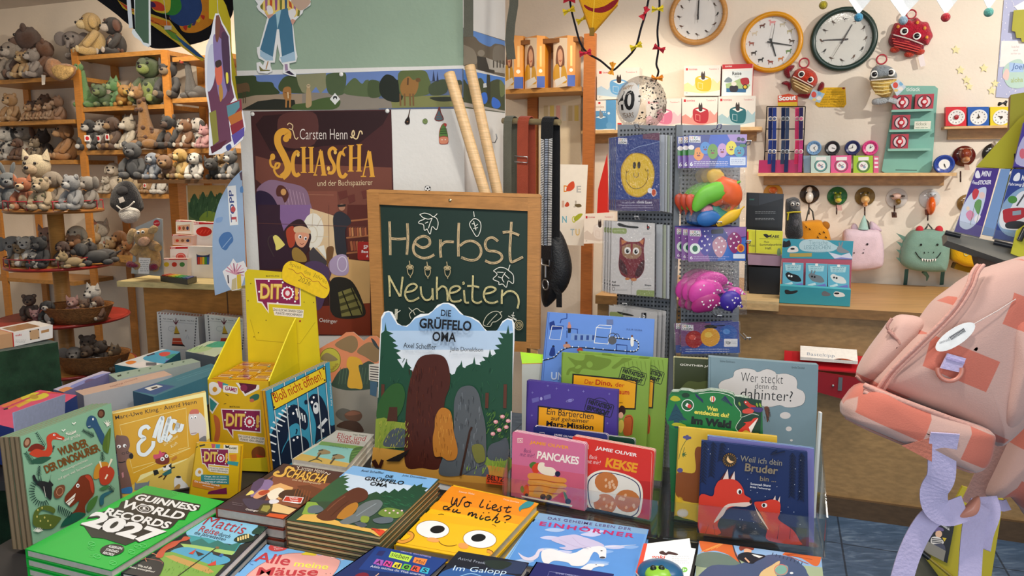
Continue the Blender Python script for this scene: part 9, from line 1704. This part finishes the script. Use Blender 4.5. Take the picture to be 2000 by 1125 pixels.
# --- hanging cut-outs and owl kite near the ceiling
co,cn=at(440,160,2.7),nrm(4);kp=cp(240,0,3.63,'+655 95 25 0 25 65 25 40 25 50 10 150 5 160 30 130 50 100 20 110-20 90-60 50-90 50-90 10 0-320-25-140-5-220 10-90 35-90 15-90')
def art_cut(a):
 a.c(240,0,3.63);a.p('6a3a52','+660 110 20-5 20 65 50 90 5 160 15 180 20 90-50 70 30 240-130 80-15-280-25-160 40-160 20-180');a.q('c8ccdc','+600 420 20-100 30 10 10 130-20 140-40 40');a.q('8a78a8','+640 260 60 20 40 80 0 280-50 60-30-140');a.q('4a2e48','+700 240 50 40 10 320-20 40-30-160');a.q('7a4a3a','+660 120 30 10-5 110-15 60-15-40');a.q('d86a50','+655 480 35-30 15 50-5 90-30 10-15-60');a.q('3a2a24','+655 440 35-15 10 35-35 20');a.q('e8d84a','+730 520 15 0 3 60-13 10');a.q('b8863a','+680 620 20-20 10 80-20 40');a.p('8a2a3a','+740 740 100-40 5 90-85 40');a.p('5a8a94','+735 750 90-35 3 45-58 75-25-5');a.p('b86a2a','+745 830 95-50 10 70-80 50');a.p('8a2430','+760 890 90-45 8 55-83 60');a.p('5a4a9a','+770 960 92-60-2 60-70 70');a.p('8a8438','+612 800 48-20 20 220-40 30');a.q('3a4a8a','+730 1040 30-20 10 30-25 20');a.p('5a2030','+620 1040 120-50-40 60-70 40')
pts=kp;b=MB();P=[onp(x,y,co,cn)for x,y in pts];tr=TP(pts);b.add(P,tr,'e6e6ea');b.slab(P,-cn*.004,'e6e6ea','f0f0f0',cap=False);art_cut(Art(b,co,cn));q=onp(426,27,co,cn);b.tube([q,V((q.x,q.y,2.895))],.001,'c8c8cc',4);put('hanging_cut_out',b,'print',None,'purple cardboard cut-out of a reader with stacked books hanging beside the green pillar','cut-out','hanging cut-outs')
co2,cn2=at(275,40,2.5),nrm(-8);pts=cp(0,0,3.75,'+980-60 115 0 5 390-15 15-35-15-20-30-45-30-20-30 5-30 20 5');b=MB();P=[onp(x,y,co2,cn2)for x,y in pts];b.add(P,TP(pts),'dfe4e4');b.slab(P,-cn2*.004,'dfe4e4','f2f4f4',cap=False);a=Art(b,co2,cn2);a.c(0,0,3.75);a.p('4a6450','+990-50 98 0 2 370-40-10-15-25-45-60');put('hanging_cut_out',b,'print',None,'grey-green cardboard cut-out seen from behind hanging before the owl kite','cut-out','hanging cut-outs')
b=MB();b.tube([at(248,-40,2.52),at(256,55,2.52)],1,'c8ccd0',flat=(.012,.003),ref=(0,-1,0));put('hanging_cut_out',b,'print',None,'narrow edge-on white cut-out hanging beside the grey-green one','cut-out','hanging cut-outs')
ko,kn=at(340,60,3.6),nrm(-8,-14);t=thing('owl_kite','large black kite with colourful feather pattern hanging under the ceiling','kite',at(340,90,3.6))
b=MB();P=[onp(x,y,ko,kn)for x,y in spline(prs('+170-30 130-30 150 40 5 40-15 30-30 25-40 13-50 7-30-5-25-30-35-30'),True,4)];b.slab(P,-kn*.004,'14141a');a=Art(b,ko,kn);a.c(0,0,3.75)
a.q('e0902a','+1240 130 60 40 40 60 80 10 80-30 60-60 0-180-180-50-80 120');a.q('2f4a80','+1240 110 80-170 120 0 40 120-40 90-80 40-60-10')
for i in range(7):a.q(('c8382c','3a7a3a','4a3a6a','e8c02a','c8382c','e88a2a','3a7a3a')[i],[(1340+32*i,195+24*sin(i*.9)-18*i),(1372+32*i,188-18*i),(1362+32*i,225-20*i)],3)
a.q('3a8a3a','+1140-60 140 0 50 100-30 60-60 10-110-40');a.q('e8c83a','+1100-60 130 0 20 100-30 55-100-25');a.q('d8482c','+1095 20 55-10 50 30 0 40-70-10');a.q('4a2a5a','+1090 10 40 10 10 30-40 0')
put('sail',b,'fabric',t)
b=MB();P=[onp(x,y,ko+kn*.03,kn)for x,y in cp(0,0,3.75,'+860 0 100 60 140 40 140 50 60 80 100 110 100 90-20 20-100-70-120-90-140-100-220-130')];b.add(P,tessellate_polygon([[V((p.x,p.z,0))for p in P]]),'d8b83a');b.slab(P,-kn*.003,'d8b83a',cap=False);a=Art(b,ko+kn*.03,kn);a.c(0,0,3.75);a.p('c83a30','+870 8 90 54 40 18-70-10');a.p('e07a2a','+1000 90 240 70 20 40-140-30');a.p('6a9a3a','+1180 190 100 50 80 90-100-50');a.p('2f5a90','+1280 250 140 110 80 70-60-20-100-80');[a.l('8a2a1e',4,[(960+44*i,80+22*i),(1040+42*i,104+24*i)])for i in range(7)];put('wing',b,'fabric',t)
b=MB();P=[onp(x,y,ko+kn*.035,kn)for x,y in((321,50),(335,50),(335,58),(321,58))];b.slab(P,-kn*.001,'d8d4cc');b.tube([onp(326,50,ko+kn*.036,kn),onp(320,0,ko+kn*.036,kn)],.0012,'e0dcd8',5);put('price_tag',b,'paper',t)
b=MB();P=[onp(x,y,at(420,20,3.3),nrm(0))for x,y in((408,-20),(425,-20),(441,10),(450,40),(452,100),(470,190),(468,250),(455,180),(440,80),(425,40),(408,36))];b.add(P,tessellate_polygon([[V((p.x,p.z,0))for p in P]]),'e8d41e');b.slab(P,(0,.004,0),'e8d41e',cap=False);put('hanging_cut_out',b,'card',None,'bright yellow cardboard strip hanging between owl kite and green pillar','cut-out','hanging cut-outs')
# === plush corner: shelves, carousel, soft toys
SHZ={}
def unit(nm,lab,x0,x1,boards,posts,d=.36):
 t=thing('plush_shelf',lab,'shelf',onw((x0+x1)/2,700,d));t.location.z=0;WL[t.name]=V(t.location);zm=0
 for k,y in enumerate(boards):
  A,B=onw(x0,y,d),onw(x1,y,d);z=onw((x0+x1)/2,y,d).z;A.z=B.z=z;zm=max(zm,z);SHZ[nm+str(k)]=z;b=MB();b.slab([A,B,B-WN*(d-.006),A-WN*(d-.006)],UP*-.03,'b5803f');put('board',b,'wood',t)
 for x in posts:
  A=onw(x,250,d+.004);b=MB()
  for q in(A,A-WN*(d-.03)):b.slab([V((q.x,q.y,0))-WD*.03,V((q.x,q.y,0))+WD*.03,V((q.x,q.y,zm+.05))+WD*.03,V((q.x,q.y,zm+.05))-WD*.03],-WN*.02,'c07f38')
  put('post',b,'woodv',t)
unit('A','wooden bear shelf unit, farthest from the pillar',-30,144,(153,236,313,545),(-22,))
unit('B','wooden plush shelf unit between bear shelf and hanging cut-outs',150,320,(103,207,293,379,512),(157,))
unit('C','wooden plush shelf unit behind the purple cut-out',336,452,(108,190,290),(330,))
PLC={'A0':'top board of the bear shelf','A1':'middle board of the bear shelf','A2':'dog board of the bear shelf','B0':'very top of the tall shelf','B1':'dinosaur board','B2':'puppy board','B3':'lowest board above the bin','B4':'bin board behind the carousel','C1':'board behind the purple cut-out','C2':'lower board behind the purple cut-out','U':'dark-edged upper shelf','T0':'top carousel tier','T1':'second carousel tier','T2':'third carousel tier','T3':'lowest carousel tier'}
def plush(p,h,pose,col,c2,ear,yaw,lab,grp,spots=None,tagged=0):
 t=thing('plush_toy',lab,'plush toy',p,grp);WL[t.name]=V((0,0,0));dk='17151a'
 b=MB();B=b.ball
 if pose=='s':
  B((0,0,.29),(.23,.2,.29),col);B((0,-.13,.27),(.14,.09,.19),c2)
  for s in(-1,1):B((.17*s,-.24,.1),(.1,.22,.1),col);B((.18*s,-.43,.12),(.075,.04,.075),c2);b.tube([(.17*s,-.04,.5),(.26*s,-.14,.36),(.24*s,-.24,.24)],[.085,.085,.08],col);B((.24*s,-.25,.23),.08,col)
  hd=V((0,-.08,.74));r=.23
 elif pose=='n':
  B((0,.05,.17),(.2,.3,.17),col);b.tube([(0,-.1,.2),(0,-.12,.5),(0,-.16,.82)],[.15,.085,.07],col,12);B((0,-.13,.3),(.08,.07,.2),c2)
  for s in(-1,1):B((.15*s,-.16,.08),(.09,.14,.08),col)
  b.tube([(0,.25,.16),(.1,.5,.1),(.2,.62,.16)],[.12,.07,.02],col);hd=V((0,-.22,.88));r=.11
 else:
  B((0,.25,.34),(.27,.5,.27),col)
  for s in(-1,1):B((.2*s,-.14,.12),(.11,.2,.12),col);B((.22*s,.62,.12),(.11,.2,.12),col);B((.2*s,-.3,.12),(.08,.06,.08),c2)
  b.tube([(0,.72,.4),(.08,.9,.5)],[.06,.03],col);hd=V((0,-.28,.66));r=.3
 rg=RG(lab)
 if spots:
  for _ in range(16):
   d=V((rg.uniform(-1,1),rg.uniform(-1,.2),rg.uniform(-.8,.9))).normalized();q=V((0,0,.29))+V((d.x*.225,d.y*.195,d.z*.285))if pose=='s' else V((0,.25,.34))+V((d.x*.265,d.y*.49,d.z*.265))
   if pose=='n':f=rg.random();q=V((0,-.1-.06*f,.15+.65*f))+V((d.x,d.y,0)).normalized()*(.13-.06*f)
   B(q,.045 if pose!='n' else .035,spots,nu=7,nv=5)
 put('body',b,'plush',t)
 b=MB();b.ball(hd,(r,r*.9,r*.92),col);sn=hd+V((0,-r*.85,-r*.28));b.ball(sn,(r*.52,r*.5,r*.42),c2)
 if spots:[b.ball(hd+V((rg.uniform(-.7,.7)*r,-r*.55,rg.uniform(.1,.7)*r)),r*.2,spots,nu=7,nv=5)for _ in range(3)]
 if ear=='e':b.tube([sn,sn+V((0,-r*.6,-r*.4)),sn+V((0,-r*.7,-r*.9))],[r*.3,r*.22,r*.16],col)
 h_=put('head',b,'plush',t)
 for s in(-1,1):
  b=MB();o=hd+V((r*.75*s,0,r*.7))
  if ear=='r':b.ball(o,(r*.36,r*.18,r*.36),col);b.ball(o+V((0,-r*.12,0)),(r*.22,r*.1,r*.22),c2)
  elif ear=='p':b.lathe([(r*.34,-.02),(r*.22,r*.3),(.004,r*.75)],col,o+V((0,0,-r*.1)),MX.Rotation(R(14*s),4,'Y'),8)
  elif ear=='f':b.ball(hd+V((r*.95*s,-.01,-r*.05)),(r*.26,r*.42,r*.66),col if spots is None else spots,MX.Rotation(R(-14*s),4,'Y'))
  elif ear=='l':b.ball(hd+V((r*.5*s,.02,r*1.35)),(r*.24,r*.14,r*.75),col,MX.Rotation(R(16*s),4,'Y'))
  elif ear=='e':b.ball(hd+V((r*1.25*s,.03,.02)),(r*.72,r*.2,r*.8),col)
  else:b.ball(hd+V((r*.5*s,0,r*.8)),(r*.18,r*.18,r*.3),c2)
  put('ear',b,'plush',t)
 b=MB();[b.ball(hd+V((r*.4*s,-r*.8,r*.22)),r*.12,dk,nu=8,nv=6)for s in(-1,1)];b.ball(sn+V((0,-r*.46,r*.14)),(r*.2,r*.12,r*.14),dk,nu=8,nv=6);put('eyes_and_nose',b,'gloss',t)
 if tagged:b=MB();b.box((.1,-.34,.36),(.18,.01,.18),'f0ece8');b.ball((.1,-.346,.36),(.06,.004,.06),'c8242c');put('paper_tag',b,'paper',t)
 t.rotation_euler.z=R(yaw);t.scale=(h,h,h);return t
TIER={}
def heap(sh,rows):
 for row in rows.strip().split('\n'):
  f=row.split(None,8);x,h,off=float(f[0]),float(f[1]),float(f[2]);desc=f[8];sp_=None;tg='*' in desc;desc=desc.replace('*','')
  c2,e=f[5],f[6]
  if ':' in c2:c2,sp_=c2.split(':')
  if sh in TIER:c,z=TIER[sh];q=at(x,400,c.y+off);p=V((q.x,q.y,z));w0=0
  elif sh=='U':q=onp(x,340,UO-UN*off,UN);p=V((q.x,q.y,zu+.0006));w0=-14
  else:p=onw(x,300,off);p.z=SHZ[sh]+.0006;w0=-20
  plush(p,h/FPX*p.y,f[3],f[4],c2,e,w0+float(f[7]),f'{desc} on the {PLC[sh]}','plush animals on the '+PLC[sh],sp_,tg)
heap('A0','''14 50 .2 s b0a294 d8ccc0 f 25 pale grey plush rabbit at the end
45 76 .24 s b0a294 d8ccc0 f 15 fluffy grey plush dog with white snout
64 52 .34 s c29a62 dcc08e r 10 small golden plush bear
86 56 .33 s a89c94 c8beb6 r -10 small pale grey plush bear
86 106 .17 s 5c4034 7a5a48 r -60 tall dark brown plush bear
113 76 .22 s 7a4e30 9a6c48 r -50 mid brown plush bear looking aside''')
heap('A1','''34 56 .26 s bf9058 d8b484 r 10 tan plush bear with open arms
74 44 .12 s 7a5840 9a7860 r 0 dusky brown plush bear behind the tan one
64 32 .33 s b3824e cfa878 r 10 tiny tan plush bear
84 31 .34 s b07c4c d0a87c r 0 tiny ginger plush bear
104 34 .33 s a8805c ccab88 r -5 tiny beige plush bear
102 56 .1 s 8c6444 ac8664 r -10 cocoa plush bear
126 50 .2 s a67a58 c8a484 r -20 pinkish brown plush bear''')
heap('A2','''20 68 .26 s e4e0d8 e8e4dc:1c1a1c f 15 dalmatian plush puppy
54 74 .16 s cfc0ac e8e0d4:8a5a38 f 20 white and brown plush hound
40 44 .34 s 6e4426 8f6440 f 0 dark brown plush pup
92 60 .12 s 4a3626 8a6a48 p -10 dark tortoiseshell plush cat
72 42 .35 s 8f7a5c c8b496:3a2a1c r 5 striped plush lemur
138 74 .2 s c08850 d8a874 f -25 curly ginger plush poodle''')
heap('B0','''166 54 .2 l 8a7e7a a49890 e 30 grey plush elephant lying
206 84 .26 s d2b070 e4cc98 f -30 large cream plush dog
246 76 .2 s 20191a d8ccc0:6a3a20 f -20 black white and brown plush dog''')
heap('B1','''184 84 .27 n 6f9f5c d0d48c o 0 pale green plush dinosaur with long neck
210 44 .32 l 4f6f3c 8a9a5c r 20 small olive plush crocodile
238 58 .2 s 74ad68 a8cc8c p -20 bright green plush dragon
250 42 .33 l d09428 e4bc50 p 60 yellow and orange plush dragon
306 96 .26 s 4a5c32 8a9a4c:2a3a22 o 15 large dark green plush turtle''')
heap('C1','''342 74 .3 s 1c1a1e 8f7a5c p 15 black plush donkey with tan muzzle
388 78 .26 n 5c5a58 c8442a o -10 grey plush ostrich with red beak''')
heap('B2','''181 62 .3 s 1b191c e8e4dc f 15 black and white plush mountain dog*
208 62 .24 s d8d0c4 ece6dc:3a2c26 f 0 white plush beagle with dark ears*
230 66 .3 s 5a3a22 b08a5c f -10 dark brown plush dachshund*
262 66 .28 s dccfb8 ece4d4 p -20 cream plush cat
300 118 .33 n 9a7040 d8bc8c:5a3418 p -10 tall brown patched plush giraffe''')
heap('C2','''350 58 .2 s e4e2dc f0eee8 o 10 white plush seal with black eyes
338 66 .33 s 17161a 5a4030 r 0 black plush chimpanzee
370 58 .32 s 8a5a2c e4dccc r -10 fox-brown and white plush red panda
394 62 .24 s dcd6cc e8e4dc:1c1a1c f -10 spotted plush dalmatian
404 44 .35 s d89ca0 e4b4b4 p -10 pink plush pig''')
heap('B3','''222 62 .22 s e0d2bc ecdfcc f 20 cream plush lamb
204 34 .34 s d8ccb8 e8dccc r 0 little white plush mouse
252 44 .33 l d4b888 e4d0a8 f 0 beige plush puppy lying
290 46 .3 s b08048 c8a070 r -10 tan plush calf*
312 48 .32 s e4e0d8 f0ece4:1c1a1c r 0 white plush cow''')
heap('B4','''188 74 .12 s e4dccc f0e8dc:c87858 p 10 white plush unicorn with pink mane
172 58 .3 s c8a878 e0c8a0 l 20 tan plush hare
204 44 .34 s c29a62 dcc08e r 0 golden plush duckling
226 62 .26 s 9c6428 c8904c f -10 ginger plush lion with thick mane
236 44 .35 s c8823c e0ac6c r 10 orange plush chow''')
heap('U','''264 74 .06 s 2e3034 4a4c50 r 20 charcoal plush gorilla
303 54 .1 s 8a95a4 c8ccd0 f 0 blue-grey plush puppy
328 50 .08 l 8a6038 a8804c r 20 chestnut plush horse lying
358 62 .14 s c8a04c e4cc8c f -10 yellow plush retriever
384 54 .04 s e6e2da f0ece4:2a2422 f 10 white plush dog with dark ear
418 44 .08 l 18171a 2e2c30 p 15 black plush cat lying
436 58 .24 s b08a54 d0b484 r 0 tan plush fawn
456 58 .1 s 6a6c70 e0dcd6 p -10 grey and white plush cat''')
# --- carousel
KC=at(106,400,4.35);kt=thing('plush_carousel','round wooden carousel with four red-rimmed tiers of plush animals','display stand',(KC.x,KC.y,0))
b=MB();b.lathe([(.042,0),(.042,1.5),(0,1.5)],'b58648',(KC.x,KC.y,0),None,12);put('pole',b,'woodv',kt)
for k,(y,rp)in enumerate(((412,84),(526,92),(640,116),(742,122))):
 r=rp/FPX*4.3;z=at(106,y,4.35-r).z;TIER['T%d'%k]=(KC,z+.001);b=MB();b.lathe([(.043,z),(r-.006,z),(r-.006,z-.02),(.043,z-.02)],'b4803f' if k!=2 else 'a8342a',(KC.x,KC.y,0),None,40,False);put('tier',b,'wood',kt)
 b=MB();b.tube([(KC.x+r*cos(2*PI*i/36),KC.y+r*sin(2*PI*i/36),z-.008)for i in range(36)],.009,'9a2a24' if k else '8a5a2c',8,True)
 if k<2:b.tube([(KC.x+r*cos(2*PI*i/36),KC.y+r*sin(2*PI*i/36),z+.05)for i in range(36)],.003,'a02430',6,True);[b.tube([(KC.x+r*cos(R(30*i)),KC.y+r*sin(R(30*i)),z),(KC.x+r*cos(R(30*i)),KC.y+r*sin(R(30*i)),z+.05)],.003,'a02430',6)for i in range(12)]
 put('rim',b,'plastic',kt)
heap('T0','''22 74 .0 s 6e7478 8a8e90 l 25 grey plush donkey with long face
50 66 -.15 s b8622a e0c8a0 p 10 orange plush fox
86 66 -.2 s c0a884 d8c4a4:8a8458 r 0 beige plush tiger in overalls
112 76 .0 s 8f8170 b0a08c f -10 grey-brown plush rabbit with red nose
148 70 -.15 s 9a9ca0 c4c4c4 r -15 grey plush mouse in blue
180 66 .02 s 8f8880 a8a098 e -25 taupe plush elephant
84 108 .12 s c8b898 b09878:4a2e1e p 0 spotted plush giraffe looking out on top''')
heap('T1','''22 60 -.02 l 9a9894 b8b4b0 e 20 pale grey plush elephant
44 60 -.12 s e8e2d6 f0ece4 r 15 white plush lamb
72 64 -.2 s 141316 262428 r 0 black plush bear
30 46 -.14 s a8824c c8a878 r 20 sandy plush monkey
56 34 -.22 s e8e2d6 f0ece4 f 10 small white plush sheep
118 52 -.12 s 5c3820 7c5438 f -10 chocolate plush spaniel
124 34 -.22 l cfb27c e0c898 p -40 pale yellow plush piglet
166 48 -.1 l 1c1b1e 3a3432 f -50 dark plush seal
184 44 .05 l 3a3230 5a4c44 r -60 sable plush otter
150 74 .12 s e0d4bc eee4d0 f -10 cream plush polar cub behind
140 58 .02 s a06834 c89058 r 0 copper plush squirrel
90 70 .14 s d8a890 e4c0ac p 10 blush pink plush pig''')
bk_=[]
for nm,(x,z,rx,ry,hh,lab)in enumerate(((152,TIER['T2'][1],.19,.15,.09,'octagonal wicker basket of plush pets on the third carousel tier'),(175,TIER['T3'][1],.2,.15,.1,'boat-shaped wicker basket of brown plush animals on the lowest carousel tier'))):
 c=at(x,600,4.35-.16);b=MB();b.grid([[V((c.x+rx*s*cos(2*PI*i/28),c.y+ry*s*sin(2*PI*i/28),z+v))for i in range(28)]for s,v in((.02,.001),(.78,.001),(.9,hh*.5),(1,hh),(1.03,hh+.008),(.96,hh),(.86,hh*.5),(.74,.012),(.02,.012))],'8a5a2c',closed=True);put('wicker_basket',b,'wicker',None,lab,'basket','wicker baskets on the carousel');TIER['K%d'%nm]=(V((c.x,c.y,0)),z+.014)
PLC['K0']='pets basket';PLC['K1']='boat basket'
heap('T2','''40 52 -.1 s 5a4030 8a6c50 r 20 dark brown plush moose
76 50 -.24 s 151416 e8e4dc f 5 black and white plush collie
50 30 -.22 l d89ca0 e4b4b4 p 20 small pink plush piglet lying''')
heap('K0','''126 48 -.02 s d49c94 e4b8b0 p 10 rose plush pig
150 44 -.04 s 6a4424 a87c4c p 0 chestnut plush pony
178 50 -.03 s 7a4a22 e0d4c0 f -15 brown and white plush foxhound
172 66 .07 s e0dcd4 f0ece4:17161a p -20 black and white plush husky''')
heap('K1','''122 50 -.0 l 9a9490 b4aea8 e 20 grey plush elephant calf
148 54 -.05 s 5a4028 8a6c48 r 0 hazel plush hedgehog*
176 60 .0 s 4c3622 6c5438 r -10 walnut plush bear cub*
206 52 -.02 s 7c6038 b09468:2a2018 p -30 striped plush raccoon
150 64 .08 s 56402e 766048 r 10 dim brown plush walrus''')
# --- hanging penguin bag, heart cushion, floor baskets and other background things
t=thing('penguin_backpack','black and white penguin backpack hanging in front of the plush shelf','backpack',onw(246,440,.6));o=WO+WN*.62;b=MB();puff(b,'+220 400 4-28 12-16 14-2 14 18 10 26-2 14-22 12-20-12',o,WN,dome(.07,.8),'17181e');puff(b,'+234 412 16-8 18 6 2 14-8 10-14 2-10-8',o+WN*.05,WN,dome(.04,.8),'dcdad4');put('body',b,'plush',t);b=MB();puff(b,'+228 372 8-8 10 2 2 10-12 6',o+WN*.06,WN,dome(.02,.5),'3a3a3e');b.slab([onp(x,y,o+WN*.085,WN)for x,y in((231,387),(240,384),(244,393),(234,397))],-WN*.001,'e8e4e0');b.tube([onp(x,y,o+WN*.09,WN)for x,y in((228,402),(238,410),(252,404),(262,394))],.006,'e4e2dc',6);put('trim',b,'fabric',t);b=MB();q=onp(240,356,o,WN);b.tube([q,V((q.x,q.y,SHZ['B3']+.16)),V((q.x,q.y,SHZ['B3']+.16))-WN*.3],.004,'26262c',6);put('hanging_loop',b,'fabric',t)
t=thing('heart_cushion','tan plush heart with patterned front hanging from the bear shelf','cushion',onw(118,160,.42));b=MB();puff(b,'+92 124 6-10 10 2 6 12 14-4 16 6-2 16-18 13-18-5-12-14',WO+WN*.44,WN,dome(.05,.8),'a87850');put('body',b,'plush',t);b=MB();puff(b,'+100 134 12-8 16 2 15 4-3 14-16 11-16-7',WO+WN*.475,WN,dome(.025,.5),'c8a468');put('front',b,'wicker',t);b=MB();b.slab([onw(x,y,.4)for x,y in((81,146),(89,147),(88,165),(82,166))],WN*.001,'ece6dc');put('price_tag',b,'paper',t)
b=MB();A,B=onw(204,496,.42),onw(256,500,.42);b.slab([A,B,onw(256,513,.42),onw(204,511,.42)],-WN*.015,'d09a50');put('bin_front',b,'wood',None,'pale wooden bin front below the plush pile on the shelf','bin')
# --- wooden shelf with puzzle boxes, poster and crates behind the strap bar
ws=thing('toy_shelf','orange-brown wooden shelf unit holding puzzle boxes behind the pillar','shelf',onw(1060,420,.32));D_=.32
def onq(x,y,o=D_):return onw(x,y,o)
zb=onq(1060,172).z
for y,c in((172,'b5803f'),(76,'8a5a30')):A,B=onq(960,y),onq(1136,y);A.z=B.z=onq(1060,y).z;b=MB();b.slab([A,B,B-WN*(D_-.006),A-WN*(D_-.006)],UP*-.025,c);put('board',b,'wood',ws)
for x in(1150,1040):A=onq(x,200,D_+.01 if x>1100 else .06);b=MB();b.slab([V((A.x,A.y,.0))-WD*.033,V((A.x,A.y,0))+WD*.033,V((A.x,A.y,onq(x,66).z))+WD*.033,V((A.x,A.y,onq(x,66).z))-WD*.033],-WN*.03,'b0682e');put('post',b,'woodv',ws)
b=MB();b.slab([onq(x,y,.1)for x,y in((1052,174),(1134,174),(1134,420),(1052,420))],-WN*.008,'d8c8ac');a=Art(b,WO+WN*.1,WN);a.t('2a2420','Holzspielzeug',1068,183,1116,182,9,.01);[a.p(('c8b48c','d8c06c','e0a898','d0c8b8')[i%4],[(1062+12*i,206),(1070+12*i,206),(1070+12*i,236),(1062+12*i,236)])for i in range(6)];put('back_panel',b,'paint',ws)
def art_puz(a):
 (x0,y0),(x1,_),(_,y1)=a.clip[0],a.clip[1],a.clip[3];w,h=x1-x0,y1-y0;g=lambda u,v:(x0+w*u,y0+h*v)
 a.p('f0dcc0',[g(0,0),g(1,0),g(1,1),g(0,1)]);a.q('7a4426',[g(.2,.55),g(.25,.25),g(.5,.15),g(.75,.28),g(.75,.6)]);a.q('e8b08c',[g(.32,.3),g(.5,.22),g(.66,.32),g(.62,.5),g(.48,.56),g(.36,.48)]);a.q('e0a82a',[g(.05,.6),g(.3,.52),g(.5,.62),g(.75,.55),g(.95,.7),g(.9,.9),g(.05,.85)]);a.p('f0ece4',[g(.1,.84),g(.8,.76),g(.98,.84),g(.2,.98)]);a.p('f4e8d8',[g(.42,.58),g(.58,.58),g(.54,.8),g(.46,.8)]);a.l('b02a2a',h*.015,[g(.42,.45),g(.5,.48),g(.56,.44)])
for i,(x0,x1,x2,c,l)in enumerate(((985,1004,1022,'e0921e','nearest the pillar'),(1025,1048,1064,'e0921e','second from the pillar'),(1080,1107,1123,'c8842e','beside the wooden post'))):
 t=thing('puzzle_box',f'orange puzzle box with a smiling child on its front, {l}','puzzle box',onq(x1,172),'orange puzzle boxes');z=zb+.0008;A,B,C=onq(x0,172,.3),onq(x1,172,.345),onq(x2,172,.31);H=onq(x1,70,.33).z-z
 for q in(A,B,C):q.z=z
 n1=(B-A).cross(UP).normalized();n2=(C-B).cross(UP).normalized();b=MB();D2=A+C-B;D2=A-WN*.12;E2=C-WN*.12;b.add([A,B,C,E2,D2]+[q+UP*H for q in(A,B,C,E2,D2)],[(0,1,6,5),(1,2,7,6),(2,3,8,7),(3,4,9,8),(4,0,5,9),(5,6,7,8,9),(4,3,2,1,0)],c)
 ca=[proj(q)for q in(A+UP*H,B+UP*H,B,A)];art_puz(Art(b,A,n1 if n1.y<0 else-n1,ca));cb=[proj(q)for q in(B+UP*H,C+UP*H,C,B)];a=Art(b,B,n2 if n2.y<0 else-n2,cb);h=cb[3][1]-cb[0][1];x,y=cb[0];w_=cb[1][0]-x
 a.p('1f4aa0',[(x,y+h*.78),(x+w_,y+h*.78),(x+w_,y+h),(x,y+h)]);a.p('f0c070',[(x+w_*.35,y+h*.2),(x+w_*.6,y+h*.2),(x+w_*.6,y+h*.6),(x+w_*.35,y+h*.6)]);a.e('e8e4d0',x+w_*.45,y+h*.68,w_*.22);put('carton',b,'print',t)
def art_abc(a):
 [a.t(c,s,x,y,x+w_,y,13,.02)for s,x,y,w_,c in(('D',1101,375,9,'e08a2a'),('E',1126,376,9,'b8b8b8'),('I',1097,405,5,'d8b8a8'),('J',1120,405,6,'b8b0a4'),('N',1098,435,9,'6ab0c8'),('O',1117,435,8,'c8cc3a'),('T',1114,460,8,'b0c4d0'),('U',1124,460,8,'e8c87a'))]
 a.q('d8502e','+1106 372 4-12 10-6 2 12-8 7');a.q('c84a2e','+1103 402 5-8 4 6-4 4');a.q('6a5a3a','+1122 400 10-2 4 5-8 2');a.q('a8b02a','+1121 426 9-8 8 0-6 9-8 5')
P=[onq(x,y,.42)for x,y in((1060,320),(1148,322),(1140,480),(1060,476))];b=MB();b.slab(P,-WN*.006,'f2ece2','c8c4bc');art_abc(Art(b,WO+WN*.42,WN));put('letter_poster',b,'print',None,'white framed poster of coloured animal letters behind the woven strap','poster')
wbox('audio_player_box','white audio player box lying low behind the owl packets','toy box','+1141 418 59-3-2 59-58 2',.5,.05,'efe4d8',art_tonie('e4d8d0','d8c8bc',0),'audio player boxes');wbox('card_pennant','red pointed cardboard pennant behind the smiling packets','sign','+1168 370 18-70 4 118-24 0',.4,.004,'c8281e')
